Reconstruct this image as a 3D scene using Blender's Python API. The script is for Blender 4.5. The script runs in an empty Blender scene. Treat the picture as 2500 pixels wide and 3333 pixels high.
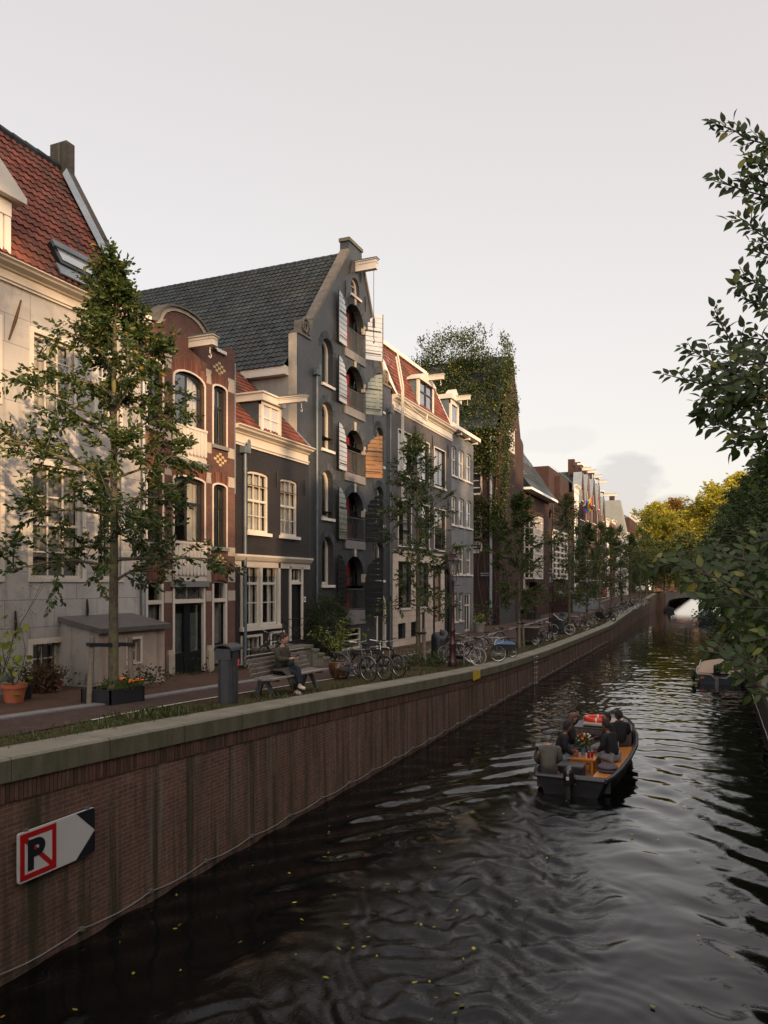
import bpy, bmesh, math, random
import numpy as np
from mathutils import Vector, Matrix, geometry, noise
sc = bpy.context.scene
COL = sc.collection
R = random.Random(11)
NR = np.random.RandomState(5)
sin, cos, pi, rad = math.sin, math.cos, math.pi, math.radians
# ------------------------------------------------------------------ camera
TH = rad(23.17)
CAM = Vector((0.0, 0.0, 4.7))
cd = bpy.data.cameras.new('camera')
cam = bpy.data.objects.new('camera', cd)
COL.objects.link(cam)
cam.location = CAM
cam.rotation_euler = (rad(90), 0, TH)
cd.sensor_fit = 'HORIZONTAL'
cd.sensor_width = 36
cd.lens = 36.0
cd.shift_y = (1900 - 1666.5) / 2500.0
cd.clip_start = 0.1
cd.clip_end = 3000
sc.camera = cam
# ------------------------------------------------------------------ sky, sun, exposure
SUN_EL, SUN_DIR = rad(11.5), Vector((-0.80, 0.60, 0)).normalized()   # direction the light travels
world = bpy.data.worlds.new('World'); sc.world = world; world.use_nodes = True
nt = world.node_tree; nt.nodes.clear()
def wn(t, **k):
    n = nt.nodes.new(t)
    for a, b in k.items(): setattr(n, a, b)
    return n
wo = wn('ShaderNodeOutputWorld'); add = wn('ShaderNodeAddShader')
b1 = wn('ShaderNodeBackground'); b2 = wn('ShaderNodeBackground')
sk = wn('ShaderNodeTexSky', sky_type='NISHITA'); sk.sun_disc = False
sk.sun_elevation = SUN_EL; sk.sun_rotation = math.atan2(-SUN_DIR.x, -SUN_DIR.y)
sk.dust_density = 3
b1.inputs[1].default_value = 0.05
nt.links.new(sk.outputs[0], b1.inputs[0])
tc = wn('ShaderNodeTexCoord'); sep = wn('ShaderNodeSeparateXYZ')
nt.links.new(tc.outputs['Generated'], sep.inputs[0])
ramp = wn('ShaderNodeValToRGB')
er = ramp.color_ramp.elements
er[0].position = 0.0; er[0].color = (0.90, 0.805, 0.725, 1)
er[1].position = 1.0; er[1].color = (0.62, 0.567, 0.54, 1)
for p, c in ((0.10, (0.885, 0.797, 0.722)), (0.30, (0.83, 0.752, 0.695)), (0.55, (0.74, 0.67, 0.625))):
    e = er.new(p); e.color = (*c, 1)
nt.links.new(sep.outputs[2], ramp.inputs[0])
# thin haze clouds low over the far end of the canal
nz = wn('ShaderNodeTexNoise'); nz.inputs['Scale'].default_value = 11.0; nz.inputs['Detail'].default_value = 5; nz.inputs['Roughness'].default_value = .5
mp = wn('ShaderNodeMapping'); mp.inputs['Scale'].default_value = (1, 1, 2.2)
nt.links.new(tc.outputs['Generated'], mp.inputs[0]); nt.links.new(mp.outputs[0], nz.inputs[0])
def wmath(op, a, b):
    n = wn('ShaderNodeMath', operation=op)
    for i, v in enumerate((a, b)):
        if hasattr(v, 'is_linked'): nt.links.new(v, n.inputs[i])
        elif v is not None: n.inputs[i].default_value = v
    return n.outputs[0]
tot = None
def cloud(px, py, rx, ry, amt):
    """a cumulus bank seen in direction (px, py), radius in radians"""
    global tot
    t, u = (px - 1250) / 2500, (1900 - py) / 2500
    d = Vector((-sin(TH) + cos(TH) * t, cos(TH) + sin(TH) * t, u)).normalized()
    sub = wn('ShaderNodeVectorMath', operation='SUBTRACT'); sub.inputs[1].default_value = d
    nt.links.new(tc.outputs['Generated'], sub.inputs[0])
    sc_ = wn('ShaderNodeVectorMath', operation='MULTIPLY'); sc_.inputs[1].default_value = (1 / rx, 1 / rx, 1 / ry)
    nt.links.new(sub.outputs[0], sc_.inputs[0])
    ln = wn('ShaderNodeVectorMath', operation='LENGTH'); nt.links.new(sc_.outputs[0], ln.inputs[0])
    v = wmath('SUBTRACT', 1.15, ln.outputs['Value'])
    v = wmath('ADD', v, wmath('MULTIPLY', wmath('SUBTRACT', nz.outputs[0], .5), 2.0))
    n = wn('ShaderNodeMath', operation='MULTIPLY', use_clamp=True); nt.links.new(v, n.inputs[0]); n.inputs[1].default_value = 3.2
    v = wmath('MULTIPLY', n.outputs[0], amt)
    tot = v if tot is None else wmath('MAXIMUM', tot, v)
cloud(2010, 1650, .050, .052, 1.0); cloud(2150, 1665, .034, .020, 1.0); cloud(2240, 1670, .025, .010, .5); cloud(1790, 1440, .045, .014, .25)
cloud(1960, 1700, .035, .03, .6)
mx = wn('ShaderNodeMixRGB'); mx.inputs[2].default_value = (.68, .60, .57, 1)
nt.links.new(tot, mx.inputs[0]); nt.links.new(ramp.outputs[0], mx.inputs[1])
# the sky glows broadly round the low sun, which stands behind the camera
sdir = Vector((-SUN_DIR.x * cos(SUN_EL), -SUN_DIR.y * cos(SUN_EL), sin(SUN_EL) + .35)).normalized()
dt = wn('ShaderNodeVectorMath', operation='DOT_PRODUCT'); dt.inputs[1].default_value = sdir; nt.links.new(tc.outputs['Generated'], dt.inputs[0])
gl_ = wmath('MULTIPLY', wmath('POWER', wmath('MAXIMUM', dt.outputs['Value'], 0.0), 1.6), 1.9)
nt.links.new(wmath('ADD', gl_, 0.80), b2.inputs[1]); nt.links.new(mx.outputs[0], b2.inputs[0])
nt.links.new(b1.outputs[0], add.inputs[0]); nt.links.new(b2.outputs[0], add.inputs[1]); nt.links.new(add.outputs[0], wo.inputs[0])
sd = bpy.data.lights.new('sun', 'SUN'); sd.energy = 5.0; sd.angle = rad(1.0); sd.color = (1.0, .66, .36)
so = bpy.data.objects.new('sun', sd); COL.objects.link(so)
so.rotation_euler = Vector((SUN_DIR.x * cos(SUN_EL), SUN_DIR.y * cos(SUN_EL), -sin(SUN_EL))).to_track_quat('-Z', 'Y').to_euler()
so.location = (30, -30, 40)
sc.view_settings.view_transform = 'Standard'; sc.view_settings.look = 'None'
sc.view_settings.exposure = 0.25; sc.view_settings.gamma = 1.0
sc.cycles.max_bounces = 6; sc.cycles.transparent_max_bounces = 16; sc.cycles.caustics_reflective = False; sc.cycles.caustics_refractive = False
sc.cycles.sample_clamp_indirect = 4
# ------------------------------------------------------------------ geometry of the place
def ray(px, py):
    t, u = (px - 1250) / 2500, (1900 - py) / 2500
    return Vector((-sin(TH) + cos(TH) * t, cos(TH) + sin(TH) * t, u))
def on_x(px, py, x):          # point of the photo on the vertical plane x = const
    r = ray(px, py); return CAM + r * (x / r.x)
def on_y(px, py, y):
    r = ray(px, py); return CAM + r * (y / r.y)
def on_z(px, py, z):
    r = ray(px, py); return CAM + r * ((z - CAM.z) / r.z)
PROF = [(-30, 2.75), (4, 2.72), (6.6, 2.64), (10.2, 2.47), (14.5, 2.26), (18.3, 2.06), (24, 1.76), (29.4, 1.53), (38, 1.36), (48, 1.32), (64, 1.32), (80, 1.55), (103, 1.85), (126, 2.4), (148, 3.1), (170, 3.1), (400, 3.0)]
def lerp(tab, y):
    if y <= tab[0][0]: return tab[0][1]
    for (a, va), (b, vb) in zip(tab, tab[1:]):
        if y <= b:
            t = (y - a) / (b - a); return va + (vb - va) * t
    return tab[-1][1]
def zg(y): return (lerp(PROF, y - 1.5) + lerp(PROF, y) * 2 + lerp(PROF, y + 1.5)) / 4      # street height along the canal
QW = [(-30, -7.68), (66, -7.68), (80, -8.1), (126, -9.3), (400, -9.4)]
def xq(y): return lerp(QW, y)                                                            # left quay face
def ground_at(px, py, it=6):   # street point seen at a pixel
    z = 2.0
    for _ in range(it):
        p = on_z(px, py, z); z = zg(p.y)
    return Vector((p.x, p.y, z))
# ------------------------------------------------------------------ mesh builder
def tag(o, label=None, cat=None, group=None, kind=None):
    if label: o['label'] = label
    if cat: o['category'] = cat
    if group: o['group'] = group
    if kind: o['kind'] = kind
    return o
def empty(name, loc=(0, 0, 0), rz=0.0):
    o = bpy.data.objects.new(name, None); COL.objects.link(o); o.location = loc; o.rotation_euler = (0, 0, rz)
    o.empty_display_size = .2
    return o
class MB:
    def __init__(s): s.v = []; s.f = []; s.m = []; s.r = []; s.mi = 0; s.rn = 0.5
    def add(s, vs, fs):
        n = len(s.v); s.v.extend([tuple(p) for p in vs])
        for f in fs: s.f.append(tuple(i + n for i in f)); s.m.append(s.mi); s.r.append(s.rn)
        return s
    def box(s, x0, x1, y0, y1, z0, z1):
        return s.add([(x0, y0, z0), (x1, y0, z0), (x1, y1, z0), (x0, y1, z0), (x0, y0, z1), (x1, y0, z1), (x1, y1, z1), (x0, y1, z1)],
                     [(0, 3, 2, 1), (4, 5, 6, 7), (0, 1, 5, 4), (1, 2, 6, 5), (2, 3, 7, 6), (3, 0, 4, 7)])
    def obox(s, c, ax, ay, az, hx, hy, hz):   # oriented box, half sizes
        c = Vector(c); ax, ay, az = Vector(ax) * hx, Vector(ay) * hy, Vector(az) * hz
        return s.add([c - ax - ay - az, c + ax - ay - az, c + ax + ay - az, c - ax + ay - az, c - ax - ay + az, c + ax - ay + az, c + ax + ay + az, c - ax + ay + az],
                     [(0, 3, 2, 1), (4, 5, 6, 7), (0, 1, 5, 4), (1, 2, 6, 5), (2, 3, 7, 6), (3, 0, 4, 7)])
    def tube(s, pts, r, n=8, caps=True, flat=None):
        pts = [Vector(p) for p in pts]; L = len(pts)
        rs = list(r) if hasattr(r, '__len__') else [r] * L
        vs, fs = [], []
        up = None
        for i, p in enumerate(pts):
            t = (pts[min(i + 1, L - 1)] - pts[max(i - 1, 0)])
            t = t.normalized() if t.length > 1e-9 else Vector((0, 0, 1))
            if up is None: up = Vector((0, 0, 1)) if abs(t.z) < .9 else Vector((1, 0, 0))
            a = (up - t * up.dot(t))
            a = a.normalized() if a.length > 1e-6 else t.orthogonal().normalized()
            up = a; b = t.cross(a)
            for k in range(n):
                an = 2 * pi * k / n
                vs.append(p + (a * cos(an) + b * sin(an) * (flat or 1)) * rs[i])
        for i in range(L - 1):
            for k in range(n):
                k2 = (k + 1) % n
                fs.append((i * n + k, i * n + k2, (i + 1) * n + k2, (i + 1) * n + k))
        if caps: fs.append(tuple(range(n))[::-1]); fs.append(tuple((L - 1) * n + k for k in range(n)))
        return s.add(vs, fs)
    def ring(s, c, axis, R_, r, n=28, m=6):     # torus
        c = Vector(c); axis = Vector(axis).normalized(); a = axis.orthogonal().normalized(); b = axis.cross(a)
        vs, fs = [], []
        for i in range(n):
            d = a * cos(2 * pi * i / n) + b * sin(2 * pi * i / n)
            for k in range(m):
                an = 2 * pi * k / m
                vs.append(c + d * (R_ + r * cos(an)) + axis * (r * sin(an)))
        for i in range(n):
            for k in range(m):
                fs.append((i * m + k, ((i + 1) % n) * m + k, ((i + 1) % n) * m + (k + 1) % m, i * m + (k + 1) % m))
        return s.add(vs, fs)
    def lathe(s, prof, c=(0, 0, 0), n=20, sx=1, sy=1):    # prof: (r, z)
        c = Vector(c); vs, fs = [], []
        for r, z in prof:
            for k in range(n):
                an = 2 * pi * k / n; vs.append((c.x + r * cos(an) * sx, c.y + r * sin(an) * sy, c.z + z))
        for i in range(len(prof) - 1):
            for k in range(n):
                fs.append((i * n + k, i * n + (k + 1) % n, (i + 1) * n + (k + 1) % n, (i + 1) * n + k))
        fs.append(tuple(range(n))[::-1]); fs.append(tuple((len(prof) - 1) * n + k for k in range(n)))
        return s.add(vs, fs)
    def prism(s, poly, d0, d1, axis='x'):     # poly in the two other axes, extruded
        def P(a, b, d): return (d, a, b) if axis == 'x' else ((a, d, b) if axis == 'y' else (a, b, d))
        n = len(poly)
        vs = [P(a, b, d0) for a, b in poly] + [P(a, b, d1) for a, b in poly]
        fs = [(i, (i + 1) % n, n + (i + 1) % n, n + i) for i in range(n)]
        tri = geometry.tessellate_polygon([[Vector((a, b, 0)) for a, b in poly]])
        fs += [tuple(t) for t in tri] + [tuple(i + n for i in t)[::-1] for t in tri]
        return s.add(vs, fs)
    def frame(s, outer, inner, d0, d1):       # ring prism in the facade plane (x axis)
        n = len(outer)
        vs = [(d, a, b) for d in (d0, d1) for pl in (outer, inner) for a, b in pl]
        fs = []
        for i in range(n):
            j = (i + 1) % n
            fs += [(i, j, n + j, n + i), (2 * n + i, 3 * n + i, 3 * n + j, 2 * n + j), (i, 2 * n + i, 2 * n + j, j), (n + i, n + j, 3 * n + j, 3 * n + i)]
        return s.add(vs, fs)
    def sheet(s, outline, holes, x, reveal, axis='x'):
        """flat wall with openings, and the sides of each opening going back by `reveal`"""
        def P(a, b, d): return (d, a, b) if axis == 'x' else (a, d, b)
        loops = [outline] + holes
        tri = geometry.tessellate_polygon([[Vector((a, b, 0)) for a, b in l] for l in loops])
        s.add([P(a, b, x) for l in loops for a, b in l], tri)
        for h in holes:
            n = len(h)
            s.add([P(a, b, x) for a, b in h] + [P(a, b, x - reveal) for a, b in h], [(i, (i + 1) % n, n + (i + 1) % n, n + i) for i in range(n)])
        return s
    def ball(s, c, r, n=10, m=6, sz=1.0, sx=1, sy=1):
        prof = [(max(1e-4, r * sin(pi * i / m)), -r * cos(pi * i / m) * sz) for i in range(m + 1)]
        return s.lathe(prof, c, n, sx, sy)
    def xf(s, M_):
        s.v = [tuple(M_ @ Vector(p)) for p in s.v]; return s
    def build(s, name, mats, parent=None, smooth=False, world=True):
        me = bpy.data.meshes.new(name)
        me.from_pydata(s.v, [], s.f)
        if not isinstance(mats, (list, tuple)): mats = [mats]
        for m in mats: me.materials.append(m)
        me.polygons.foreach_set('material_index', s.m)
        if smooth: me.polygons.foreach_set('use_smooth', [True] * len(s.f))
        at = me.attributes.new('rnd', 'FLOAT', 'FACE'); at.data.foreach_set('value', s.r)
        me.update()
        if smooth:
            try: me.set_sharp_from_angle(angle=rad(40))
            except Exception: pass
        return link(name, me, parent, world)
def link(name, me, parent=None, world=True):
    o = bpy.data.objects.new(name, me); COL.objects.link(o)
    if parent is not None:
        o.parent = parent
        if world and parent.type == 'EMPTY': o.location = -Vector(parent.location)
    return o
def kids(o): return [c for c in COL.objects if c.parent == o]
def copy_tree(o, ch=None):
    if ch is None:
        ch = {}
        for c in COL.objects:
            if c.parent: ch.setdefault(c.parent.name, []).append(c)
    def rec(a, par):
        c = a.copy(); COL.objects.link(c); c.parent = par
        for k in ch.get(a.name, []): rec(k, c)
        return c
    return rec(o, None)
def arch(y0, y1, z0, z1, rise, n=8):
    if rise <= 0: return [(y0, z0), (y1, z0), (y1, z1), (y0, z1)]
    c, h = (y0 + y1) / 2, (y1 - y0) / 2
    return [(y0, z0), (y1, z0)] + [(c + h * cos(pi * k / n), z1 - rise + rise * sin(pi * k / n)) for k in range(n + 1)]
def leaves(name, P, D, size, mat, parent=None, world=False, aspect=.5, curl=.15, rn=None):
    """many leaf-sized faces: P positions, D directions of the leaf axis"""
    P = np.asarray(P, float); D = np.asarray(D, float); N = len(P)
    D /= np.linalg.norm(D, axis=1, keepdims=True) + 1e-9
    S = NR.randn(N, 3); S -= D * (S * D).sum(1, keepdims=True); S /= np.linalg.norm(S, axis=1, keepdims=True) + 1e-9
    U = np.cross(D, S)
    L = (size * (.65 + .7 * NR.rand(N)))[:, None]
    V = np.empty((N, 6, 3))
    w = aspect * .5
    V[:, 0] = P; V[:, 1] = P + D * L * .35 + S * L * w + U * L * curl; V[:, 2] = P + D * L * .7 + S * L * w * .75 + U * L * curl
    V[:, 3] = P + D * L; V[:, 4] = P + D * L * .7 - S * L * w * .75 + U * L * curl; V[:, 5] = P + D * L * .35 - S * L * w + U * L * curl
    me = bpy.data.meshes.new(name)
    me.vertices.add(N * 6); me.vertices.foreach_set('co', V.ravel())
    base = np.arange(N)[:, None] * 6
    idx = (base + np.array([[0, 1, 2, 3, 0, 3, 4, 5]])).ravel()
    me.loops.add(N * 8); me.loops.foreach_set('vertex_index', idx)
    me.polygons.add(N * 2); me.polygons.foreach_set('loop_start', np.arange(N * 2) * 4); me.polygons.foreach_set('loop_total', np.full(N * 2, 4))
    me.materials.append(mat)
    at = me.attributes.new('rnd', 'FLOAT', 'FACE')
    r = NR.rand(N) if rn is None else np.asarray(rn)
    at.data.foreach_set('value', np.repeat(r, 2))
    me.update(calc_edges=True)
    return link(name, me, parent, world)
# ------------------------------------------------------------------ materials
class NT:
    def __init__(s, name):
        s.m = bpy.data.materials.new(name); s.m.use_nodes = True; s.t = s.m.node_tree; s.t.nodes.clear()
        s.out = s.n('ShaderNodeOutputMaterial'); s.p = s.n('ShaderNodeBsdfPrincipled'); s.l(s.p.outputs[0], s.out.inputs[0])
    def n(s, t, **k):
        x = s.t.nodes.new(t)
        for a, b in k.items(): setattr(x, a, b)
        return x
    def l(s, a, b): s.t.links.new(a, b)
    def vec(s, mode, scale=(1, 1, 1)):
        tc = s.n('ShaderNodeTexCoord'); src = tc.outputs['Object']
        if mode == 'wall':      # u = x + y, v = z : bricks run round corners
            sp = s.n('ShaderNodeSeparateXYZ'); s.l(src, sp.inputs[0])
            ad = s.n('ShaderNodeMath', operation='ADD'); s.l(sp.outputs[0], ad.inputs[0]); s.l(sp.outputs[1], ad.inputs[1])
            cb = s.n('ShaderNodeCombineXYZ'); s.l(ad.outputs[0], cb.inputs[0]); s.l(sp.outputs[2], cb.inputs[1]); src = cb.outputs[0]
        mp = s.n('ShaderNodeMapping'); mp.inputs['Scale'].default_value = scale; s.l(src, mp.inputs[0]); return mp.outputs[0]
    def noise(s, vec, scale, detail=4, rough=.55, dist=0):
        x = s.n('ShaderNodeTexNoise'); x.inputs['Scale'].default_value = scale; x.inputs['Detail'].default_value = detail
        x.inputs['Roughness'].default_value = rough; x.inputs['Distortion'].default_value = dist; s.l(vec, x.inputs[0]); return x.outputs[0]
    def ramp(s, fac, stops):
        x = s.n('ShaderNodeValToRGB'); e = x.color_ramp.elements
        e[0].position, e[0].color = stops[0][0], (*stops[0][1], 1); e[1].position, e[1].color = stops[-1][0], (*stops[-1][1], 1)
        for p, c in stops[1:-1]: q = e.new(p); q.color = (*c, 1)
        s.l(fac, x.inputs[0]); return x.outputs[0]
    def mix(s, fac, a, b, mode='MIX'):
        x = s.n('ShaderNodeMixRGB', blend_type=mode)
        for i, v in enumerate((fac, a, b)):
            if hasattr(v, 'is_linked'): s.l(v, x.inputs[i])
            else: x.inputs[i].default_value = (*v, 1) if isinstance(v, (tuple, list)) else v
        return x.outputs[0]
    def math(s, op, a, b=0.0, clamp=False):
        x = s.n('ShaderNodeMath', operation=op, use_clamp=clamp)
        for i, v in enumerate((a, b)):
            if hasattr(v, 'is_linked'): s.l(v, x.inputs[i])
            else: x.inputs[i].default_value = v
        return x.outputs[0]
    def attr(s, name='rnd'):
        x = s.n('ShaderNodeAttribute'); x.attribute_name = name; return x.outputs['Fac']
    def bump(s, h, st=.3, dist=.01):
        x = s.n('ShaderNodeBump'); x.inputs['Strength'].default_value = st; x.inputs['Distance'].default_value = dist
        s.l(h, x.inputs['Height']); s.l(x.outputs[0], s.p.inputs['Normal'])
    def fin(s, col, rough=.6, spec=.5, metal=0):
        if hasattr(col, 'is_linked'): s.l(col, s.p.inputs['Base Color'])
        else: s.p.inputs['Base Color'].default_value = (*col, 1)
        if hasattr(rough, 'is_linked'): s.l(rough, s.p.inputs['Roughness'])
        else: s.p.inputs['Roughness'].default_value = rough
        s.p.inputs['Specular IOR Level'].default_value = spec; s.p.inputs['Metallic'].default_value = metal
        return s.m
def sh(c, k): return tuple(min(1, v * k) for v in c)
_mc = {}
def M(name, c, rough=.6, var=.12, scale=3.0, bump=.15, metal=0, spec=.4):
    if name in _mc: return _mc[name]
    a = NT(name); v = a.vec('obj')
    n1 = a.noise(v, scale, 5); n2 = a.noise(v, scale * 11, 3)
    col = a.ramp(n1, [(.25, sh(c, 1 - var * 1.6)), (.75, sh(c, 1 + var))])
    col = a.mix(.35 * min(1, var * 5), col, a.ramp(n2, [(.3, sh(c, 1 - var * 2)), (.7, sh(c, 1 + var * 1.3))]))
    if bump: a.bump(n2, bump, .01)
    rr = a.math('ADD', rough - .08, a.math('MULTIPLY', n1, .16))
    _mc[name] = a.fin(col, rr, spec, metal); return _mc[name]
def brick(name, c1, c2, mortar, bw=.215, bh=.062, ms=.009, var=.25, stain=None, rough=.85, bump=.5, rot=False, spec=.2, soot=.35):
    a = NT(name)
    v = a.vec('wall')
    if rot == 'flat': v = a.vec('obj')
    b = a.n('ShaderNodeTexBrick'); b.inputs['Scale'].default_value = 1; b.inputs['Brick Width'].default_value = bw; b.inputs['Row Height'].default_value = bh
    b.inputs['Mortar Size'].default_value = ms; b.inputs['Mortar Smooth'].default_value = .3; b.inputs['Bias'].default_value = 0
    b.inputs['Color1'].default_value = (*c1, 1); b.inputs['Color2'].default_value = (*c2, 1); b.inputs['Mortar'].default_value = (*mortar, 1)
    a.l(v, b.inputs[0])
    n0 = a.noise(a.vec('obj'), .7, 6, .6); n1 = a.noise(a.vec('obj'), 14, 3)
    col = a.mix(var, b.outputs[0], a.ramp(n1, [(.3, sh(c1, .3)), (.7, sh(c2, 1.8))]))
    col = a.mix(soot * 1.3, col, a.ramp(n0, [(.3, (.45, .43, .42)), (.7, (1.1, 1.1, 1.1))]), 'MULTIPLY')
    n3 = a.noise(a.vec('obj', (1.7, 1.7, .11)), 1.5, 6, .65); col = a.mix(.32, col, a.ramp(n3, [(.35, (.6, .58, .57)), (.6, (1, 1, 1)), (.72, (1.3, 1.28, 1.25))]), 'MULTIPLY')
    if stain:   # running damp and moss streaks
        s1 = a.noise(a.vec('obj', (2.2, 2.2, .16)), 1.6, 5, .6)
        col = a.mix(a.ramp(s1, [(.47, (0, 0, 0)), (.62, (.85, .85, .85))]), col, stain)
        s2 = a.noise(a.vec('obj', (3, 3, .10)), 2.4, 4, .6)
        col = a.mix(a.ramp(s2, [(.56, (0, 0, 0)), (.70, (.45, .45, .45))]), col, (.22, .20, .18))
    inv = a.math('SUBTRACT', 1.0, b.outputs['Fac'])
    h = a.math('ADD', inv, a.math('MULTIPLY', n1, .5)); a.bump(h, bump, .012)
    return a.fin(col, rough, spec)
def tiles(name, c, dark, moss=None):
    a = NT(name); r = a.attr()
    col = a.ramp(r, [(0, sh(c, .5)), (.35, sh(c, .8)), (.7, c), (1, sh(c, 1.25))])
    n0 = a.noise(a.vec('obj'), .8, 6, .65); n1 = a.noise(a.vec('obj'), 12, 4, .6)
    col = a.mix(a.ramp(n0, [(.45, (0, 0, 0)), (.68, (.75, .75, .75))]), col, moss or dark)
    col = a.mix(.35, col, a.ramp(n1, [(.3, (.4, .4, .4)), (.7, (1.2, 1.2, 1.2))]), 'MULTIPLY')
    a.bump(n1, .3, .01)
    return a.fin(col, .7, .3)
def plaster(name, c, jointw=None, grime=(.17, .16, .14), amt=.8):
    a = NT(name); v = a.vec('obj')
    n0 = a.noise(v, .45, 7, .62); n1 = a.noise(v, 2.3, 6, .6, .6); n2 = a.noise(v, 26, 3)
    st = a.noise(a.vec('obj', (1.6, 1.6, .13)), 1.8, 6, .65)
    col = a.ramp(n0, [(.3, sh(c, .80)), (.55, c), (.75, sh(c, 1.10))])
    col = a.mix(a.ramp(n1, [(.50, (0, 0, 0)), (.60, (amt * .5,) * 3)]), col, sh(c, .66))
    col = a.mix(a.ramp(st, [(.54, (0, 0, 0)), (.72, (amt,) * 3)]), col, grime)
    if jointw:
        b = a.n('ShaderNodeTexBrick'); b.inputs['Scale'].default_value = 1; b.inputs['Brick Width'].default_value = jointw[0]; b.inputs['Row Height'].default_value = jointw[1]
        b.inputs['Mortar Size'].default_value = .008; b.inputs['Color1'].default_value = (1, 1, 1, 1); b.inputs['Color2'].default_value = (.93, .93, .94, 1); b.inputs['Mortar'].default_value = (.45, .42, .40, 1)
        a.l(a.vec('wall'), b.inputs[0]); col = a.mix(.9, col, b.outputs[0], 'MULTIPLY')
    a.bump(n2, .12, .01)
    return a.fin(col, .85, .2)
def leafmat(name, stops, trans=.35, rough=.45):
    a = NT(name); col = a.ramp(a.attr(), stops)
    n0 = a.noise(a.vec('obj'), .9, 3)
    col = a.mix(.55, col, a.ramp(n0, [(.3, (.55, .6, .6)), (.7, (1.35, 1.3, 1.1))]), 'MULTIPLY')
    m = a.fin(col, rough, .4)
    tr = a.n('ShaderNodeBsdfTranslucent'); a.l(col, tr.inputs[0])
    ms = a.n('ShaderNodeMixShader'); ms.inputs[0].default_value = trans
    a.l(a.p.outputs[0], ms.inputs[1]); a.l(tr.outputs[0], ms.inputs[2]); a.l(ms.outputs[0], a.out.inputs[0]); return m
def glassmat(name, tint=(.02, .022, .024), rough=.02, clear=.95):
    a = NT(name)
    a.fin(tint, rough, .9)
    n0 = a.noise(a.vec('obj'), 1.3, 2); a.bump(n0, .25, .02)
    fr = a.n('ShaderNodeBsdfTransparent'); fr.inputs[0].default_value = (.95, .96, .96, 1)
    ms = a.n('ShaderNodeMixShader'); ms.inputs[0].default_value = clear
    gl = a.n('ShaderNodeBsdfGlossy'); gl.inputs['Roughness'].default_value = .02; gl.inputs[0].default_value = (1, 1, 1, 1)
    lw = a.n('ShaderNodeLayerWeight'); lw.inputs['Blend'].default_value = .5; fzo = a.math('ADD', .17, a.math('MULTIPLY', a.math('POWER', lw.outputs['Facing'], 4.0), .8), True)
    a.l(a.p.inputs['Normal'].links[0].from_socket, gl.inputs['Normal'])
    m2 = a.n('ShaderNodeMixShader')
    a.l(a.p.outputs[0], ms.inputs[1]); a.l(fr.outputs[0], ms.inputs[2])
    a.l(fzo, m2.inputs[0]); a.l(ms.outputs[0], m2.inputs[1]); a.l(gl.outputs[0], m2.inputs[2]); a.l(m2.outputs[0], a.out.inputs[0]); return a.m
CREAM = M('cream_paint', (.58, .52, .45), .42, .07, 1.5, .06)
WHITE = M('white_paint', (.66, .60, .53), .4, .06, 2, .05)
STONEW = M('light_stone', (.40, .34, .27), .8, .2, 3, .3)
SILL = M('sill_stone', (.58, .47, .41), .7, .12, 3, .2)
DKGREEN = M('dark_green_paint', (.012, .016, .017), .3, .2, 3, .05)
BLACKM = M('black_iron', (.015, .015, .016), .5, .3, 20, .3)
ZINC = M('zinc', (.14, .165, .185), .5, .25, 2.5, .2, .3)
ZINCL = M('light_zinc', (.26, .29, .31), .45, .2, 3, .2, .4)
GLASS = glassmat('window_glass')
CURTAIN = M('curtain_cloth', (.50, .47, .42), .9, .12, 6, .3)
CURTAING = M('grey_curtain_cloth', (.27, .265, .255), .9, .2, 6, .3)
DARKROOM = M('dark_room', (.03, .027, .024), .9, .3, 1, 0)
BR_RED = brick('red_brown_brick', (.175, .073, .052), (.125, .058, .047), (.115, .10, .09))
BR_BLACK = brick('black_painted_brick', (.022, .017, .017), (.027, .022, .022), (.014, .012, .012), rough=.55, spec=.5, bump=.8)
BR_SLATE = brick('slate_grey_painted_brick', (.038, .040, .043), (.056, .059, .063), (.018, .019, .020), rough=.42, spec=.6, bump=1.0, soot=.5)
BR_TAUPE = brick('taupe_painted_brick', (.125, .115, .118), (.15, .138, .14), (.06, .055, .055), rough=.7, bump=.8)
BR_PALE = brick('pale_grey_painted_brick', (.20, .205, .215), (.25, .255, .265), (.10, .11, .12), rough=.7, bump=.8)
BR_BROWN = brick('dark_brown_brick', (.078, .037, .031), (.050, .028, .025), (.075, .06, .052), var=.45)
BR_DBROWN = brick('deep_brown_brick', (.07, .036, .030), (.055, .030, .027), (.035, .03, .028))
BR_WARM = brick('warm_orange_brown_brick', (.22, .10, .065), (.17, .085, .06), (.14, .12, .10))
BR_QUAY = brick('wet_quay_brick', (.20, .098, .066), (.115, .064, .050), (.23, .20, .17), ms=.0085, stain=(.035, .036, .018), bump=.9, var=.4)
BR_STREET = brick('street_clinker', (.11, .062, .052), (.060, .040, .037), (.025, .022, .018), bw=.21, bh=.10, ms=.008, rot='flat', rough=.8, bump=.5)
BR_WALK = brick('pavement_brick', (.13, .072, .050), (.075, .044, .032), (.030, .026, .018), bw=.20, bh=.066, ms=.008, rot='flat', rough=.8, bump=.5)
PL_CREAM = plaster('weathered_cream_render', (.43, .405, .38), (1.35, .62))
PL_GREY = plaster('patchy_grey_render', (.31, .29, .265), None, (.08, .08, .08), .8)
PL_PINK = plaster('stained_pink_render', (.37, .295, .245), None, (.10, .09, .07), .8)
PL_BEIGE = plaster('beige_block_render', (.55, .455, .37), (.9, .42), (.3, .25, .2), .3)
TILE_RED = tiles('orange_red_pantile', (.185, .052, .032), (.065, .038, .030), (.055, .045, .030))
TILE_SLATE = tiles('dark_grey_pantile', (.040, .048, .050), (.022, .027, .028), (.040, .036, .028))
TILE_FLAT = tiles('dark_slate_roofing', (.035, .045, .050), (.022, .028, .032), (.03, .035, .035))
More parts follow.
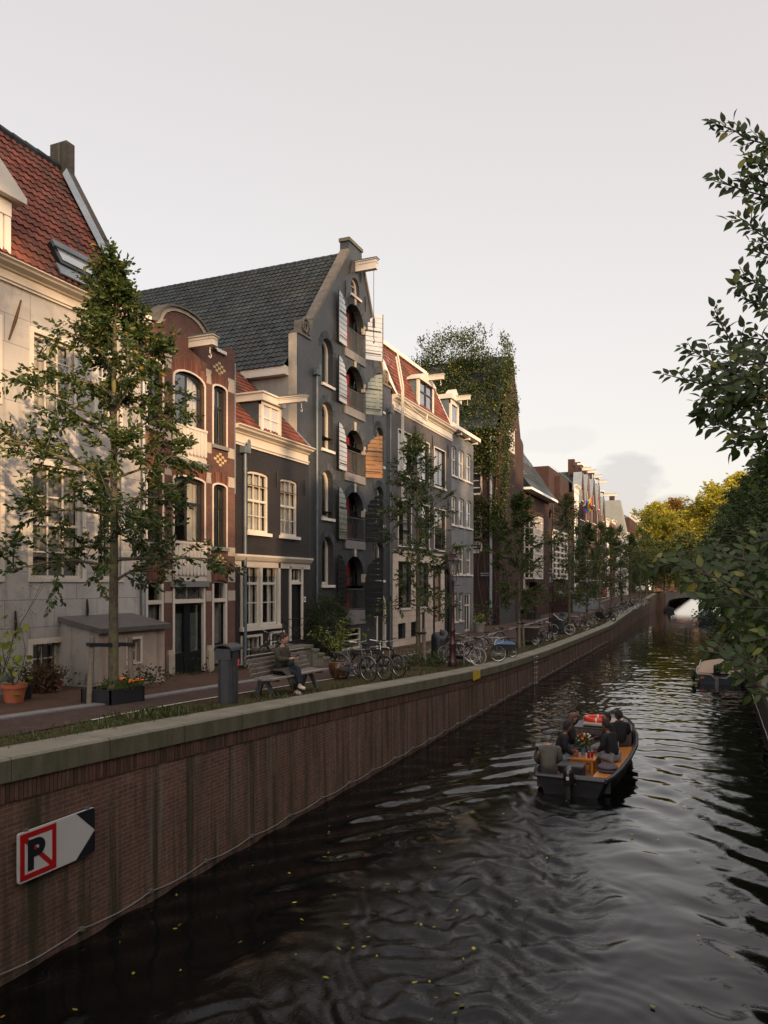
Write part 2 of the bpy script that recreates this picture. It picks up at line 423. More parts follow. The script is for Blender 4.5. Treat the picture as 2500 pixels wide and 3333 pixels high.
def copmat():
    a = NT('mossy_coping_stone'); v = a.vec('obj')
    n0 = a.noise(v, 1.2, 6, .6); n2 = a.noise(v, 30, 4)
    geo = a.n('ShaderNodeNewGeometry'); sp = a.n('ShaderNodeSeparateXYZ'); a.l(geo.outputs['Normal'], sp.inputs[0])
    col = a.ramp(n0, [(.3, (.15, .14, .11)), (.7, (.24, .22, .175))])
    mo = a.ramp(a.noise(a.vec('obj', (1.4, 1.4, .35)), 2.6, 6, .65), [(.30, (.14, .125, .09)), (.55, (.082, .080, .048)), (.75, (.042, .042, .026))])
    side = a.math('SUBTRACT', 1.0, a.math('ABSOLUTE', sp.outputs[2]), True)
    col = a.mix(a.math('MULTIPLY', side, .85), col, mo)
    col = a.mix(.3, col, a.ramp(n2, [(.3, (.5, .5, .5)), (.7, (1.2, 1.2, 1.2))]), 'MULTIPLY')
    a.bump(n2, .4, .01); return a.fin(col, .85, .2)
COPING = copmat()
KERB = M('granite_kerb', (.19, .185, .185), .8, .2, 5, .3)
def soilmat():
    a = NT('mossy_verge_soil'); v = a.vec('obj')
    n0 = a.noise(v, 1.1, 6, .65); n1 = a.noise(v, 9, 5, .65); n2 = a.noise(v, 60, 3)
    col = a.ramp(n1, [(.3, (.035, .022, .014)), (.7, (.085, .055, .036))])
    col = a.mix(a.ramp(n0, [(.45, (0, 0, 0)), (.6, (.85, .85, .85))]), col, a.ramp(n1, [(.3, (.022, .03, .010)), (.7, (.06, .07, .022))]))
    a.bump(n2, .5, .02); return a.fin(col, .95, .1)
SOIL = soilmat()
LEAF = leafmat('street_tree_leaf', [(0, (.026, .044, .012)), (.5, (.048, .078, .019)), (.93, (.09, .13, .030)), (.975, (.18, .17, .03)), (1, (.38, .18, .03))])
LEAFR = leafmat('elm_leaf', [(0, (.028, .048, .014)), (.6, (.052, .084, .022)), (.93, (.095, .135, .032)), (1, (.26, .24, .04))])
LEAFD = leafmat('dark_hedge_leaf', [(0, (.020, .030, .012)), (.7, (.038, .055, .018)), (1, (.07, .09, .03))])
LEAFB = leafmat('far_green_leaf', [(0, (.045, .062, .020)), (.6, (.085, .11, .030)), (1, (.20, .20, .05))])
LEAFY = leafmat('yellow_autumn_leaf', [(0, (.12, .13, .02)), (.4, (.34, .32, .035)), (.85, (.60, .50, .05)), (1, (.50, .28, .03))])
LEAFO = leafmat('orange_autumn_leaf', [(0, (.20, .09, .02)), (.5, (.42, .19, .04)), (1, (.50, .33, .05))])
LEAFI = leafmat('ivy_leaf', [(0, (.018, .030, .008)), (.6, (.036, .058, .014)), (.88, (.075, .095, .022)), (1, (.28, .22, .03))], .3)
LEAFL = leafmat('lime_green_leaf', [(0, (.10, .14, .02)), (.6, (.20, .26, .035)), (1, (.32, .34, .04))])
DRYLEAF = leafmat('dry_brown_leaf', [(0, (.06, .035, .02)), (1, (.18, .10, .05))])
GRASS = leafmat('grass_blade', [(0, (.04, .055, .015)), (.6, (.085, .11, .03)), (1, (.22, .20, .09))], .2, .6)
def barkmat(name, c, li):
    a = NT(name); v = a.vec('obj', (1, 1, .35)); n0 = a.noise(v, 22, 5, .6); n1 = a.noise(a.vec('obj'), 6, 5, .7)
    col = a.ramp(n0, [(.3, sh(c, .5)), (.7, sh(c, 1.2))]); col = a.mix(a.ramp(n1, [(.48, (0, 0, 0)), (.58, (.8, .8, .8))]), col, li)
    a.bump(n0, .7, .02); return a.fin(col, .9, .2)
BARK = barkmat('lichen_bark', (.12, .105, .085), (.15, .14, .045))
TWIG = M('twig_bark', (.07, .055, .042), .85, .3, 12, .3)
STAKEW = M('weathered_stake_wood', (.20, .165, .13), .85, .35, 6, .5)
BENCHW = M('weathered_bench_slat', (.24, .205, .18), .75, .3, 9, .5)
TERRA = M('terracotta_plastic', (.36, .105, .05), .6, .1, 3, .05)
RUBBER = M('tyre_rubber', (.02, .02, .02), .75, .2, 10, .1)
TYREGREY = M('pale_grey_tyre', (.42, .38, .36), .8, .12, 10, .1)
CHROME = M('bicycle_chrome', (.55, .55, .56), .25, .1, 8, 0, .9)
STEEL = M('brushed_steel', (.36, .34, .32), .38, .15, 8, .05, .8)
BIKEBLACK = M('black_bike_paint', (.012, .012, .014), .3, .2, 5, 0)
BIKEGREY = M('grey_bike_paint', (.12, .12, .125), .35, .2, 5, 0)
TARP = M('black_tarpaulin', (.022, .023, .027), .38, .3, 3, .3)
ASH = M('grey_bin_metal', (.055, .058, .064), .5, .25, 4, .2, .2)
# ------------------------------------------------------------------ canal water
BX, BY = -2.9, 17.2       # stern of the sloop
def build_water():
    ys = [-8.0]
    while ys[-1] < 420: ys.append(ys[-1] + max(.036, .0036 * max(ys[-1], 5)) if ys[-1] > 4 else ys[-1] + .4)
    ys = np.array(ys); xs = np.concatenate([[-14, -10], np.arange(-8.2, 1.9, .042), [2.2, 4, 7]])
    X, Y = np.meshgrid(xs, ys); rs = np.random.RandomState(3)
    def band(n, l0, l1, ang, spread, slope, wx=0, wy=0):
        H = np.zeros_like(X)
        for i in range(n):
            L = l0 * (l1 / l0) ** rs.rand(); k = 2 * pi / L; a = ang + spread * rs.randn()
            H += slope / k / math.sqrt(n / 2) * np.sin(k * ((X + wx) * math.cos(a) + (Y + wy) * math.sin(a)) + rs.rand() * 6.28)
        return H
    wx = .10 * np.sin(Y * 2.1 + X) + .05 * np.sin(Y * 5.3 - X * 3.1); wy = .10 * np.sin(X * 2.7 + Y * .6) + .05 * np.sin(X * 6.1 + Y * 2.2)
    base = band(16, .6, 1.9, pi / 2 + .15, .40, .034, wx, wy) + band(24, .22, .6, pi / 2, .8, .014, wx * 2, wy * 2)
    gust = np.clip(np.exp(-((Y - 33) / 9) ** 2) + np.exp(-((Y - 60) / 14) ** 2), 0, 1)
    base += band(26, .18, .5, pi / 2, .9, .085, wx, wy) * gust
    dy = BY - Y; dx = X - BX
    ad = np.abs(dx)
    # diverging bow waves both sides of the hull
    dyb = (BY + 6.3) - Y
    env = np.clip(dyb / 2, 0, 1) * np.exp(-((ad - .95 - .28 * dyb) / (.5 + .10 * np.abs(dyb))) ** 2) * np.exp(-np.clip(dyb, 0, 60) / 22)
    base += np.where(X < BX, .030, .012) * env * np.sin(8.2 * (ad * .80 - .60 * dyb) + wx * 4)
    env2 = np.clip(dyb / 3, 0, 1) * (ad < .95 + .42 * np.clip(dyb, 0, 60)) * np.exp(-np.clip(dyb, 0, 60) / 16)
    base += .007 * env2 * np.sin(6.0 * (ad * .55 + .84 * -dyb) + wy * 5)
    # propeller wash
    cx = BX + .10 + .02 * np.clip(dy, 0, 20); wid = .45 + .085 * np.clip(dy, 0, 20) + .25 * np.sin(dy * 1.3)
    left = np.clip(dy - 3, 0, 20) * .16
    m = (1 / (1 + np.exp(((X - cx) - wid) * 5))) * (1 / (1 + np.exp((-(X - cx) - wid - left) * 3))) * (1 / (1 + np.exp(-(dy) * 5))) * np.clip(1.15 - dy / 30, .45, 1)
    Rr = -np.hypot((X - cx) * 1.5, Y - (BY + 1.5)); Y_, Y = Y, Rr
    turb = band(50, .20, .6, pi / 2, .9, .21, wx * 3, wy * 3) + band(24, .3, .9, pi / 2, .35, .20, wx, wy)
    Y = Y_
    H = base * (1 - .45 * m) + turb * m
    for (rx, ry, rr) in ((-1.9, 11.4, .9), (-2.6, 9.2, 1.2), (-1.2, 8.2, 1.0)):     # eddies shed by the wash
        d = np.hypot(X - rx, Y - ry); H += .0022 * np.exp(-((d - rr) / .5) ** 2) * np.sin(d * 26)
    Z = H * np.clip(1.15 - Y / 110, .15, 1)
    ny, nx = X.shape
    co = np.stack([X, Y, Z], -1).reshape(-1, 3)
    i = np.arange((ny - 1) * (nx - 1)); r = i // (nx - 1); c = i % (nx - 1); q = r * nx + c
    F = np.stack([q, q + 1, q + nx + 1, q + nx], -1)
    me = bpy.data.meshes.new('canal_water'); me.vertices.add(len(co)); me.vertices.foreach_set('co', co.ravel())
    me.loops.add(F.size); me.loops.foreach_set('vertex_index', F.ravel()); me.polygons.add(len(F))
    me.polygons.foreach_set('loop_start', np.arange(len(F)) * 4); me.polygons.foreach_set('loop_total', np.full(len(F), 4))
    me.polygons.foreach_set('use_smooth', np.ones(len(F), bool)); me.update(calc_edges=True)
    a = NT('dark_canal_water')
    n0 = a.noise(a.vec('obj', (1, 2.2, 1)), 5.5, 4, .55, .8); n1 = a.noise(a.vec('obj'), 26, 2)
    n2 = a.noise(a.vec('obj'), 15, 4, .65, 1.2); a.p.inputs['IOR'].default_value = 1.39; a.bump(a.math('ADD', a.math('ADD', a.math('MULTIPLY', n0, .25), a.math('MULTIPLY', n1, .03)), a.math('MULTIPLY', a.math('MULTIPLY', n2, a.attr('wash')), 6.0)), .17, .018)
    a.fin((.002, .0024, .0024), .006, .5)
    me.materials.append(a.m)
    wa = me.attributes.new('wash', 'FLOAT', 'POINT'); wa.data.foreach_set('value', (m * (Y > -5)).ravel())
    o = link('canal_water', me); tag(o, kind='structure')
build_water()
# ------------------------------------------------------------------ street surfaces (strips that follow the falling street)
def tab(t): return lambda y: lerp(t, y)
x_cop = lambda y: xq(y) - .62
x_road = tab([(-10, -8.9), (8, -9.0), (12, -9.55), (24, -10.2), (60, -10.6), (90, -11.0), (160, -12)])
x_kerb = tab([(-10, -10.4), (8, -10.5), (12, -10.65), (20, -11.6), (31, -12.5), (46, -13.4), (59, -14.0), (86, -14.6), (160, -15)])
def strip(name, xa, xb, dz, mat, y0=-12, y1=165, step=1.0, kind='structure', cross=0.0):
    mb = MB(); ys = np.arange(y0, y1 + .01, step); vs, fs = [], []
    for i, y in enumerate(ys):
        z = zg(y) + dz; vs += [(xa(y), y, z), (xb(y), y, z + cross)]
        if i: fs.append((2 * i - 2, 2 * i - 1, 2 * i + 1, 2 * i))
    mb.add(vs, fs); o = mb.build(name, mat, smooth=True); tag(o, kind=kind); return o
strip('land', lambda y: -60, lambda y: xq(y) - .2, -.06, SOIL, 0, 420, 4)
strip('verge', x_road, x_cop, -.012, SOIL)
strip('road', x_kerb, x_road, 0, BR_STREET)
strip('pavement', lambda y: -19, x_kerb, .014, BR_WALK)
mb = MB()
for y in np.arange(-10, 160, 1.0):
    for k in (0,):
        xa, xb = x_kerb(y), x_kerb(y + .985)
        z0, z1 = zg(y), zg(y + .985)
        mb.add([(xa - .15, y, z0 + .028), (xa + .15, y, z0 + .028), (xb + .15, y + .985, z1 + .028), (xb - .15, y + .985, z1 + .028),
                (xa - .15, y, z0 - .05), (xa + .15, y, z0 - .05), (xb + .15, y + .985, z1 - .05), (xb - .15, y + .985, z1 - .05)],
               [(0, 1, 2, 3), (0, 4, 5, 1), (1, 5, 6, 2), (2, 6, 7, 3), (3, 7, 4, 0)])
tag(mb.build('kerb', KERB), kind='structure')
lm = M('worn_white_line', (.50, .48, .44), .8, .25, 8, .1)
strip('road_marking', lambda y: x_road(y) - .02, lambda y: x_road(y) + .05, .006, lm, 9.5, 22, 1)
# ------------------------------------------------------------------ left quay wall
q = empty('quay_wall', (-7.68, 20, 0)); tag(q, 'long brown brick canal wall with mossy stone coping below the street', 'quay wall')
mb = MB(); ys = list(np.arange(-12, 146, 1.0)); vs, fs = [], []
for i, y in enumerate(ys):
    vs += [(xq(y) + .03, y, -.6), (xq(y), y, zg(y) - .26)]
    if i: fs.append((2 * i - 2, 2 * i - 1, 2 * i + 1, 2 * i))
mb.add(vs, fs)
mb.add([(xq(145), 145, -.6), (-7.7, 145.3, -.6), (-7.7, 145.3, 3.0), (xq(145), 145, 3.0)], [(0, 1, 2, 3)])
mb.add([(-7.7, 145.3, -.6), (-7.7, 152, -.6), (-7.7, 152, 3.0), (-7.7, 145.3, 3.0)], [(0, 1, 2, 3)])
mb.build('wall', BR_QUAY, q)
mb = MB(); y = -11.2; ym = None
edge = []
while y < 145:
    L = 1.62 if y < 30 else 1.2
    mb.rn = R.random(); ya, yb = y + .006, y + L - .006
    za, zb = zg(ya) + .012, zg(yb) + .012; xa, xb = xq(ya), xq(yb); j = R.uniform(-.004, .004)
    P = [(xa + .055 + j, ya), (xb + .055 + j, yb), (xb - .62, yb), (xa - .62, ya)]
    vs = [(P[0][0], ya, za - .29), (P[1][0], yb, zb - .29), (P[2][0], yb, zb - .29), (P[3][0], ya, za - .29),
          (P[0][0], ya, za - .03), (P[1][0], yb, zb - .03), (P[2][0], yb, zb - .005), (P[3][0], ya, za - .005),
          (P[0][0] - .03, ya, za), (P[1][0] - .03, yb, zb), (P[2][0], yb, zb), (P[3][0], ya, za)]
    mb.add(vs, [(0, 1, 2, 3), (0, 4, 5, 1), (4, 8, 9, 5), (8, 11, 10, 9), (3, 2, 10, 11), (0, 3, 11, 8, 4), (1, 5, 9, 10, 2)])
    y += L
mb.build('coping', COPING, q)
yp = M('yellow_mark_paint', (.50, .33, .02), .6, .3, 8, .1)
p = on_x(1553, 2195, -7.6)
mb = MB(); za = zg(p.y)
mb.box(-7.622, -7.6, p.y - .42, p.y + .42, za - .325, za - .03)
o = mb.build('painted_mark', yp, q); tag(o, 'yellow painted mark on the coping')
# soldier course just under the coping
mb = MB(); y = -4
while y < 40:
    mb.rn = R.random(); mb.box(xq(y) - .05, xq(y) + .022 + R.uniform(-.004, .004), y, y + .056, zg(y) - .52, zg(y) - .285); y += .066
SOLD = tiles('soldier_brick', (.12, .062, .046), (.07, .044, .034), (.04, .04, .024)); mb.build('soldier_course', SOLD, q)
# cable with clips along the waterline
cb = empty('waterline_cable', (-7.6, 10, .2)); tag(cb, 'thin grey cable clipped along the quay wall just above the water', 'cable')
mb = MB(); pts = []; clips = []
y = 5.0
while y < 62:
    for k in range(6):
        s = k / 6; pts.append((xq(y) + .06, y + s * 1.35, .16 - .05 * sin(pi * s) + .01 * R.random()))
    clips.append((y + .02)); y += 1.35
mb.tube(pts, .008, 6); mb.build('cable', M('galvanised_cable', (.22, .21, .20), .6, .2, 9, .1, .2), cb)
mb = MB()
for y in clips: mb.box(xq(y) - .01, xq(y) + .085, y - .03, y + .03, .14, .185)
mb.build('clips', STEEL, cb)
# ladder
p = on_x(1741, 2200, -7.6)
lad = empty('quay_ladder', (-7.6, p.y, 0)); tag(lad, 'steel ladder down the quay wall to the water', 'ladder')
zt = zg(p.y) - .05
mb = MB()
for s in (-.2, .2): mb.tube([(-7.56, p.y + s, -.1), (-7.56, p.y + s, zt)], .016, 6)
mb.build('rail', STEEL, lad)
mb = MB()
for k in range(6): z = .1 + k * (zt - .15) / 5; mb.tube([(-7.62, p.y - .2, z), (-7.5, p.y - .2, z), (-7.5, p.y + .2, z), (-7.62, p.y + .2, z)], .014, 6)
mb.build('rung', STEEL, lad)
# ------------------------------------------------------------------ right bank
def zr(y): return lerp([(-10, 2.6), (5, 2.2), (12, 1.5), (25, 1.2), (80, 1.3), (140, 2.6), (150, 3.0), (400, 3)], y)
q = empty('quay_wall', (1.55, 20, 0)); tag(q, 'dark quay wall on the right side of the canal under the hanging trees', 'quay wall')
mb = MB(); vs, fs = [], []
for i, y in enumerate(np.arange(-4, 146, 2.0)):
    vs += [(1.55, y, -.6), (1.6, y, zr(y) - .25)]
    if i: fs.append((2 * i - 2, 2 * i - 1, 2 * i + 1, 2 * i))
mb.add(vs, fs); mb.build('wall', brick('right_quay_brick', (.085, .06, .055), (.06, .05, .045), (.06, .055, .05), stain=(.03, .03, .018)), q)
mb = MB(); y = -4
while y < 144:
    mb.add([(1.5, y, zr(y) - .25), (1.5, y + 1.18, zr(y + 1.18) - .25), (1.5, y + 1.18, zr(y + 1.18)), (1.5, y, zr(y)), (2.1, y, zr(y)), (2.1, y + 1.18, zr(y + 1.18))], [(0, 1, 2, 3), (3, 2, 5, 4)]); y += 1.2
mb.build('coping', COPING, q)
mb = MB(); vs, fs = [], []
for i, y in enumerate(np.arange(-12, 421, 4.0)):
    vs += [(2.05, y, zr(y) - .01), (60, y, zr(y) - .01)]
    if i: fs.append((2 * i - 2, 2 * i - 1, 2 * i + 1, 2 * i))
mb.add(vs, fs); tag(mb.build('right_bank_ground', SOIL), kind='structure')
cb = MB(); cb.tube([(1.48, 8 + i * 1.0, .22 - .03 * (i % 2)) for i in range(28)], .015, 6)
tag(cb.build('waterline_cable', STEEL), 'pale cable along the foot of the right quay wall', 'cable')
# far ground beyond everything
mb = MB(); mb.add([(-1500, 165, 2.0), (-60, 165, 2.0), (-60, 420, 2.0), (-1500, 420, 2.0)], [(0, 1, 2, 3)])
mb.add([(-1500, 418, 2.9), (1500, 418, 2.9), (1500, 2600, 2.9), (-1500, 2600, 2.9)], [(0, 1, 2, 3)])
mb.add([(-1500, -1500, -1.2), (1500, -1500, -1.2), (1500, 2600, -1.2), (-1500, 2600, -1.2)], [(0, 1, 2, 3)])
mb.add([(-1500, -600, 1.2), (-60, -600, 1.2), (-60, 170, 1.2), (-1500, 170, 1.2)], [(0, 1, 2, 3)])
mb.add([(60, -600, 1.2), (1500, -600, 1.2), (1500, 420, 1.2), (60, 420, 1.2)], [(0, 1, 2, 3)])
tag(mb.build('ground', SOIL), kind='structure')
# ------------------------------------------------------------------ far bridge
br = empty('canal_bridge', (-3, 148, 2.8)); tag(br, 'low arched bridge with railings across the far end of the canal', 'bridge')
mb = MB(); n = 16
arc = [(-7.7 + 9.25 * i / n, .25 + 2.05 * math.sqrt(max(0, 1 - (2 * i / n - 1) ** 2)) ** .45) for i in range(n + 1)]
top = [(1.9, 3.15), (-3.1, 3.3), (-8.6, 3.1)]
mb.prism([( a, b) for a, b in arc] + top, 145.4, 153, 'y'); mb.build('deck', M('bridge_stone', (.15, .13, .115), .8, .25, 1, .3), br)
mb = MB()
for yy in (145.6, 152.8):
    mb.tube([(-8.6, yy, 4.05), (-3.1, yy, 4.25), (1.9, yy, 4.1)], .04, 6)
    mb.tube([(-8.6, yy, 3.6), (-3.1, yy, 3.8), (1.9, yy, 3.65)], .03, 6)
    for i in range(22): x = -8.5 + i * .49; mb.tube([(x, yy, 3.1), (x, yy, 4.15)], .025, 5)
mb.build('railing', BLACKM, br)
# ------------------------------------------------------------------ building kit
class House:
    def __init__(s, label, x, y0, y1, zb, cat='house', name='canal_house', group=None):
        s.x, s.y0, s.y1, s.zb = x, y0, y1, zb
        s.root = empty(name, (x, (y0 + y1) / 2, zb)); tag(s.root, label, cat, group)
        s.holes = []
    def Y(s, px): return on_x(px, 1900, s.x).y
    def Z(s, px, py): return on_x(px, py, s.x).z
    def wall(s, outline, mat, reveal=.22, name='wall'):
        mb = MB(); mb.sheet(outline, s.holes, s.x, reveal); return mb.build(name, mat, s.root)
    def rect(s, pa, pb, ta, ba):   # pixels: left, right edge; top, bottom read at the left edge
        return s.Y(pa), s.Y(pb), s.Z(pa, ba), s.Z(pa, ta)
    def win(s, y0, y1, z0, z1, rise=0, cols=2, rows=(.5,), fw=.07, bar=.028, inset=.10, casing=.0, cmat=None, fmat=None, sill=0, sillmat=None,
            curtain=None, mid=None, name='window', dz=.0, glass=None, label=None, proud=.03):
        """a window: hole in the wall, timber frame with glazing bars, glass, optional casing, sill and curtains"""
        fmat = fmat or CREAM; x = s.x
        s.holes.append(arch(y0, y1, z0, z1, rise))
        xo = x - inset
        mb = MB(); o = arch(y0, y1, z0, z1, rise); i_ = arch(y0 + fw, y1 - fw, z0 + fw, z1 - fw, max(0, rise - fw * .5))
        mb.frame(o, i_, xo, xo - .09)
        W, H = y1 - y0 - 2 * fw, z1 - z0 - 2 * fw
        for c in range(1, cols):
            y = y0 + fw + W * c / cols; zt = z1 - fw - .02
            if rise > 0:
                t = abs((y - (y0 + y1) / 2) / ((y1 - y0) / 2)); zt = z1 - rise + rise * math.sqrt(max(0, 1 - t * t)) - fw * .7
            mb.box(xo - .045, xo - .012, y - bar / 2, y + bar / 2, z0 + fw * .9, zt)
        for r in rows:
            z = z0 + fw + H * r; b = bar
            mb.box(xo - .043, xo - .010, y0 + fw * .9, y1 - fw * .9, z - b / 2, z + b / 2)
        if mid is not None:
            z = z0 + fw + H * mid; mb.box(xo - .06, xo - .004, y0 + fw * .9, y1 - fw * .9, z - fw * .45, z + fw * .45)
        f = mb.build(name, fmat, s.root)
        if label: f['label'] = label
        mb = MB(); mb.add([(xo - .033, a, b) for a, b in i_], [tuple(range(len(i_)))]); mb.build('pane', glass or GLASS, f)
        if casing > 0:
            mb = MB(); mb.frame(arch(y0 - casing, y1 + casing, z0 - casing * .8, z1 + casing, rise), o, x + proud, x - .015); mb.build('casing', cmat or fmat, f)
        if sill:
            mb = MB(); mb.box(x - .12, x + .09, y0 - sill, y1 + sill, z0 - .11 - dz, z0 - dz + .002); mb.build('sill', sillmat or SILL, f)
        if curtain:
            cm = CURTAIN if 'g' not in curtain else CURTAING
            mb = MB()
            def drape(a, b):
                n = max(4, int((b - a) / .05)); vs = []
                for k in range(n + 1):
                    y = a + (b - a) * k / n; d = xo - .16 + .025 * sin(k * 1.9)
                    vs += [(d, y, z0 + .02), (d, y, z1 - .02)]
                mb.add(vs, [(2 * k, 2 * k + 2, 2 * k + 3, 2 * k + 1) for k in range(n)])
            if 'l' in curtain: drape(y0 + fw, y0 + fw + W * .34)
            if 'r' in curtain: drape(y1 - fw - W * .34, y1 - fw)
            if 'f' in curtain: drape(y0 + fw, y1 - fw)
            if 'b' in curtain:
                zz = z1 - (z1 - z0) * .45; n = int((z1 - zz) / .07)
                for k in range(n): z = zz + k * .07; mb.add([(xo - .15, y0 + fw, z), (xo - .12, y0 + fw, z + .045), (xo - .12, y1 - fw, z + .045), (xo - .15, y1 - fw, z)], [(0, 1, 2, 3)])
            mb.build('curtain', cm, f)
        return f
    def shell(s, depth, ztop, mat, y0=None, y1=None, ztop2=None):
        """side walls, back wall and floors, so that rooms behind the glass are closed and dark"""
        y0 = s.y0 if y0 is None else y0; y1 = s.y1 if y1 is None else y1; x = s.x; xb = x - depth; zb = s.zb - .5; z2 = ztop if ztop2 is None else ztop2
        mb = MB(); mb.add([(x, y0, zb), (xb, y0, zb), (xb, y0, ztop), (x, y0, ztop), (x, y1, zb), (xb, y1, zb), (xb, y1, z2), (x, y1, z2)], [(0, 1, 2, 3), (4, 7, 6, 5), (1, 5, 6, 2)])
        mb.build('side_walls', mat, s.root)
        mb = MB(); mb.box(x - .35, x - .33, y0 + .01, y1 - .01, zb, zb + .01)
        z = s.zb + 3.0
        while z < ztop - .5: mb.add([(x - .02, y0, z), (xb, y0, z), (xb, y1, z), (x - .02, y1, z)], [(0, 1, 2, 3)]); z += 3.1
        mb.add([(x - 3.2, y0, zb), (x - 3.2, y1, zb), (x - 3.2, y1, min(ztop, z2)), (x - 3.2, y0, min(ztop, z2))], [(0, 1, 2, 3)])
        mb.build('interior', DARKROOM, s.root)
def tiled(mb, o, u, v, ul, vl, tw=.21, th=.30, amp=.028, lap=.035, sub=5, clip=None):
    """pantiles: o corner at the eave, u along the eave, v up the slope"""
    u = Vector(u).normalized(); v = Vector(v).normalized(); n = u.cross(v).normalized()
    if n.z < 0: n = -n
    rows = max(1, int(round(vl / th))); th = vl / rows; cols = max(1, int(round(ul / tw))); tw = ul / cols
    o = Vector(o)
    for r in range(rows):
        for c in range(cols):
            if clip and not clip((c + .5) * tw, (r + .5) * th): continue
            mb.rn = R.random(); j = R.uniform(-.006, .006); vs = []
            for k in range(sub + 1):
                a = (c + k / sub) * tw; h = amp * (sin(2 * pi * k / sub - .6) * .8 + .6)
                vs += [o + u * a + v * (r * th - .03) + n * (h + lap + j - .03), o + u * a + v * (r * th - .03) + n * (h + lap + j), o + u * a + v * ((r + 1) * th) + n * (h * .9 + j)]
            fs = []
            for k in range(sub):
                a = 3 * k; b = a + 3; fs += [(a, b, b + 1, a + 1), (a + 1, b + 1, b + 2, a + 2)]
            mb.add(vs, fs)
def ridge(mb, a, b, r=.12, L=.38):
    a, b = Vector(a), Vector(b); n = max(1, int((b - a).length / L)); d = (b - a) / n
    for i in range(n): mb.rn = R.random(); mb.tube([a + d * i, a + d * (i + 1.08)], [r * 1.12, r * .95], 8)
def cornice(h, y0, y1, z0, z1, prof, mat, name='cornice', ret=.0):
    """moulding along the facade: prof = [(projection, fraction of height)]"""
    mb = MB(); n = len(prof); vs = []
    for y in (y0, y1):
        for p, f in prof: vs.append((h.x + p, y - (p * ret if y == y0 else -p * ret), z0 + (z1 - z0) * f))
    fs = [(i, i + 1, n + i + 1, n + i) for i in range(n - 1)] + [tuple(range(n)), tuple(range(n, 2 * n))[::-1], (0, n, 2 * n - 1, n - 1)]
    mb.add(vs, fs); return mb.build(name, mat, h.root)
CPROF = [(0, 0), (.05, 0), (.05, .10), (.09, .13), (.09, .20), (.035, .24), (.035, .60), (.10, .64), (.12, .70), (.28, .80), (.30, .88), (.38, .95), (.38, 1), (0, 1)]
def beam(h, p0, L, w=.24, ht=.30, mat=None, hook=True, z=None):
    """hoist beam standing out from the gable, with its little roof board and hook"""
    mb = MB(); x0 = p0[0]; y, z = p0[1], p0[2]
    mb.prism([(y - w / 2, z), (y + w / 2, z), (y + w / 2, z + ht), (y - w / 2, z + ht)], x0, x0 + L)
    mb.box(x0, x0 + L + .04, y - w / 2 - .04, y + w / 2 + .04, z + ht, z + ht + .05)
    mb.box(x0, x0 + L + .02, y - w / 2 - .02, y + w / 2 + .02, z + ht * .68, z + ht * .74)
    b = mb.build('hoist_beam', mat or CREAM, h.root)
    mb = MB(); mb.box(x0, x0 + L + .07, y - w / 2 - .07, y + w / 2 + .07, z + ht + .05, z + ht + .07); mb.build('beam_cap', ZINC, b)
    if hook:
        mb = MB(); hx = x0 + L - .18
        pts = [(hx, y, z), (hx, y, z - .2)] + [(hx, y + .06 * sin(a), z - .27 + .07 * cos(a)) for a in np.linspace(0, 4.4, 9)]
        mb.tube(pts, .017, 6); mb.build('hook', mat or CREAM, b)
def downpipe(h, y, z0, z1, hopper=True, mat=None, r=.05, dx=.08):
    mb = MB(); x = h.x + dx
    mb.tube([(x, y, z0), (x, y, z1)], r, 10)
    z = z0 + .8
    while z < z1: mb.tube([(x, y, z), (x, y, z + .06)], r * 1.25, 10); z += 1.9
    d = mb.build('downpipe', mat or ZINC, h.root, smooth=True)
    if hopper:
        mb = MB(); mb.prism([(y - .16, z1), (y + .16, z1), (y + .16, z1 + .22), (y - .16, z1 + .22)], h.x + .01, x + .1)
        mb.prism([(y - .02, z1), (y + .16, z1)] + [(y + .07 + .09 * cos(a), z1 + .36 + .1 * sin(a)) for a in np.linspace(0, pi, 7)], x + .1, x + .12)
        mb.build('rain_hopper', mat or ZINC, d)
def anchor(h, y, z, L=.7, tilt=0):
    mb = MB(); dy = sin(tilt) * L / 2; dz = cos(tilt) * L / 2
    mb.tube([(h.x + .03, y - dy, z - dz), (h.x + .045, y, z), (h.x + .03, y + dy, z + dz)], [.018, .034, .018], 6); return mb
def text_mesh(s, size, mat, loc, parent, name='lettering', ext=.004, align='CENTER', rotz=pi / 2):
    c = bpy.data.curves.new('text', 'FONT'); c.body = s; c.size = size; c.extrude = ext; c.align_x = align; c.align_y = 'CENTER'
    o = bpy.data.objects.new('text', c); COL.objects.link(o); bpy.context.view_layer.update()
    me = bpy.data.meshes.new_from_object(o.evaluated_get(bpy.context.evaluated_depsgraph_get())); bpy.data.objects.remove(o)
    me.transform(Matrix.Translation(Vector(loc)) @ Matrix.Rotation(rotz, 4, 'Z') @ Matrix.Rotation(pi / 2, 4, 'X'))
    me.materials.clear(); me.materials.append(mat); me.name = name
    return link(name, me, parent, parent.type == 'EMPTY')
def number(h, px, py, s, w=.16, ht=.2):
    y, z = h.Y(px), h.Z(px, py); mb = MB(); mb.box(h.x - .01, h.x + .025, y - w / 2, y + w / 2, z - ht / 2, z + ht / 2)
    o = mb.build('number_plate', WHITE, h.root); text_mesh(s, ht * .8, BLACKM, (h.x + .027, y, z), o)
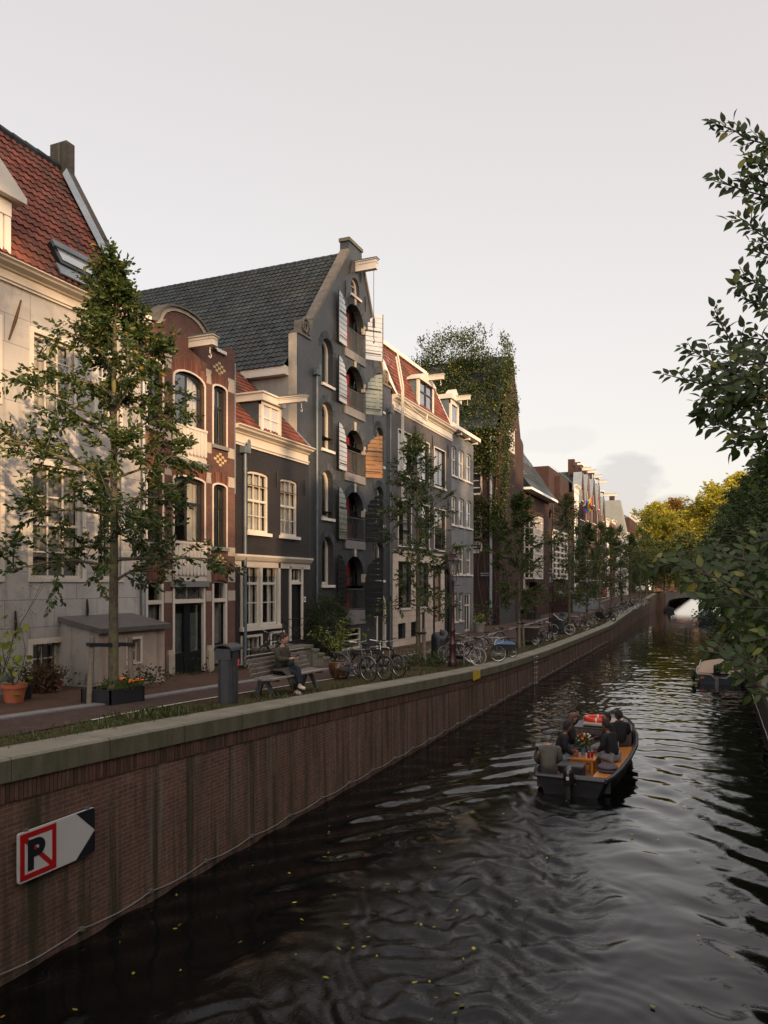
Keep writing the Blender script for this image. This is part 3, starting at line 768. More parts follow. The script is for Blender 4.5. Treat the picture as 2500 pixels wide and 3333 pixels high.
# ================================================================== cream rendered house on the left
h = House('tall cream rendered house with steep red pantile roof at the left edge', -14.0, 5.0, 0, 2.3)
h.y1 = h.Y(458)
zc0, zc1 = h.Z(130, 966), on_x(130, 880, h.x + .36).z
ze = zc1
for (a, b, t, bo, ro) in ((96, 250, 1061, 1342, 4), (92, 278, 1489, 1897, 4), (-190, 13, 1440, 1897, 4), (-170, 5, 960, 1340, 4), (306, 398, 1170, 1395, 4), (306, 402, 1535, 1850, 4)):
    y0, y1, z0, z1 = h.rect(a, b, t, bo)
    if a > 300: z0, z1 = (zu0, zu1) if bo < 1500 else (zl0, zl1)
    if a == 96: zu0, zu1 = z0, z1
    if a == 92: zl0, zl1 = z0, z1
    if a < 0: z0, z1 = (zu0, zu1) if bo < 1500 else (zl0, zl1)
    h.win(y0 + .10, y1 - .10, z0 + .10, z1 - .10, 0, 3, (.22, .74), .07, .03, .07, .10, mid=.48, curtain='f' if a == 96 else ('fg' if a == 92 else 'lr'), fmat=CREAM)
y0, y1, z0, z1 = h.rect(90, 214, 2082, 2212)
h.win(y0 + .12, y1 - .12, z0 + .06, z1 - .12, 0, 2, (.5,), .06, .03, .16, .12, curtain='')
f = kids(h.root)[-1]
mb = MB()
for k in range(4): y = y0 + .3 + k * (y1 - y0 - .5) / 4; mb.tube([(h.x - .03, y, z0), (h.x - .03, y, z1 - .05)], .011, 6)
mb.build('window_bars', BLACKM, h.root)
h.wall([(h.y0, h.zb - .4), (h.y1, h.zb - .4), (h.y1, zc0 + .02), (h.y0, zc0 + .02)], PL_CREAM)
cornice(h, h.y0, h.y1 + .05, zc0, zc1, CPROF, CREAM)
h.shell(7.2, ze, BR_BROWN)
# roof: slope up from the cornice, brick parapet on the right verge, chimney
rp = on_y(190, 545, h.y1 - .3); run, rise = h.x - rp.x + .1, rp.z - ze
mb = MB(); V = Vector((-run, 0, rise)); tiled(mb, (h.x + .1, h.y0, ze), (0, 1, 0), V, h.y1 - h.y0 - .32, V.length, .20, .27, .026)
rf = mb.build('roof', TILE_RED, h.root)
mb = MB(); ridge(mb, (h.x - run + .1, h.y0, ze + rise), (h.x - run + .1, h.y1 - .3, ze + rise)); mb.build('ridge_tiles', TILE_SLATE, rf)
mb = MB(); mb.add([(h.x - run, h.y0, ze + rise), (h.x - run, h.y1 - .3, ze + rise), (h.x - 2 * run - .7, h.y1 - .3, ze), (h.x - 2 * run - .7, h.y0, ze)], [(0, 1, 2, 3)]); mb.build('rear_slope', TILE_RED, rf)
yp0, yp1 = h.y1 - .30, h.y1
gx = lambda t: (h.x + .12 - run * t, ze + rise * t)
mb = MB(); poly = [(h.x - 7, ze - 1), (h.x + .05, ze - 1), (h.x + .15, ze + .10)] + [(gx(t)[0], gx(t)[1] + .34) for t in (.15, .9)] + [(gx(.9)[0], gx(.9)[1] + 1.15), (gx(1.12)[0], gx(.9)[1] + 1.15), (gx(1.12)[0], gx(1)[1] + .2), (h.x - 7, ze)]
mb.prism([(a, b) for a, b in poly], yp0, yp1, 'y'); mb.build('gable_parapet', brick('moss_dark_brick', (.13, .10, .08), (.09, .075, .06), (.05, .05, .04), stain=(.05, .05, .03)), h.root)
mb = MB(); a0, a1 = gx(.02), gx(.92); mb.add([(a0[0] + .12, yp0 - .2, a0[1] + .02), (a0[0] + .05, yp0 + .01, a0[1] + .28), (a1[0] + .05, yp0 + .01, a1[1] + .3), (a1[0] + .12, yp0 - .2, a1[1] + .02)], [(0, 1, 2, 3)]); mb.build('lead_flashing', ZINCL, h.root)
# skylight set in the slope
sl = lambda px, py: on_slope(px, py)
def on_slope(px, py, hh=None):
    n = Vector((rise, 0, run)).normalized(); o = Vector((h.x + .1, 0, ze)); r = ray(px, py); t = (o - CAM).dot(n) / r.dot(n); return CAM + r * t
c1, c2 = on_slope(130, 770), on_slope(222, 880)
ya, yb = c1.y, c2.y; n = Vector((rise, 0, run)).normalized(); Vn = V.normalized()
base = lambda y, s, k: Vector((h.x + .1, y, ze)) + Vn * s + n * k
s0, s1 = (c2.z - ze) / Vn.z - .1, (c1.z - ze) / Vn.z - .25
ya, yb = ya + .05, ya + 1.25
mb = MB(); mb.obox((base(ya, s0, .09) + base(yb, s1, .09)) / 2, (0, 1, 0), Vn, n, (yb - ya) / 2, (s1 - s0) / 2, .08)
sk_ = mb.build('skylight', DKGREEN, h.root)
mb = MB(); mb.obox((base(ya, s0, .18) + base(yb, s1, .18)) / 2, (0, 1, 0), Vn, n, (yb - ya) / 2 - .11, (s1 - s0) / 2 - .12, .006)
mb.build('pane', M('skylight_glass', (.5, .52, .53), .08, .02, 1, 0, .5, .9), sk_)
mb = MB(); mb.obox(base((ya + yb) / 2, s1 - .08, .2), (0, 1, 0), Vn, n, (yb - ya) / 2, .1, .04); mb.build('top_flashing', ZINC, sk_)
mb = MB(); mb.obox(base((ya + yb) / 2, s0 - .16, .1), (0, 1, 0), Vn, n, (yb - ya) / 2 + .1, .16, .02); mb.build('apron', ZINCL, sk_)
# dormer at the left edge of the picture
dy0, dy1 = h.Y(-200), h.Y(38); dz0, dz1 = ze + .05, h.Z(20, 645)
dn = empty('x', (0, 0, 0)); bpy.data.objects.remove(dn)
mb = MB(); xd = h.x - .02
mb.box(xd - 2.6, xd, dy0, dy0 + .16, dz0, dz1); mb.box(xd - 2.6, xd, dy1 - .16, dy1, dz0, dz1); mb.box(xd - .08, xd, dy0, dy1, dz0, dz0 + .1); mb.box(xd - .1, xd + .02, dy0, dy1, dz1 - .35, dz1)
d = mb.build('dormer', WHITE, h.root)
mb = MB(); mb.box(xd - .06, xd - .05, dy0 + .1, dy1 - .1, dz0, dz1); mb.build('pane', GLASS, d)
mb = MB(); mb.box(xd - .055, xd - .01, dy1 - .27, dy1 - .2, dz0, dz1 - .3); mb.box(xd - .055, xd - .01, dy1 - .6, dy1 - .57, dz0, dz1 - .3); mb.box(xd - .055, xd - .012, dy0, dy1 - .2, (dz0 + dz1) / 2, (dz0 + dz1) / 2 + .04); mb.build('glazing_bars', WHITE, d)
mb = MB(); yc = (dy0 + dy1) / 2
mb.prism([(dy0 - .25, dz1), (dy1 + .25, dz1), (dy1 + .25, dz1 + .12), (yc, dz1 + 1.0), (dy0 - .25, dz1 + .12)], xd - 2.9, xd + .2); mb.build('pediment', CREAM, d)
mb = MB(); mb.ball((xd + .1, yc + .2, dz1 + 1.05), .2, sx=.5); mb.build('finial', WHITE, d)
pd = h
mb = anchor(h, h.Y(46), h.Z(46, 1041), 1.0, .32); mb.build('wall_anchor', M('rusty_iron', (.09, .045, .02), .8, .4, 12, .3), h.root)
mb = anchor(h, h.Y(47), h.Z(47, 2032), .6); mb.build('wall_anchor', BLACKM, h.root)
mb = anchor(h, h.Y(281), h.Z(281, 1987), .55); mb.build('wall_anchor', BLACKM, h.root)
downpipe(h, h.Y(460), 2.3, zc0 - .3, False, ZINCL, .06)
CREAMH = h
# outhouse against it
ox = -12.85
oy0, oy1 = on_x(321, 2243, ox).y, on_x(536, 2232, ox).y
oh = House('small stained render outhouse with sloping lead roof in front of the cream house', ox, oy0, oy1, zg(oy0), 'outhouse', 'outhouse')
y0, y1, z0, z1 = oh.rect(410, 461, 2075, 2166)
oh.win(y0 + .06, y1 - .06, z0 + .05, z1 - .06, 0, 2, (.5,), .05, .025, .10, .06, curtain='g')
zt, zk = oh.Z(321, 2059), on_x(213, 2021, -14.0).z
oh.wall([(oy0, oh.zb - .3), (oy1, oh.zb - .3), (oy1, zt), (oy0, zt)], PL_PINK, .14)
mb = MB(); mb.prism([(-14.0, oh.zb - .3), (ox - .003, oh.zb - .3), (ox - .003, zt), (-14.0, zk)], oy0, oy0 + .04, 'y'); mb.prism([(-14.0, oh.zb - .3), (ox - .003, oh.zb - .3), (ox - .003, zt), (-14.0, zk)], oy1 - .04, oy1, 'y'); mb.build('side_walls', PL_GREY, oh.root)
mb = MB(); mb.prism([(-14.0, zk), (ox + .12, zt - .02), (ox + .12, zt + .09), (-14.0, zk + .11)], oy0 - .08, oy1 + .1, 'y'); mb.build('roof', M('lead_sheet', (.10, .092, .092), .6, .25, 2, .2), oh.root)
mb = MB(); pv = on_y(290, 2205, oy0 - .01)
mb.box(pv.x - .12, pv.x + .12, oy0 - .02, oy0 + .005, pv.z - .1, pv.z + .1)
for k in range(5): mb.box(pv.x - .1, pv.x + .1, oy0 - .035, oy0 - .02, pv.z - .08 + k * .035, pv.z - .07 + k * .035)
mb.build('air_vent', ZINCL, oh.root)
# ================================================================== red brick gabled house
h = House('narrow red brick house with curved bell gable, pale brick diamonds and scalloped balcony boards', -14.1, 0, 0, 2.08)
h.y0, h.y1 = CREAMH.y1 + .02, h.Y(765)
YL = lambda px: h.Y(px)
zt_l, zt_r = h.Z(725, 1160), h.Z(750, 1145)
FR = M('dark_window_frame', (.02, .026, .028), .35, .2, 4, .05)
bays = [(474, 532), (562, 668), (690.5, 739)]
zr3 = (h.Z(566, 1377), h.Z(562, 1192)); zr2 = (h.Z(566, 1763), h.Z(627, 1556)); zr1 = (h.Z(569, 2190), h.Z(569, 1889))
zs3 = (h.Z(690.5, 1445), h.Z(690.5, 1248)); zs2 = (h.Z(693, 1780), h.Z(693, 1573)); zs1 = (h.Z(687, 2170), h.Z(687, 1889))
for k, (a, b) in enumerate(bays):
    y0, y1 = h.Y(a), h.Y(b)
    for fl in range(3):
        if k == 1: z0, z1 = (zr1, zr2, zr3)[fl]
        else: z0, z1 = (zs1, zs2, zs3)[fl]
        if fl == 0:
            lt = h.Z(569, 1959)
            if k == 1:
                h.win(y0, y1, lt, z1, .12, 2, (), .07, .03, .08, 0, fmat=CREAM, name='fanlight', curtain='fg')
                h.holes.append(arch(y0, y1, h.zb - .1, lt - .002, 0))
                mb = MB(); mb.box(h.x - .16, h.x - .10, y0, y1, h.zb - .05, h.zb + .55)
                ym = (y0 + y1) / 2
                for (p, q_) in ((y0, y0 + .13), (ym - .13, ym - .004), (ym + .004, ym + .13), (y1 - .13, y1)): mb.box(h.x - .161, h.x - .08, p, q_, h.zb - .05, lt)
                mb.box(h.x - .162, h.x - .082, y0, y1, lt - .12, lt - .003); mb.box(h.x - .158, h.x - .079, y0, y1, h.zb + .5, h.zb + .62)
                dd = mb.build('double_door', DKGREEN, h.root)
                mb = MB(); mb.box(h.x - .14, h.x - .13, y0 + .1, y1 - .1, h.zb + .6, lt - .1); mb.build('pane', GLASS, dd)
                mb = MB(); mb.box(h.x - .20, h.x - .19, y0 + .1, y1 - .1, h.zb + .6, h.zb + 1.75); mb.build('frosted_film', M('frosted_film', (.17, .19, .19), .6, .1, 2, 0), dd)
                mb = MB()
                for (p, q_) in ((y0 + .1, ym), (ym, y1 - .1)):
                    for (s0_, s1_) in (((p, lt + .08), (q_, z1 - .1)), ((p, z1 - .1), (q_, lt + .08))): mb.tube([(h.x - .05, s0_[0], s0_[1]), (h.x - .05, s1_[0], s1_[1])], .012, 5)
                mb.build('fanlight_grille', BLACKM, h.root)
            else:
                h.win(y0, y1, lt, z1, .08, 1, (), .06, .03, .08, 0, fmat=CREAM, name='fanlight')
                h.win(y0, y1, h.zb + (.05 if k else .25), lt - .002, 0, 1, (.33,), .09, .05, .09, 0, fmat=DKGREEN, curtain='fg')
            mb = MB()
            for yy in (y0 - .0, y1 - .09): mb.box(h.x - .075, h.x + .012, yy, yy + .09, h.zb, z1 - .1)
            mb.box(h.x - .075, h.x + .010, y0 + .09, y1 - .09, lt - .05, lt + .05)
            mb.build('door_casing' if k == 1 else 'window_casing', CREAM, h.root)
        else:
            f = h.win(y0 + .05, y1 - .05, z0, z1, .28 if (k == 1 and fl == 2) else .12, 2, (), .075, .06, .10, .05, cmat=CREAM, fmat=FR, mid=.62 if k == 1 else .66, curtain='b' if False else ('r' if k == 1 else 'lg'), sill=0 if k == 1 else .06, sillmat=KERB)
            if k == 1:   # scalloped balcony boards
                mb = MB(); zb_ = z0 - (z1 - z0) * .50; n = 9; w = (y1 - y0) / n
                for i in range(n):
                    ya_, yb_ = y0 + i * w + .012, y0 + (i + 1) * w - .012; yc = (ya_ + yb_) / 2; r_ = (yb_ - ya_) / 2
                    mb.prism([(yb_, z0 - .02), (ya_, z0 - .02)] + [(yc - r_ * cos(t), zb_ + r_ - r_ * sin(t)) for t in np.linspace(0, pi, 6)], h.x + .05, h.x + .08)
                mb.box(h.x, h.x + .1, y0, y1, z0 - .04, z0 + .03); mb.box(h.x, h.x + .06, y0, y1, zb_ - .16, zb_ - .06); mb.box(h.x, h.x + .03, y0, y1, zb_ - .07, z0 - .03)
                mb.build('balcony_boards', CREAM, h.root)
                mb = MB(); mb.box(h.x, h.x + .07, y0 - .12, y1 + .12, zb_ - .33, zb_ - .165); mb.build('stone_ledge', KERB, h.root)
# gable outline
yc = h.Y(600); hw = 1.02
zsh = h.Z(694, 1140); zpk = h.Z(595, 1008)
out = [(h.y0, h.zb - .4), (h.y1, h.zb - .4), (h.y1, zsh + .32), (h.y1 - .55, zsh + .32), (h.y1 - .55, zsh), (yc + 1.5, zsh)]
curve = [(1.42, .02), (1.27, .10), (1.17, .28), (1.10, .55), (.95, .85), (.7, 1.1), (.38, 1.24), (0, 1.29)]
sc_ = (zpk - zsh) / 1.29
cur = [(yc + a, zsh + b * sc_) for a, b in curve] + [(yc - a, zsh + b * sc_) for a, b in curve[::-1][1:]]
out += cur + [(yc - 1.5, zsh), (h.y0, zsh)]
h.wall(out, BR_RED)
mb = MB(); n = len(cur); inner = [(yc + (a - yc) * .86, zsh + (b - zsh) * .86) for a, b in cur]
for i in range(n - 1): mb.prism([cur[i], cur[i + 1], inner[i + 1], inner[i]], h.x - .3, h.x + .035)
mb.build('gable_band', STONEW, h.root)
mb = MB(); outr = [(yc + (a - yc) * 1.07, zsh + (b - zsh) * 1.07) for a, b in cur]
for i in range(n - 1): mb.prism([outr[i], outr[i + 1], cur[i + 1], cur[i]], h.x - .35, h.x + .10)
mb.build('gable_coping', M('mossy_coping', (.13, .12, .095), .85, .3, 4, .4), h.root)
mb = MB(); mb.box(h.x - .3, h.x + .08, yc + 1.5, h.y1 - .56, zsh, zsh + .1); mb.box(h.x - .3, h.x + .08, h.y0, yc - 1.5, zsh, zsh + .1); mb.build('parapet_cap', WHITE, h.root)
mb = MB()     # stone bands and blocks beside the windows
for (za, zb2) in ((zs3[1] - .05, zs3[1] + .38), (zs3[0] - .30, zs3[0] + .02), (zs2[1] - .02, zs2[1] + .30), (zs2[0] - .25, zs2[0] + .02), (h.Z(687, 1957), h.Z(687, 1925) + .02), (zs1[1] - .05, zs1[1] + .30)):
    for (p, q_) in ((h.Y(535), h.Y(559)), (h.Y(671), h.Y(688)), (h.Y(742), h.y1)):
        mb.box(h.x - .01, h.x + .006, p, q_, za, zb2)
mb.build('stone_blocks', STONEW, h.root)
mb = MB()
for (px, py) in ((508, 1114), (714, 1200), (717, 1496), (716, 1825)):
    y, z = h.Y(px), h.Z(px, py)
    for i in range(-2, 3):
        for j in range(-3, 4):
            if abs(i) * 1.5 + abs(j) <= 3.2 and (i + j) % 2 == 0: mb.box(h.x - .01, h.x + .005, y + i * .13 - .065, y + i * .13 + .065, z + j * .085 - .035, z + j * .085 + .035)
mb.build('pale_brick_diamonds', M('yellow_glazed_brick', (.55, .40, .20), .6, .12, 9, .1), h.root)
mb = MB()     # flat brick arches over the openings
for k, (a, b) in enumerate(bays):
    y0, y1 = h.Y(a), h.Y(b)
    for z in ((zr3[1], zr2[1], zr1[1]) if k == 1 else (zs3[1], zs2[1], zs1[1])):
        n = int((y1 - y0) / .075); ym = (y0 + y1) / 2
        for i in range(n + 1):
            mb.rn = R.random(); y = y0 + (y1 - y0) * i / n; t = (y - ym) / (y1 - y0) * 2; zz = z - (.12 + (.16 if (k == 1 and z == zr3[1]) else 0)) * t * t + .03
            mb.prism([(y - .03, zz), (y + .03, zz), (y + .03 + t * .05, zz + .36), (y - .03 + t * .05, zz + .36)], h.x - .01, h.x + .009)
mb.build('brick_arches', tiles('arch_brick', (.20, .075, .05), (.12, .055, .04)), h.root)
beam(h, (h.x, h.Y(622), h.Z(613, 1131)), .85, .25, .26)
h.shell(8, zsh, BR_BROWN)
mb = MB(); mb.add([(h.x - .3, h.y0, zsh - .3), (h.x - 8, h.y0, zsh - .3), (h.x - 8, h.y1, zsh - .3), (h.x - .3, h.y1, zsh - .3)], [(0, 1, 2, 3)]); mb.build('flat_roof', ZINC, h.root)
number(h, 469, 2005, '4')
mb = MB(); mb.box(h.x + .0, h.x + .02, h.y1 - .035, h.y1 + .01, h.zb + 5.5, zsh - .1); mb.build('edge_flashing', ZINCL, h.root)
mb = MB(); mb.prism([(h.Y(470), h.Z(470, 1140)), (h.Y(490), h.Z(470, 1140)), (h.Y(487), h.Z(470, 1115)), (h.Y(473), h.Z(470, 1115))], h.x, h.x + .3); mb.build('lamp_box', ZINC, h.root)
mb = MB()
for px in (551, 680): y = h.Y(px); mb.box(h.x - .02, h.x + .10, y - .13, y + .13, h.zb - .1, h.zb + .62); mb.prism([(y - .13, h.zb + .62), (y + .13, h.zb + .62), (y + .1, h.zb + .74), (y - .1, h.zb + .74)], h.x, h.x + .07)
mb.build('stone_bollards', STONEW, h.root)
BRK = h
# ================================================================== low black brick house with dormer
h = House('low black painted brick house with cream cornice, red roof and dormer beside the dark warehouse', -14.3, 0, 0, 1.95)
h.y0, h.y1 = BRK.y1 + .02, h.Y(1005)
zc0, zc1 = h.Z(900, 1484), on_x(900, 1417, h.x + .36).z
for (a, b, t, bo) in ((806, 875, 1527, 1730), (913, 969, 1552, 1744)):
    y0, y1, z0, z1 = h.rect(a, b, t, bo)
    if a == 806: zz = (z0, z1)
    z0, z1 = zz
    h.win(y0, y1, z0, z1, .10, 3, (.25, .78), .09, .026, .06, 0, fmat=CREAM, mid=.52, curtain='f', sill=.1, sillmat=WHITE)
y0, y1, z0, z1 = h.rect(785, 907, 1827, 2042); ym = (y0 + y1) / 2
for p, q_ in ((y0 + .06, ym - .05), (ym + .05, y1 - .06)):
    h.win(p, q_, z0, z1, 0, 2, (.35,), .09, .03, .05, 0, fmat=CREAM, mid=.68, curtain='lr')
mb = MB(); mb.box(h.x - .05, h.x + .04, ym - .07, ym + .07, z0, z1); mb.box(h.x - .03, h.x + .05, y0 - .06, y0 + .075, z0, z1 + .1); mb.box(h.x - .03, h.x + .05, y1 - .075, y1 + .06, z0, z1 + .1); mb.box(h.x - .05, h.x + .12, y0 - .1, y1 + .1, z0 - .14, z0 + .0); mb.box(h.x - .03, h.x + .045, y0, y1, z1, z1 + .1); mb.build('window_surround', CREAM, h.root)
dy0, dy1 = h.Y(941), h.Y(983); dzt, dzb, dzm = h.Z(941, 1838), h.Z(941, 2086), h.Z(941, 1900)
h.win(dy0 + .1, dy1 - .1, dzm + .06, dzt - .08, 0, 2, (), .07, .03, .05, 0, name='fanlight')
h.holes.append(arch(dy0 + .1, dy1 - .1, dzb, dzm, 0))
mb = MB(); mb.box(h.x - .15, h.x - .10, dy0 + .1, dy1 - .1, dzb, dzm)
for z in (dzb + .15, dzb + 1.1): mb.box(h.x - .10, h.x - .085, dy0 + .25, dy1 - .25, z, z + .75)
mb.build('door', DKGREEN, h.root)
mb = MB(); mb.box(h.x - .06, h.x + .05, dy0 - .02, dy0 + .1, dzb, dzt); mb.box(h.x - .06, h.x + .05, dy1 - .1, dy1 + .02, dzb, dzt); mb.box(h.x - .06, h.x + .06, dy0, dy1, dzt - .08, dzt + .05); mb.box(h.x - .06, h.x + .06, dy0 + .1, dy1 - .1, dzm - .02, dzm + .07); mb.build('door_casing', CREAM, h.root)
for (a, b, t, bo) in ((783, 853, 2070, 2160), (879, 925, 2056, 2120)):
    y0, y1, z0, z1 = h.rect(a, b, t, bo); z0 = max(z0, h.zb + .05); h.win(y0 + .08, y1 - .08, z0, z1 - .08, 0, 2 if b > 900 else 4, (.5,), .06, .025, .08, .08, curtain='g')
h.wall([(h.y0, h.zb - .4), (h.y1, h.zb - .4), (h.y1, zc0 + .02), (h.y0, zc0 + .02)], BR_BLACK, .14)
cornice(h, h.y0, h.y1 - .1, zc0, zc1, CPROF, CREAM)
zm = h.Z(783, 1804); cornice(h, h.y0 + .1, h.y1 + .02, zm - .42, zm, [(0, 0), (.05, 0), (.05, .45), (.12, .55), (.20, .85), (.20, 1), (0, 1)], CREAM, 'shop_cornice')
run, rise = 4.1, 4.2; ze = zc1
mb = MB(); V = Vector((-run, 0, rise)); tiled(mb, (h.x + .15, h.y0, ze), (0, 1, 0), V, h.y1 - h.y0, V.length, .21, .28, .024, sub=4); rf = mb.build('roof', TILE_RED, h.root)
mb = MB(); ridge(mb, (h.x - run + .15, h.y0, ze + rise), (h.x - run + .15, h.y1, ze + rise)); mb.build('ridge_tiles', TILE_SLATE, rf)
mb = MB(); mb.prism([(h.x + .2, ze), (h.x + .12, ze + .12), (h.x - run + .1, ze + rise + .12), (h.x - run, ze + rise)], h.y1 - .14, h.y1 - .02, 'y'); mb.build('verge_flashing', ZINCL, rf)
xd = h.x + .04; q0, q1 = on_x(851, 1303, xd).y, on_x(916, 1303, xd).y; dz0, dz1 = ze + .05, on_x(851, 1303, xd).z
mb = MB(); w = .12
mb.box(xd - .1, xd, q0, q0 + w, dz0, dz1); mb.box(xd - .1, xd, q1 - w, q1, dz0, dz1); mb.box(xd - .1, xd + .005, q0, q1, dz0, dz0 + .1); mb.box(xd - .1, xd + .005, q0, q1, dz1 - .12, dz1)
d = mb.build('dormer', CREAM, h.root)
mb = MB(); mb.box(xd - .07, xd - .06, q0 + w, q1 - w, dz0, dz1); mb.build('pane', M('sky_lit_glass', (.45, .44, .44), .05, .02, 1, 0, 0, 1), d)  # sky reflection put into the pale pane colour
mb = MB(); yy = (q0 + q1) / 2; mb.box(xd - .06, xd - .02, yy - .02, yy + .02, dz0, dz1); mb.box(xd - .06, xd - .022, q0, q1, (dz0 + dz1) / 2 - .02, (dz0 + dz1) / 2 + .02)
mb.box(xd - .08, xd - .01, q0 + w, q0 + w + .05, dz0, dz1); mb.box(xd - .08, xd - .01, q1 - w - .05, q1 - w, dz0, dz1); mb.build('glazing_bars', WHITE, d)
mb = MB(); mb.prism([(xd - .1, dz0), (xd - .1, dz1), (xd - 2.3, dz1 - .05)], q0 + .02, q0 + .05, 'y'); mb.prism([(xd - .1, dz0), (xd - .1, dz1), (xd - 2.3, dz1 - .05)], q1 - .05, q1 - .02, 'y'); mb.build('dormer_cheeks', M('dark_slate_cheek', (.045, .055, .065), .5, .2, 3, .1), d)
mb = MB(); mb.box(xd - 2.6, xd + .12, q0 - .10, q1 + .10, dz1, dz1 + .24); mb.box(xd - 2.6, xd + .17, q0 - .15, q1 + .15, dz1 + .24, dz1 + .30); mb.build('dormer_cornice', CREAM, d)
beam(h, (xd + .1, q1 - .35, dz1 + .06), 1.1, .18, .19)
downpipe(h, h.Y(788), 1.95, zc0 - .25, True, ZINC, .06, .12)
anc = MB()
for px, py in ((899, 1560), (990, 1588)):
    k = anchor(h, h.Y(px), h.Z(px, py), .6); anc.add(k.v, k.f)
anc.build('wall_anchors', BLACKM, h.root)
number(h, 991, 1951, '92'); h.shell(8, ze, BR_BLACK)
LOW = h
# ================================================================== dark grey warehouse with shutters
h = House('tall slate grey brick warehouse with stepped neck gable, arched loading doors and open shutters', -14.8, 0, 0, 1.62, 'warehouse', 'canal_warehouse')
h.y0, h.y1 = LOW.y1, h.Y(1272)
yc = h.Y(1157)
zsh = h.Z(1008, 1100); zpk = h.Z(1155, 792); znk = h.Z(1140, 822)
nk = .66
def side(sg):
    e = h.y1 if sg > 0 else h.y0; w = abs(e - yc)
    return [(yc + sg * w, zsh), (yc + sg * (w - .75), zsh), (yc + sg * (w - .95), zsh + .05), (yc + sg * (w - 1.25), zsh + .75), (yc + sg * (nk + .05), znk)]
out = [(h.y0, h.zb - .4), (h.y1, h.zb - .4)] + side(1) + [(yc + nk, zpk), (yc - nk, zpk)] + side(-1)[::-1]
RED = M('red_door_paint', (.16, .012, .012), .45, .15, 3, .05)
acen = [(1127, 1188, 994, 1133, 1062), (1125.3, 1186, 1194.6, 1320, 1259.5), (1123.6, 1182, 1400, 1535.6, 1461), (1122, 1180.5, 1600, 1757.6, 1681), (1122, 1182, 1810, 1990, 1918.6)]
ya0, ya1 = h.Y(1124), h.Y(1184); ym = (ya0 + ya1) / 2; hw = (ya1 - ya0) / 2
flo = []
for (a, b, t, bo, rt) in acen:
    z1, z0, zr_ = h.Z(1150, t + (994 - t) * 0 + 0) , h.Z(a, bo), h.Z(a, rt)
    z1 = on_x((a + b) / 2, t, h.x).z
    flo.append((z0, z1, zr_))
# attic light
y0, y1 = h.Y(1143), h.Y(1170); z0, z1 = h.Z(1143, 955), on_x(1156, 905, h.x).z
yw = (y0 + y1) / 2
f = h.win(y0, y1, z0, z1, .42, 1, (.62,), .08, .03, .16, 0, fmat=CREAM, sill=.1, sillmat=SILL)
for k, (z0, z1, zr_) in enumerate(flo):
    h.holes.append(arch(ya0, ya1, z0, z1, hw * .95, 12))
sidew = [[(1049.7, 1086.7, 1150, 1245), (1047, 1084.5, 1361, 1458), (1047, 1083, 1580, 1684), (1046, 1080.5, 1808, 1904)], [(1226, 1246, 1242, 1330), (1226, 1243, 1425, 1512), (1226, 1241.5, 1617, 1706), (1229.7, 1252, 1818.6, 1888)]]
for sdn, lst in enumerate(sidew):
    for k, (a, b, t, bo) in enumerate(lst):
        if sdn == 0: y0, y1 = h.Y(1048), h.Y(1084)
        else: y0, y1 = h.Y(1222), h.Y(1248.5)
        z0 = h.Z(a, bo); z1 = z0 + (2.02 if k else 1.95) * (1 if sdn == 0 else .92)
        h.win(y0, y1, z0, z1, (y1 - y0) / 2 * .95, 1, (), .13, .03, .24, 0, fmat=CREAM, sill=.06, sillmat=WHITE, curtain='')
zd = h.Z(1224.6, 1940)
y0, y1 = h.Y(1226), h.Y(1254); h.holes.append(arch(y0, y1, h.zb - .05, zd, (y1 - y0) / 2))
mb = MB(); mb.frame(arch(y0 - .05, y1 + .05, h.zb - .05, zd + .05, (y1 - y0) / 2 + .05), arch(y0 + .1, y1 - .1, h.zb, zd - .1, (y1 - y0) / 2 - .1), h.x + .03, h.x - .1); mb.build('door_casing', CREAM, h.root)
mb = MB(); mb.prism(arch(y0 + .08, y1 - .08, h.zb, zd - .08, (y1 - y0) / 2 - .08), h.x - .16, h.x - .12); mb.build('door', DKGREEN, h.root)
y0, y1 = h.Y(1060), h.Y(1177); zb0, zb1 = h.Z(1177, 2108), h.Z(1177, 2040)
h.win(y0, y1, zb0, zb1, 0, 1, (.38, .72), .08, .06, .06, 0, fmat=CREAM, curtain='g')
h.wall(out, BR_SLATE, .34)
# gable coping, volutes, chimney cap
mb = MB()
for sg in (-1, 1):
    P = side(sg)[2:]
    for i in range(len(P) - 1):
        a, b = P[i], P[i + 1]; nx, nz = (b[1] - a[1]), -(b[0] - a[0]); l = math.hypot(nx, nz); nx, nz = nx / l * sg * .13, nz / l * sg * .13
        mb.prism([(a[0], a[1]), (b[0], b[1]), (b[0] + nx, b[1] + nz), (a[0] + nx, a[1] + nz)], h.x - .36, h.x + .05)
COP = M('sandstone_coping', (.155, .13, .105), .85, .3, 3, .4)
gc = mb.build('gable_coping', COP, h.root)
mb = MB()
for sg in (-1, 1):
    e = h.y1 if sg > 0 else h.y0; cy, cz = e - sg * .62, zsh + .36
    mb.box(h.x - .35, h.x + .05, min(e, e - sg * 1.05), max(e, e - sg * 1.05), zsh - .08, zsh + .03)
    for t in np.linspace(0, 10, 26):
        r_ = .34 * (1 - t / 13); mb.rn = .5
        a = (cy + sg * -r_ * cos(t) * .9, cz + r_ * sin(t)); t2 = t + .42; r2 = .34 * (1 - t2 / 13); b = (cy + sg * -r2 * cos(t2) * .9, cz + r2 * sin(t2))
        mb.tube([(h.x + .0, *a), (h.x + .0, *b)], .065, 6)
    mb.prism([(cy - .33, zsh), (cy + .33, zsh), (cy + .25, cz + .2), (cy, cz + .3), (cy - .25, cz + .2)], h.x - .35, h.x - .02)
mb.build('volute', COP, h.root)
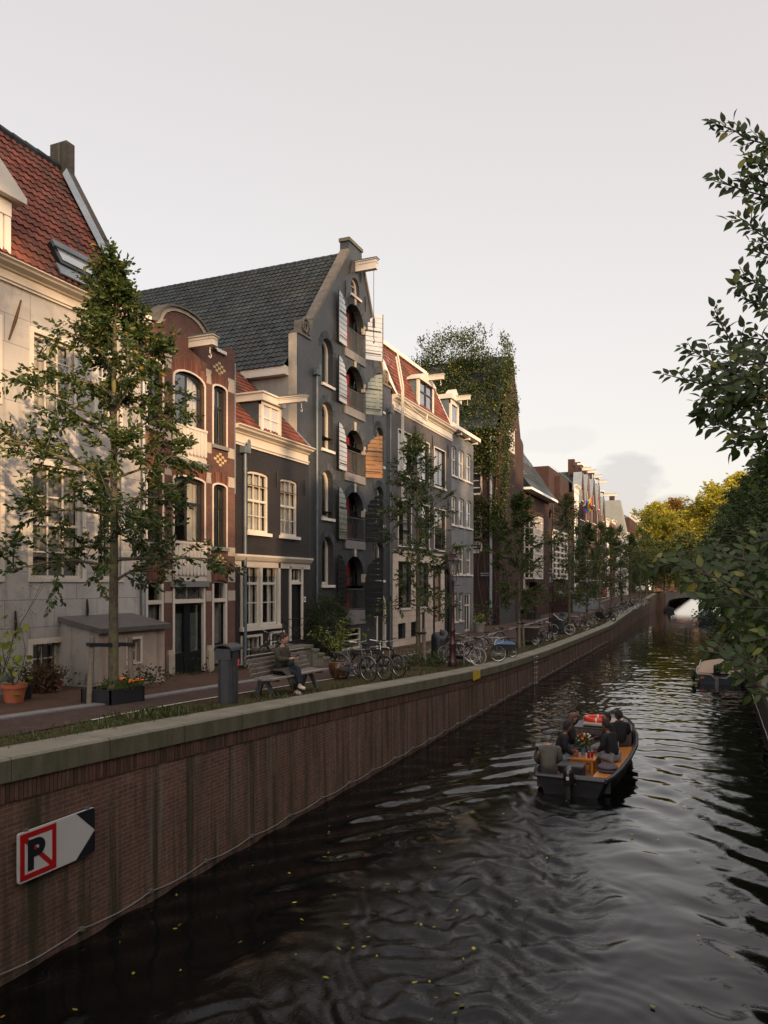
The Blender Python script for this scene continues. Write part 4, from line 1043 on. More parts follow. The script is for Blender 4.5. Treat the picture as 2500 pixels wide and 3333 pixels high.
mb = MB(); mb.box(h.x - .48, h.x + .05, yc - nk - .07, yc + nk + .07, zpk - .12, zpk + .03); mb.build('chimney_cap', M('olive_stone', (.16, .145, .10), .85, .2, 4, .3), h.root)
mb = MB(); mb.box(h.x - .45, h.x - .01, yc - nk, yc + nk, znk - .2, zpk - .12); mb.build('gable_neck', BR_SLATE, h.root)
# side wall above the low house (grey render), its eaves board, long roof
L = 24.0; zev = on_y(900, 1206, h.y0).z - .0; zev = h.Z(983, 1200)
ys_, yb_ = h.y0 - .0, h.y1
mb = MB(); mb.add([(h.x - .01, h.y0 - .01, LOW.zb), (h.x - L, h.y0 - .01, LOW.zb), (h.x - L, h.y0 - .01, zev), (h.x - .01, h.y0 - .01, zev)], [(0, 1, 2, 3)]); mb.build('rendered_side_wall', PL_GREY, h.root)
mb = MB(); mb.box(h.x - .38, h.x - .012, h.y0 - .03, h.y0 - .012, LOW.zb + 6, zsh - .08); mb.build('render_quoin', STONEW, h.root)
mb = MB(); mb.box(h.x - L, h.x - .38, h.y0 - .32, h.y0 + .1, zev - .32, zev + .02); mb.build('eaves_board', CREAM, h.root)
zrg = on_x(1122, 821, h.x - .5).z - .1
V = Vector((0, yc - h.y0 + .25, zrg - zev))
mb = MB(); tiled(mb, (h.x - .40, h.y0 - .32, zev), (-1, 0, 0), V, L, V.length, .245, .33, .034, .04); rf = mb.build('roof', TILE_SLATE, h.root)
mb = MB(); ridge(mb, (h.x - .4, yc, zrg), (h.x - L, yc, zrg), .13); mb.build('ridge_tiles', TILE_SLATE, rf)
mb = MB(); mb.add([(h.x - .4, yc, zrg), (h.x - L, yc, zrg), (h.x - L, h.y1 + .2, zev), (h.x - .4, h.y1 + .2, zev)], [(0, 1, 2, 3)]); mb.build('far_slope', TILE_SLATE, rf)
h.shell(12, zev, BR_SLATE)
# doors, railings, sills, keystones
for k, (z0, z1, zr_) in enumerate(flo):
    mb = MB(); mb.box(h.x - .48, h.x - .44, ym - .12, ym + .34, z0, z1 - .25); mb.build('loading_door', RED, h.root)
    mb = MB(); mb.box(h.x - .47, h.x - .46, ya0, ya1, z0, z1); o = mb.build('glazed_screen', GLASS, h.root)
    mb = MB(); mb.box(h.x - .46, h.x - .42, ya0, ya0 + .06, z0, z1 - .5); mb.box(h.x - .46, h.x - .42, ya1 - .06, ya1, z0, z1 - .5); mb.box(h.x - .46, h.x - .42, ym - .2, ym - .13, z0, z1 - .1); mb.box(h.x - .46, h.x - .42, ya0, ya1, z0 + (z1 - z0) * .6, z0 + (z1 - z0) * .6 + .06); mb.build('screen_frame', DKGREEN, o)
    mb = MB(); xr = h.x + .02
    mb.tube([(xr, ya0 - .02, zr_), (xr, ya1 + .02, zr_)], .022, 6); mb.tube([(xr, ya0 - .02, z0 + .08), (xr, ya1 + .02, z0 + .08)], .018, 6)
    for i in range(17): y = ya0 + (ya1 - ya0) * i / 16; mb.tube([(xr, y, z0 + .08), (xr, y, zr_)], .008, 5)
    mb.build('balcony_railing', M('galvanised_railing', (.13, .135, .14), .45, .15, 5, .05, .5) if k > 1 or True else BLACKM, h.root)
    mb = MB(); mb.box(h.x - .4, h.x + .06, ya0 - .08, ya1 + .08, z0 - .36 if k < 4 else z0 - .62, z0 + .01); mb.build('concrete_sill', M('concrete_lintel', (.17, .165, .165), .8, .2, 3, .2), h.root)
    mb = MB(); mb.prism([(ym - .07, z1 - .02), (ym + .07, z1 - .02), (ym + .10, z1 + .36), (ym - .10, z1 + .36)], h.x - .1, h.x + .05)
    zi = z0 + (z1 - z0) * .52
    mb.box(h.x - .12, h.x + .045, ya1 - .02, ya1 + .16, zi, zi + .38); mb.build('stone_trim', STONEW if k else STONEW, h.root)
# soldier arches
mb = MB()
def varch(yc_, z1, hw_, n, L_=.3):
    for i in range(n + 1):
        t = pi * i / n; mb.rn = R.random(); a, b = cos(t), sin(t); zc = z1 - hw_ * .95
        c = (yc_ + a * (hw_ + L_ / 2 + .02), zc + b * (hw_ * .95 + L_ / 2 + .02)); mb.obox((h.x + .004, c[0], c[1]), (1, 0, 0), (0, a, b), (0, -b, a), .009, L_ / 2, .026)
for (z0, z1, zr_) in flo: varch(ym, z1, hw, 34)
for sdn, lst in enumerate(sidew):
    for k, (a, b, t, bo) in enumerate(lst):
        y0, y1 = (h.Y(1048), h.Y(1084)) if sdn == 0 else (h.Y(1222), h.Y(1248.5)); z1 = h.Z(a, bo) + (2.02 if k else 1.95) * (1 if sdn == 0 else .92); varch((y0 + y1) / 2, z1, (y1 - y0) / 2, 20, .26)
mb.build('brick_arches', tiles('arch_slate_brick', (.075, .088, .105), (.05, .058, .07)), h.root)
# shutters
def boards(mb, y_out, y_in, z0, z1, rise, n=11, t=.03, orient=None):
    pass
GSH = [M('sky_reflection_shutter', (.33, .35, .38), .22, .1, 2, .05, 0, .8), M('green_grey_shutter', (.17, .19, .15), .25, .35, 3.5, .05, 0, .8), M('brick_reflection_shutter', (.30, .14, .05), .25, .25, 3, .1, 0, .8), M('black_gloss_shutter', (.02, .022, .024), .15, .2, 3, .05, 0, .8)]  # pale and orange tones are reflected sky and brick put into the colour
def shutter(k, sg, z0, z1, mat):
    """one leaf: planks across, straight outer edge, curved edge on the hinge side"""
    Wd = hw * .92; H = z1 - z0; mb = MB(); gap = MB()
    ang = 0.10 if sg < 0 else rad(90 - 50)
    d = Vector((sin(ang), sg * cos(ang), 0)) if sg > 0 else Vector((.06, -1, 0)).normalized()
    hinge = Vector((h.x + .07, ya0 - .03 if sg < 0 else ya1 + .03, 0)); nrm = Vector((d.y, -d.x, 0)) * (1 if sg > 0 else -1)
    def top(s): t = 1 - s / Wd; return z1 - hw * .95 + hw * .95 * math.sqrt(max(0, 1 - t * t))   # low at the hinge, high at the outer edge
    n = 10; zs = [z0 + H * i / n for i in range(n + 1)]
    for i in range(n):
        za, zb = zs[i] + .012, zs[i + 1] - .012; pts = []
        S = np.linspace(0, Wd, 9)
        topv = [min(zb, top(s)) for s in S]
        ok = [j for j in range(9) if topv[j] > za + .01]
        if len(ok) < 2: continue
        S2 = [S[j] for j in ok]; T2 = [topv[j] for j in ok]
        vs = []
        for off in (0, .028):
            for s_, t_ in zip(S2, T2):
                p = hinge + d * s_ + nrm * off; vs += [(p.x, p.y, za), (p.x, p.y, t_)]
        m = len(S2); fs = []
        for j in range(m - 1): fs += [(2 * j, 2 * j + 2, 2 * j + 3, 2 * j + 1), (2 * m + 2 * j, 2 * m + 2 * j + 1, 2 * m + 2 * j + 3, 2 * m + 2 * j + 2), (2 * j, 2 * m + 2 * j, 2 * m + 2 * j + 2, 2 * j + 2), (2 * j + 1, 2 * j + 3, 2 * m + 2 * j + 3, 2 * m + 2 * j + 1)]
        fs += [(0, 1, 2 * m + 1, 2 * m), (2 * m - 2, 4 * m - 2, 4 * m - 1, 2 * m - 1)]
        mb.add(vs, fs)
    o = mb.build('shutter', mat, h.root)
    mb = MB()
    for zz in (z0 + H * .14, z0 + H * .62):
        a, b = hinge - nrm * -.014, hinge + d * (Wd * .9); mb.obox(((a + b) / 2 + Vector((0, 0, zz))) + nrm * .0, d, nrm, (0, 0, 1), Wd * .45, .024, .03)
    for off in (.014,):
        p = hinge + d * (Wd + .0); mb.obox(Vector((p.x, p.y, (z0 + z1) / 2)) + nrm * .014, d, nrm, (0, 0, 1), .02, .022, H / 2)
        mb.tube([hinge + d * (Wd * .45) + nrm * .0 + Vector((0, 0, z0 - .45)), hinge + d * (Wd * .45) + Vector((0, 0, z0 + .05))], .018, 5)
    mb.build('shutter_iron', BLACKM, o)
mats = [(0, 0), (0, 1), (0, 2), (1, 3), (3, 3)]
for k, (z0, z1, zr_) in enumerate(flo):
    shutter(k, -1, z0 - (.0 if k < 4 else -.4), z1, GSH[mats[k][0]]); shutter(k, 1, z0 - (.0 if k < 4 else .3), z1, GSH[mats[k][1]])
beam(h, (h.x, yc + .12, h.Z(1154, 881)), 1.0, .24, .42, hook=False)
mb = MB(); bx = h.x + .85; zb_ = h.Z(1154, 881); y_ = yc + .12
mb.tube([(bx, y_, zb_), (bx, y_, zb_ - 2.2)], .012, 5); mb.tube([(bx, y_, zb_ - 2.2), (bx, y_, zb_ - 2.6)], .06, 8)
mb.tube([(bx, y_, zb_ - 2.6), (bx, y_, zb_ - 3.1)] + [(bx, y_ + .08 * sin(a), zb_ - 3.2 + .1 * cos(a)) for a in np.linspace(0, 4.4, 9)], .018, 6); mb.build('hoist_rope', BLACKM, h.root)
downpipe(h, h.Y(1026), 3.4, h.Z(1026, 1222), True, ZINC, .055)
downpipe(h, h.Y(1266), 1.6, h.Z(1266, 1345), True, ZINC, .055)
k_ = MB()
for px, py in ((1123, 940), (1188, 990), (1140, 868), (1173, 895)):
    a_ = anchor(h, h.Y(px), h.Z(px, py), .75, .35 if py < 900 and px < 1150 else 0); k_.add(a_.v, a_.f)
k_.build('wall_anchors', BLACKM, h.root)
number(h, 1220, 2004, '90', .14, .17)
WARE = h
# ================================================================== taupe house with cream ground floor
h = House('taupe painted house with big sash windows, cream plastered ground floor and mansard dormer', -15.3, 0, 0, 1.5)
h.y0, h.y1 = h.Y(1276), h.Y(1470)
zc0, zc1 = h.Z(1400, 1399), on_x(1400, 1343, h.x + .36).z
FRB = M('black_sash', (.02, .02, .022), .35, .2, 4, .05)
cols_ = [(1295, 1339), (1355.6, 1397), (1413, 1450)]
r1 = (h.Z(1295, 1538), h.Z(1295, 1397)); r2 = (h.Z(1295, 1772), h.Z(1295, 1622))
for i, (a, b) in enumerate(cols_):
    y0, y1 = h.Y(a), h.Y(b)
    for (z0, z1) in (r1, r2):
        h.win(y0 + .05, y1 - .05, z0, z1, .0, 2, (), .08, .05, .08, .06, cmat=CREAM, fmat=FRB, mid=.5, curtain='b' if i == 2 else 'lr', sill=.1, sillmat=WHITE)
g0 = (h.Z(1295, 1981), h.Z(1295, 1826))
for (a, b) in ((1295, 1336), (1356, 1392)):
    h.win(h.Y(a), h.Y(b), *g0, 0, 2, (), .06, .03, .08, .07, cmat=CREAM, fmat=FRB, mid=.55, sill=.08, sillmat=CREAM, curtain='rg')
for (a, b) in ((1294, 1318), (1336, 1358)):
    h.win(h.Y(a), h.Y(b), h.zb + .25, h.Z(1294, 2030), 0, 2, (.5,), .05, .03, .14, .06, cmat=CREAM, fmat=FRB, curtain='g')
dy0, dy1 = h.Y(1440), h.Y(1458); h.holes.append(arch(dy0, dy1, h.zb - .1, g0[1] - .3, 0)); h.holes.append(arch(h.Y(1372), h.Y(1382), h.zb - .1, h.zb + 1.6, 0)); h.holes.append(arch(h.Y(1414), h.Y(1434), h.zb + .9, g0[1] - .5, 0))
zg1 = h.Z(1277, 1795)
h.wall([(h.y0, h.zb - .4), (h.y1, h.zb - .4), (h.y1, zc0), (h.y0, zc0)], BR_TAUPE, .2)
mb = MB(); hs = [l for l in h.holes if max(p[1] for p in l) < zg1]
mb.sheet([(h.y0, h.zb - .35), (h.y1 - 1.5, h.zb - .35), (h.y1 - 1.5, zg1), (h.y0, zg1)], [l for l in hs if max(p[0] for p in l) < h.y1 - 1.55], h.x + .035, .04); mb.box(h.x, h.x + .09, h.y0, h.y1 - .6, zg1 - .02, zg1 + .12); mb.build('plastered_ground_floor', PL_BEIGE, h.root)
mb = MB(); mb.box(h.x - .18, h.x - .14, dy0, dy1, h.zb - .1, g0[1]); mb.build('door', DKGREEN, h.root)
mb = MB(); mb.box(h.x - .18, h.x - .14, h.Y(1414), h.Y(1434), h.zb + .8, g0[1]); mb.build('wooden_panel', M('tan_panel', (.33, .21, .13), .6, .15, 3, .1), h.root)
mb = MB(); mb.box(h.x - .18, h.x - .14, h.Y(1371), h.Y(1384), h.zb - .1, h.zb + 1.7); mb.build('cellar_door', DKGREEN, h.root)
mb = MB(); mb.box(h.x - .05, h.x + .06, h.Y(1408), h.Y(1413), h.zb, g0[1] - .2); mb.box(h.x - .05, h.x + .06, h.Y(1458), h.Y(1464), h.zb, g0[1] - .2); mb.box(h.x - .04, h.x + .1, h.Y(1405), h.Y(1466), g0[1] - .3, g0[1] - .1); mb.build('door_posts', DKGREEN, h.root)
cornice(h, h.y0, h.y1 + .05, zc0, zc1, CPROF, CREAM)
ze = zc1; V = Vector((-1.5, 0, 3.4))
mb = MB(); tiled(mb, (h.x + .1, h.y0, ze), (0, 1, 0), V, h.y1 - h.y0 - .3, V.length, .22, .29, .026, sub=4)
rf = mb.build('roof', TILE_RED, h.root)
zt = ze + 3.4; xt = h.x - 1.4; V2 = Vector((-2.2, 0, 1.75))
mb = MB(); tiled(mb, (xt + .1, h.y0, zt), (0, 1, 0), V2, h.y1 - h.y0 - 1.5, V2.length, .22, .3, .026, sub=4); mb.build('upper_roof', TILE_RED, rf)
mb = MB(); ridge(mb, (xt - 2.2, h.y0, zt + 1.75), (xt - 2.2, h.y1 - 1.5, zt + 1.75)); mb.build('ridge_tiles', TILE_SLATE, rf)
mb = MB(); mb.box(xt - .1, xt + .25, h.y0, h.y1 - 1.4, zt - .18, zt + .04); mb.prism([(h.x + .2, ze), (h.x + .05, ze + .2), (xt, zt), (xt - .15, zt)], h.y1 - .3, h.y1 - .1, 'y'); mb.prism([(h.x + .25, ze), (h.x + .12, ze + .2), (xt + .1, zt + .2), (xt - .3, zt)], h.y0, h.y0 + .35, 'y'); mb.build('roof_trim', WHITE, rf)
mb = MB(); mb.add([(xt, h.y1 - .2, zt), (h.x + .1, h.y1 - .2, ze), (h.x - 8, h.y1 - .2, ze), (h.x - 8, h.y1 - .2, zt)], [(0, 1, 2, 3)]); mb.build('gable_end', BR_DBROWN, rf)
xd = h.x + .02; q0, q1 = on_x(1362, 1300, xd).y, on_x(1413, 1300, xd).y; dz0, dz1 = ze + .02, on_x(1362, 1232, xd).z
mb = MB(); w = .26
mb.box(xd - .12, xd, q0, q0 + w, dz0, dz1); mb.box(xd - .12, xd, q1 - w, q1, dz0, dz1); qc = (q0 + q1) / 2
mb.prism([(q0 - .1, dz1), (q1 + .1, dz1), (q1 + .1, dz1 + .1), (qc, dz1 + .65), (q0 - .1, dz1 + .1)], xd - 1.6, xd + .1); d = mb.build('dormer', CREAM, h.root)
mb = MB(); mb.box(xd - .09, xd - .08, q0 + w, q1 - w, dz0, dz1); mb.build('pane', GLASS, d)
mb = MB(); mb.box(xd - .08, xd - .03, qc - .05, qc + .05, dz0, dz1); mb.box(xd - .08, xd - .032, q0 + w, q1 - w, dz0 + 1.1, dz0 + 1.17); mb.box(xd - .08, xd - .03, q0 + w, q0 + w + .07, dz0, dz1); mb.box(xd - .08, xd - .03, q1 - w - .07, q1 - w, dz0, dz1); mb.build('glazing_bars', FRB, d)
mb = MB(); mb.box(xd - 1.6, xd - .12, q0 + .03, q0 + .08, dz0, dz1); mb.box(xd - 1.6, xd - .12, q1 - .08, q1 - .03, dz0, dz1); mb.build('dormer_cheeks', ZINC, d)
beam(h, (xd, qc + .15, dz1 + .22), 1.0, .2, .26)
mb = MB()
for dy_ in (0, .22): mb.tube([(h.x + .45, h.y0 + .25 + dy_, h.Z(1280, 1630)), (h.x + .45, h.y0 + .25 + dy_, ze + .2 + dy_)], .04, 6); mb.tube([(h.x + .45, h.y0 + .25 + dy_, ze + .2 + dy_), (h.x + .1, h.y0 + .3 + dy_, ze + 2.0 + dy_)], .045, 6)
mb.tube([(h.x + .42, h.y0 + .5, zc0 + .55), (h.x + .42, h.y0 + 4.1, zc0 + .15), (h.x + .42, h.y0 + 4.2, zc0 + .5)], .04, 6); mb.build('flue_pipes', CREAM, h.root)
h.shell(8, ze, BR_TAUPE)
k_ = MB()
for px, py in ((1350, 1410), (1406, 1440), (1457, 1470), (1405, 1640), (1457, 1645)):
    a_ = anchor(h, h.Y(px), h.Z(px, py), .8); k_.add(a_.v, a_.f)
k_.build('wall_anchors', BLACKM, h.root)
TAUPE = h
# ================================================================== narrow pale grey corner house
h = House('narrow pale grey painted corner house with rows of three slim windows and white eaves', -15.7, 0, 0, 1.5)
h.y0, h.y1 = TAUPE.y1 + .02, h.Y(1541)
zt = h.Z(1500, 1418); ze = zt
for ri, (t, bo) in enumerate(((1447, 1544), (1611, 1706), (1776, 1868))):
    z0, z1 = h.Z(1468, bo), h.Z(1468, t)
    for (a, b) in ((1469, 1486), (1493, 1511), (1518, 1535)):
        y0, y1 = h.Y(a), h.Y(b); h.win(y0, y1, z0, z1, .12, 1, (), .10, .05, .10, 0, fmat=CREAM, mid=.55, curtain='f', sill=.12, sillmat=WHITE)
z0, z1 = h.zb + .7, h.Z(1476, 1930)
for (a, b) in ((1476, 1488), (1495, 1507)): h.win(h.Y(a), h.Y(b), z0, z1, 0, 1, (), .09, .05, .1, 0, fmat=CREAM, mid=.7, sill=.08, sillmat=CREAM)
h.win(h.Y(1513), h.Y(1533), h.zb - .1, h.Z(1512, 1931), 0, 2, (), .12, .08, .08, 0, fmat=CREAM, mid=.7, name='glazed_door')
h.wall([(h.y0, h.zb - .4), (h.y1, h.zb - .4), (h.y1, zt), (h.y0, zt)], BR_PALE, .2)
mb = MB(); mb.box(h.x - .1, h.x + .42, h.y0 - .02, h.y1 + .12, zt, zt + .07); mb.box(h.x + .38, h.x + .5, h.y0 - .02, h.y1 + .15, zt + .02, zt + .26)
for k in range(4): y = h.y0 + .4 + k * (h.y1 - h.y0 - .6) / 3; mb.box(h.x, h.x + .36, y - .12, y + .12, zt - .16, zt - .002)
mb.build('eaves', WHITE, h.root)
mb = MB(); mb.add([(h.x + .4, h.y0, zt + .1), (h.x + .4, h.y1, zt + .1), (h.x - 2.6, h.y1, zt + 2.2), (h.x - 2.6, h.y0, zt + 2.2), (h.x - 8, h.y0, zt + 2.2), (h.x - 8, h.y1, zt + 2.2)], [(0, 1, 2, 3), (3, 2, 5, 4)]); mb.build('roof', TILE_SLATE, h.root)
xd = h.x - .1; q0, q1 = h.y0 + 1.3, h.y0 + 3.1; dz0, dz1 = zt + .1, on_x(1497, 1318, xd).z
mb = MB(); mb.box(xd - .1, xd, q0, q0 + .3, dz0, dz1); mb.box(xd - .1, xd, q1 - .3, q1, dz0, dz1); mb.box(xd - .1, xd + .01, q0, q1, dz1 - .3, dz1); mb.box(xd - .1, xd + .01, q0, q1, dz0, dz0 + .2)
mb.box(xd - 2.8, xd + .15, q0 - .15, q1 + .15, dz1, dz1 + .3); mb.prism([(q0 + .2, dz1 + .3), (q1 - .2, dz1 + .3), ((q0 + q1) / 2, dz1 + .8)], xd - .5, xd + .1); d = mb.build('dormer', CREAM, h.root)
mb = MB(); mb.box(xd - .08, xd - .07, q0 + .3, q1 - .3, dz0, dz1); mb.build('pane', GLASS, d)
mb = MB(); mb.box(xd - 2.7, xd - .1, q0, q0 + .06, dz0 - .2, dz1); mb.box(xd - 2.7, xd - .1, q1 - .06, q1, dz0 - .2, dz1); mb.build('dormer_cheeks', ZINC, d)
beam(h, (xd, (q0 + q1) / 2, dz1 + .02), 1.05, .2, .25)
h.shell(8, zt, BR_PALE); NARROW = h
# ================================================================== ivy-grown brick building
h = House('big dark brown brick gable building overgrown with ivy beyond the alley', -16.0, 0, 0, 1.35, 'building', 'ivy_building')
h.y0, h.y1 = h.Y(1625), h.Y(1704)
yc = (h.y0 + h.y1) / 2; zpk = on_x(1661, 1150, h.x).z; zev = h.Z(1699, 1448)
y0, y1, z0, z1 = h.rect(1656, 1677, 1387, 1466)
h.win(y0, y1, z0, z1, 0, 4, (.14, .29, .43, .57, .71, .86), .12, .06, .04, 0, fmat=WHITE)
h.wall([(h.y0, .8), (h.y1, .8), (h.y1, zev), (h.y1 - .35, zev + .3), (h.y1 - 1.1, zev + .5), (yc + .5, zpk - .3), (yc, zpk), (h.y0, zev)], BR_BROWN, .2)
L = 22
mb = MB()
hh = []
x = h.x
def shole(a, b, t, bo): p, q_ = on_y(a, t, h.y0), on_y(b, bo, h.y0); return [(p.x, q_.z), (q_.x, q_.z), (q_.x, p.z), (p.x, p.z)]
sh_ = [shole(1543, 1571, 1745, 1750), ]
mb.add([(x, h.y0, .8), (x - L, h.y0, .8), (x - L, h.y0, zev), (x, h.y0, zev), (x, h.y1, .8), (x - L, h.y1, .8), (x - L, h.y1, zev), (x, h.y1, zev), (x - L, yc, zpk)], [(0, 1, 2, 3), (4, 5, 6, 7), (1, 5, 6, 8, 2)]); mb.build('side_walls', BR_DBROWN, h.root)  # side walls in darker brick than the front, their shade put into the colour
mb = MB(); mb.add([(x - .2, h.y0 - .2, zev), (x - L, h.y0 - .2, zev), (x - L, yc, zpk), (x - .2, yc, zpk), (x - .2, h.y1 + .2, zev), (x - L, h.y1 + .2, zev)], [(0, 1, 2, 3), (3, 2, 5, 4)]); mb.build('roof', TILE_FLAT, h.root)
for (t, bo, r) in ((1520, 1610, 3), (1680, 1752, 3), (1762, 1800, 4)):
    p, q_ = on_y(1520, t, h.y0), on_y(1570, bo, h.y0); mb = MB()
    n = 4
    mb.box(p.x, q_.x, h.y0 - .06, h.y0 - .0, q_.z, q_.z + .15); mb.box(p.x, q_.x, h.y0 - .06, h.y0 - .0, p.z - .15, p.z); mb.box(q_.x - .15, q_.x, h.y0 - .06, h.y0, q_.z, p.z)
    for i in range(1, n): z = q_.z + (p.z - q_.z) * i / n; mb.box(p.x, q_.x, h.y0 - .05, h.y0, z - .04, z + .04)
    w_ = mb.build('window', CREAM, h.root); mb = MB(); mb.box(p.x, q_.x, h.y0 - .02, h.y0 - .01, q_.z, p.z); mb.build('pane', GLASS, w_)
mb = MB(); pp = on_y(1598, 1900, h.y0 - .15); mb.tube([(pp.x, h.y0 - .15, 1.2), (pp.x, h.y0 - .15, on_y(1598, 1560, h.y0).z), (pp.x, h.y0 - .15, on_y(1598, 1400, h.y0).z)], .12, 8); mb.build('drainpipe', ZINCL, h.root)
pp, p2 = on_y(1565, 1858, h.y0 - .05), on_y(1592, 1880, h.y0 - .05)
sg = empty('street_name_sign', (pp.x, h.y0 - .06, pp.z - .3)); tag(sg, 'dark blue street name plate with two lines of white lettering on the alley wall', 'sign')
mb = MB(); mb.box(pp.x, p2.x, h.y0 - .07, h.y0 - .03, p2.z, pp.z); mb.build('plate', M('sign_blue_black', (.012, .014, .03), .5, .1, 2, 0), sg)
cx_ = (pp.x + p2.x) / 2
text_mesh('LOUIS ADRIEN S', .105, WHITE, (cx_, h.y0 - .075, pp.z - .2), sg, rotz=0)
text_mesh('MARKTSTRAAT', .105, WHITE, (cx_, h.y0 - .075, pp.z - .38), sg, rotz=0)
# entrance zone and low grey plinth
mb = MB(); mb.box(h.x - .02, h.x + .05, h.y0, h.y0 + 5.2, .9, h.Z(1640, 1955)); mb.build('grey_brick_plinth', brick('grey_brick', (.09, .09, .092), (.07, .07, .072), (.05, .05, .05)), h.root)
IVYH = h
# ================================================================== dark roofed building with bay windows
def lattice(h, y0, y1, z0, z1, cols, rows, x, t=.05, fw=.12, mat=None, axis='x', other=None):
    mb = MB()
    def bx(a0, a1, c0, c1, d=.0):
        if axis == 'x': mb.box(x - .08, x + d, a0, a1, c0, c1)
        else: mb.box(a0, a1, x - .02, x + .06 - d, c0, c1)
    bx(y0, y0 + fw, z0, z1, .01); bx(y1 - fw, y1, z0, z1, .01); bx(y0, y1, z0, z0 + fw, .012); bx(y0, y1, z1 - fw, z1, .012)
    for i in range(1, cols): y = y0 + (y1 - y0) * i / cols; bx(y - t, y + t, z0, z1)
    for i in range(1, rows): z = z0 + (z1 - z0) * i / rows; bx(y0, y1, z - t, z + t, -.004)
    o = mb.build('window', mat or WHITE, h.root)
    mb = MB()
    if axis == 'x': mb.box(x - .10, x - .09, y0, y1, z0, z1)
    else: mb.box(y0, y1, x + .03, x + .04, z0, z1)
    mb.build('pane', GLASS, o); return o
h = House('brown brick building with sweeping dark slate roof, white eaves and tall gridded bay window', -16.2, 0, 0, 1.35, 'building', 'bay_window_building')
h.y0, h.y1 = IVYH.y1, h.Y(1786)
zev = h.Z(1706, 1590)
h.wall([(h.y0, .8), (h.y1, .8), (h.y1, zev), (h.y0, zev)], BR_BROWN)
mb = MB(); ztp = zev + 6.4
mb.add([(h.x + .9, h.y0, zev), (h.x + .9, h.y1 + .3, zev), (h.x + .2, h.y1 + .1, zev + .9), (h.x + .2, h.y0, zev + .9), (h.x - 3.2, h.y0, ztp), (h.x - 3.2, h.y1 - 3.2, ztp), (h.x - 2.2, h.y1 - 2.2, ztp - 1.5)], [(0, 1, 2, 3), (3, 2, 6, 5, 4)])
n_ = MB(); V = Vector((-3.4, 0, 5.5)); tiled(n_, (h.x + .2, h.y0, zev + .9), (0, 1, 0), V, h.y1 - h.y0, V.length, .35, .42, .01, .05, 2, clip=lambda u, v: u < (h.y1 - h.y0) - max(0, v - 2.0) * .62)
n_.add([(h.x + .9, h.y0, zev), (h.x + .9, h.y1 + .3, zev), (h.x + .2, h.y1 + .1, zev + .95), (h.x + .2, h.y0, zev + .95)], [(0, 1, 2, 3)])
n_.build('roof', TILE_FLAT, h.root)
mb = MB(); mb.box(h.x - .2, h.x + .95, h.y0, h.y1 + .35, zev - .22, zev + .0); mb.build('white_eaves', M('bright_white_paint', (.78, .78, .77), .4, .04, 2, .03), h.root)
by0, by1 = on_x(1740, 1900, h.x + 1).y, on_x(1768, 1900, h.x + 1).y; bz0, bz1 = on_x(1730, 1884, h.x + 1).z, on_x(1730, 1672, h.x + 1).z
lattice(h, by0, by1, bz0, bz1, 5, 10, h.x + 1.0)
lattice(h, h.x, h.x + 1.0, bz0, bz1, 2, 10, by0, axis='y')
mb = MB(); mb.box(h.x, h.x + 1.05, by0 - .05, by1 + .05, bz1, bz1 + .35); mb.box(h.x, h.x + 1.02, by0, by1, bz0 - .3, bz0); mb.build('bay_roof', BR_DBROWN, h.root)
mb = MB(); mb.box(h.x, h.x + .35, by1 + .05, h.y1, 1, bz1 + .6); mb.build('wall_projection', BR_BROWN, h.root)
lattice(h, h.y0 + .3, h.y0 + 2.8, h.Z(1708, 1925), h.Z(1708, 1885), 7, 1, h.x + .1)
mb = MB(); mb.tube([(h.x + .5, h.y1 - .2, 1.2), (h.x + .5, h.y1 - .2, zev - .4)], .09, 8); mb.build('downpipe', DKGREEN, h.root)
mb = MB(); mb.box(h.x - 9, h.x - .1, h.y0, h.y1, .8, zev); mb.build('rear_block', BR_DBROWN, h.root)
DARKR = h
# ================================================================== brown brick block with chimney towers
h = House('flat roofed brown brick block with two square towers and a tall white gridded window', -16.0, 0, 0, 1.4, 'building', 'tower_building')
h.y0, h.y1 = DARKR.y1 + .05, h.Y(1866)
zt = h.Z(1786, 1662); h.wall([(h.y0, .8), (h.y1, .8), (h.y1, zt), (h.y0, zt)], BR_BROWN)
mb = MB(); mb.add([(h.x, h.y0, .8), (h.x - 9, h.y0, .8), (h.x - 9, h.y0, zt), (h.x, h.y0, zt), (h.x, h.y1, .8), (h.x - 9, h.y1, .8), (h.x - 9, h.y1, zt), (h.x, h.y1, zt)], [(0, 1, 2, 3), (4, 5, 6, 7), (2, 3, 7, 6)]); mb.box(h.x - .1, h.x + .1, h.y0 - .1, h.y1 + .1, zt, zt + .2); mb.build('side_walls', BR_DBROWN, h.root)
xx = h.x + .35
a = on_x(1800, 1721, xx); b = on_x(1850, 1885, xx)
lattice(h, a.y, b.y, on_x(1800, 1885, xx).z, a.z, 4, 9, xx, t=.09, fw=.2)
mb = MB(); mb.box(h.x, xx - .11, a.y, b.y, on_x(1800, 1885, xx).z, a.z); mb.build('bay', BR_DBROWN, h.root)
mb = MB()
xt_ = h.x - 1.2; p, q_ = on_x(1786, 1900, xt_).y, on_x(1818, 1900, xt_).y; mb.box(xt_ - 2, xt_, p, q_, zt - 1, on_x(1786, 1516, xt_).z)
xt_ = h.x - .6; p, q_ = on_x(1822, 1900, xt_).y, on_x(1862, 1900, xt_).y; mb.box(xt_ - 3, xt_, p, q_, zt - 1, on_x(1822, 1548, xt_).z)
mb.build('tower', BR_DBROWN, h.root)
mb = MB(); xr = h.x - 3; p, q_ = on_x(1757, 1900, xr).y, on_x(1862, 1900, xr).y; zz = on_x(1800, 1560, xr).z
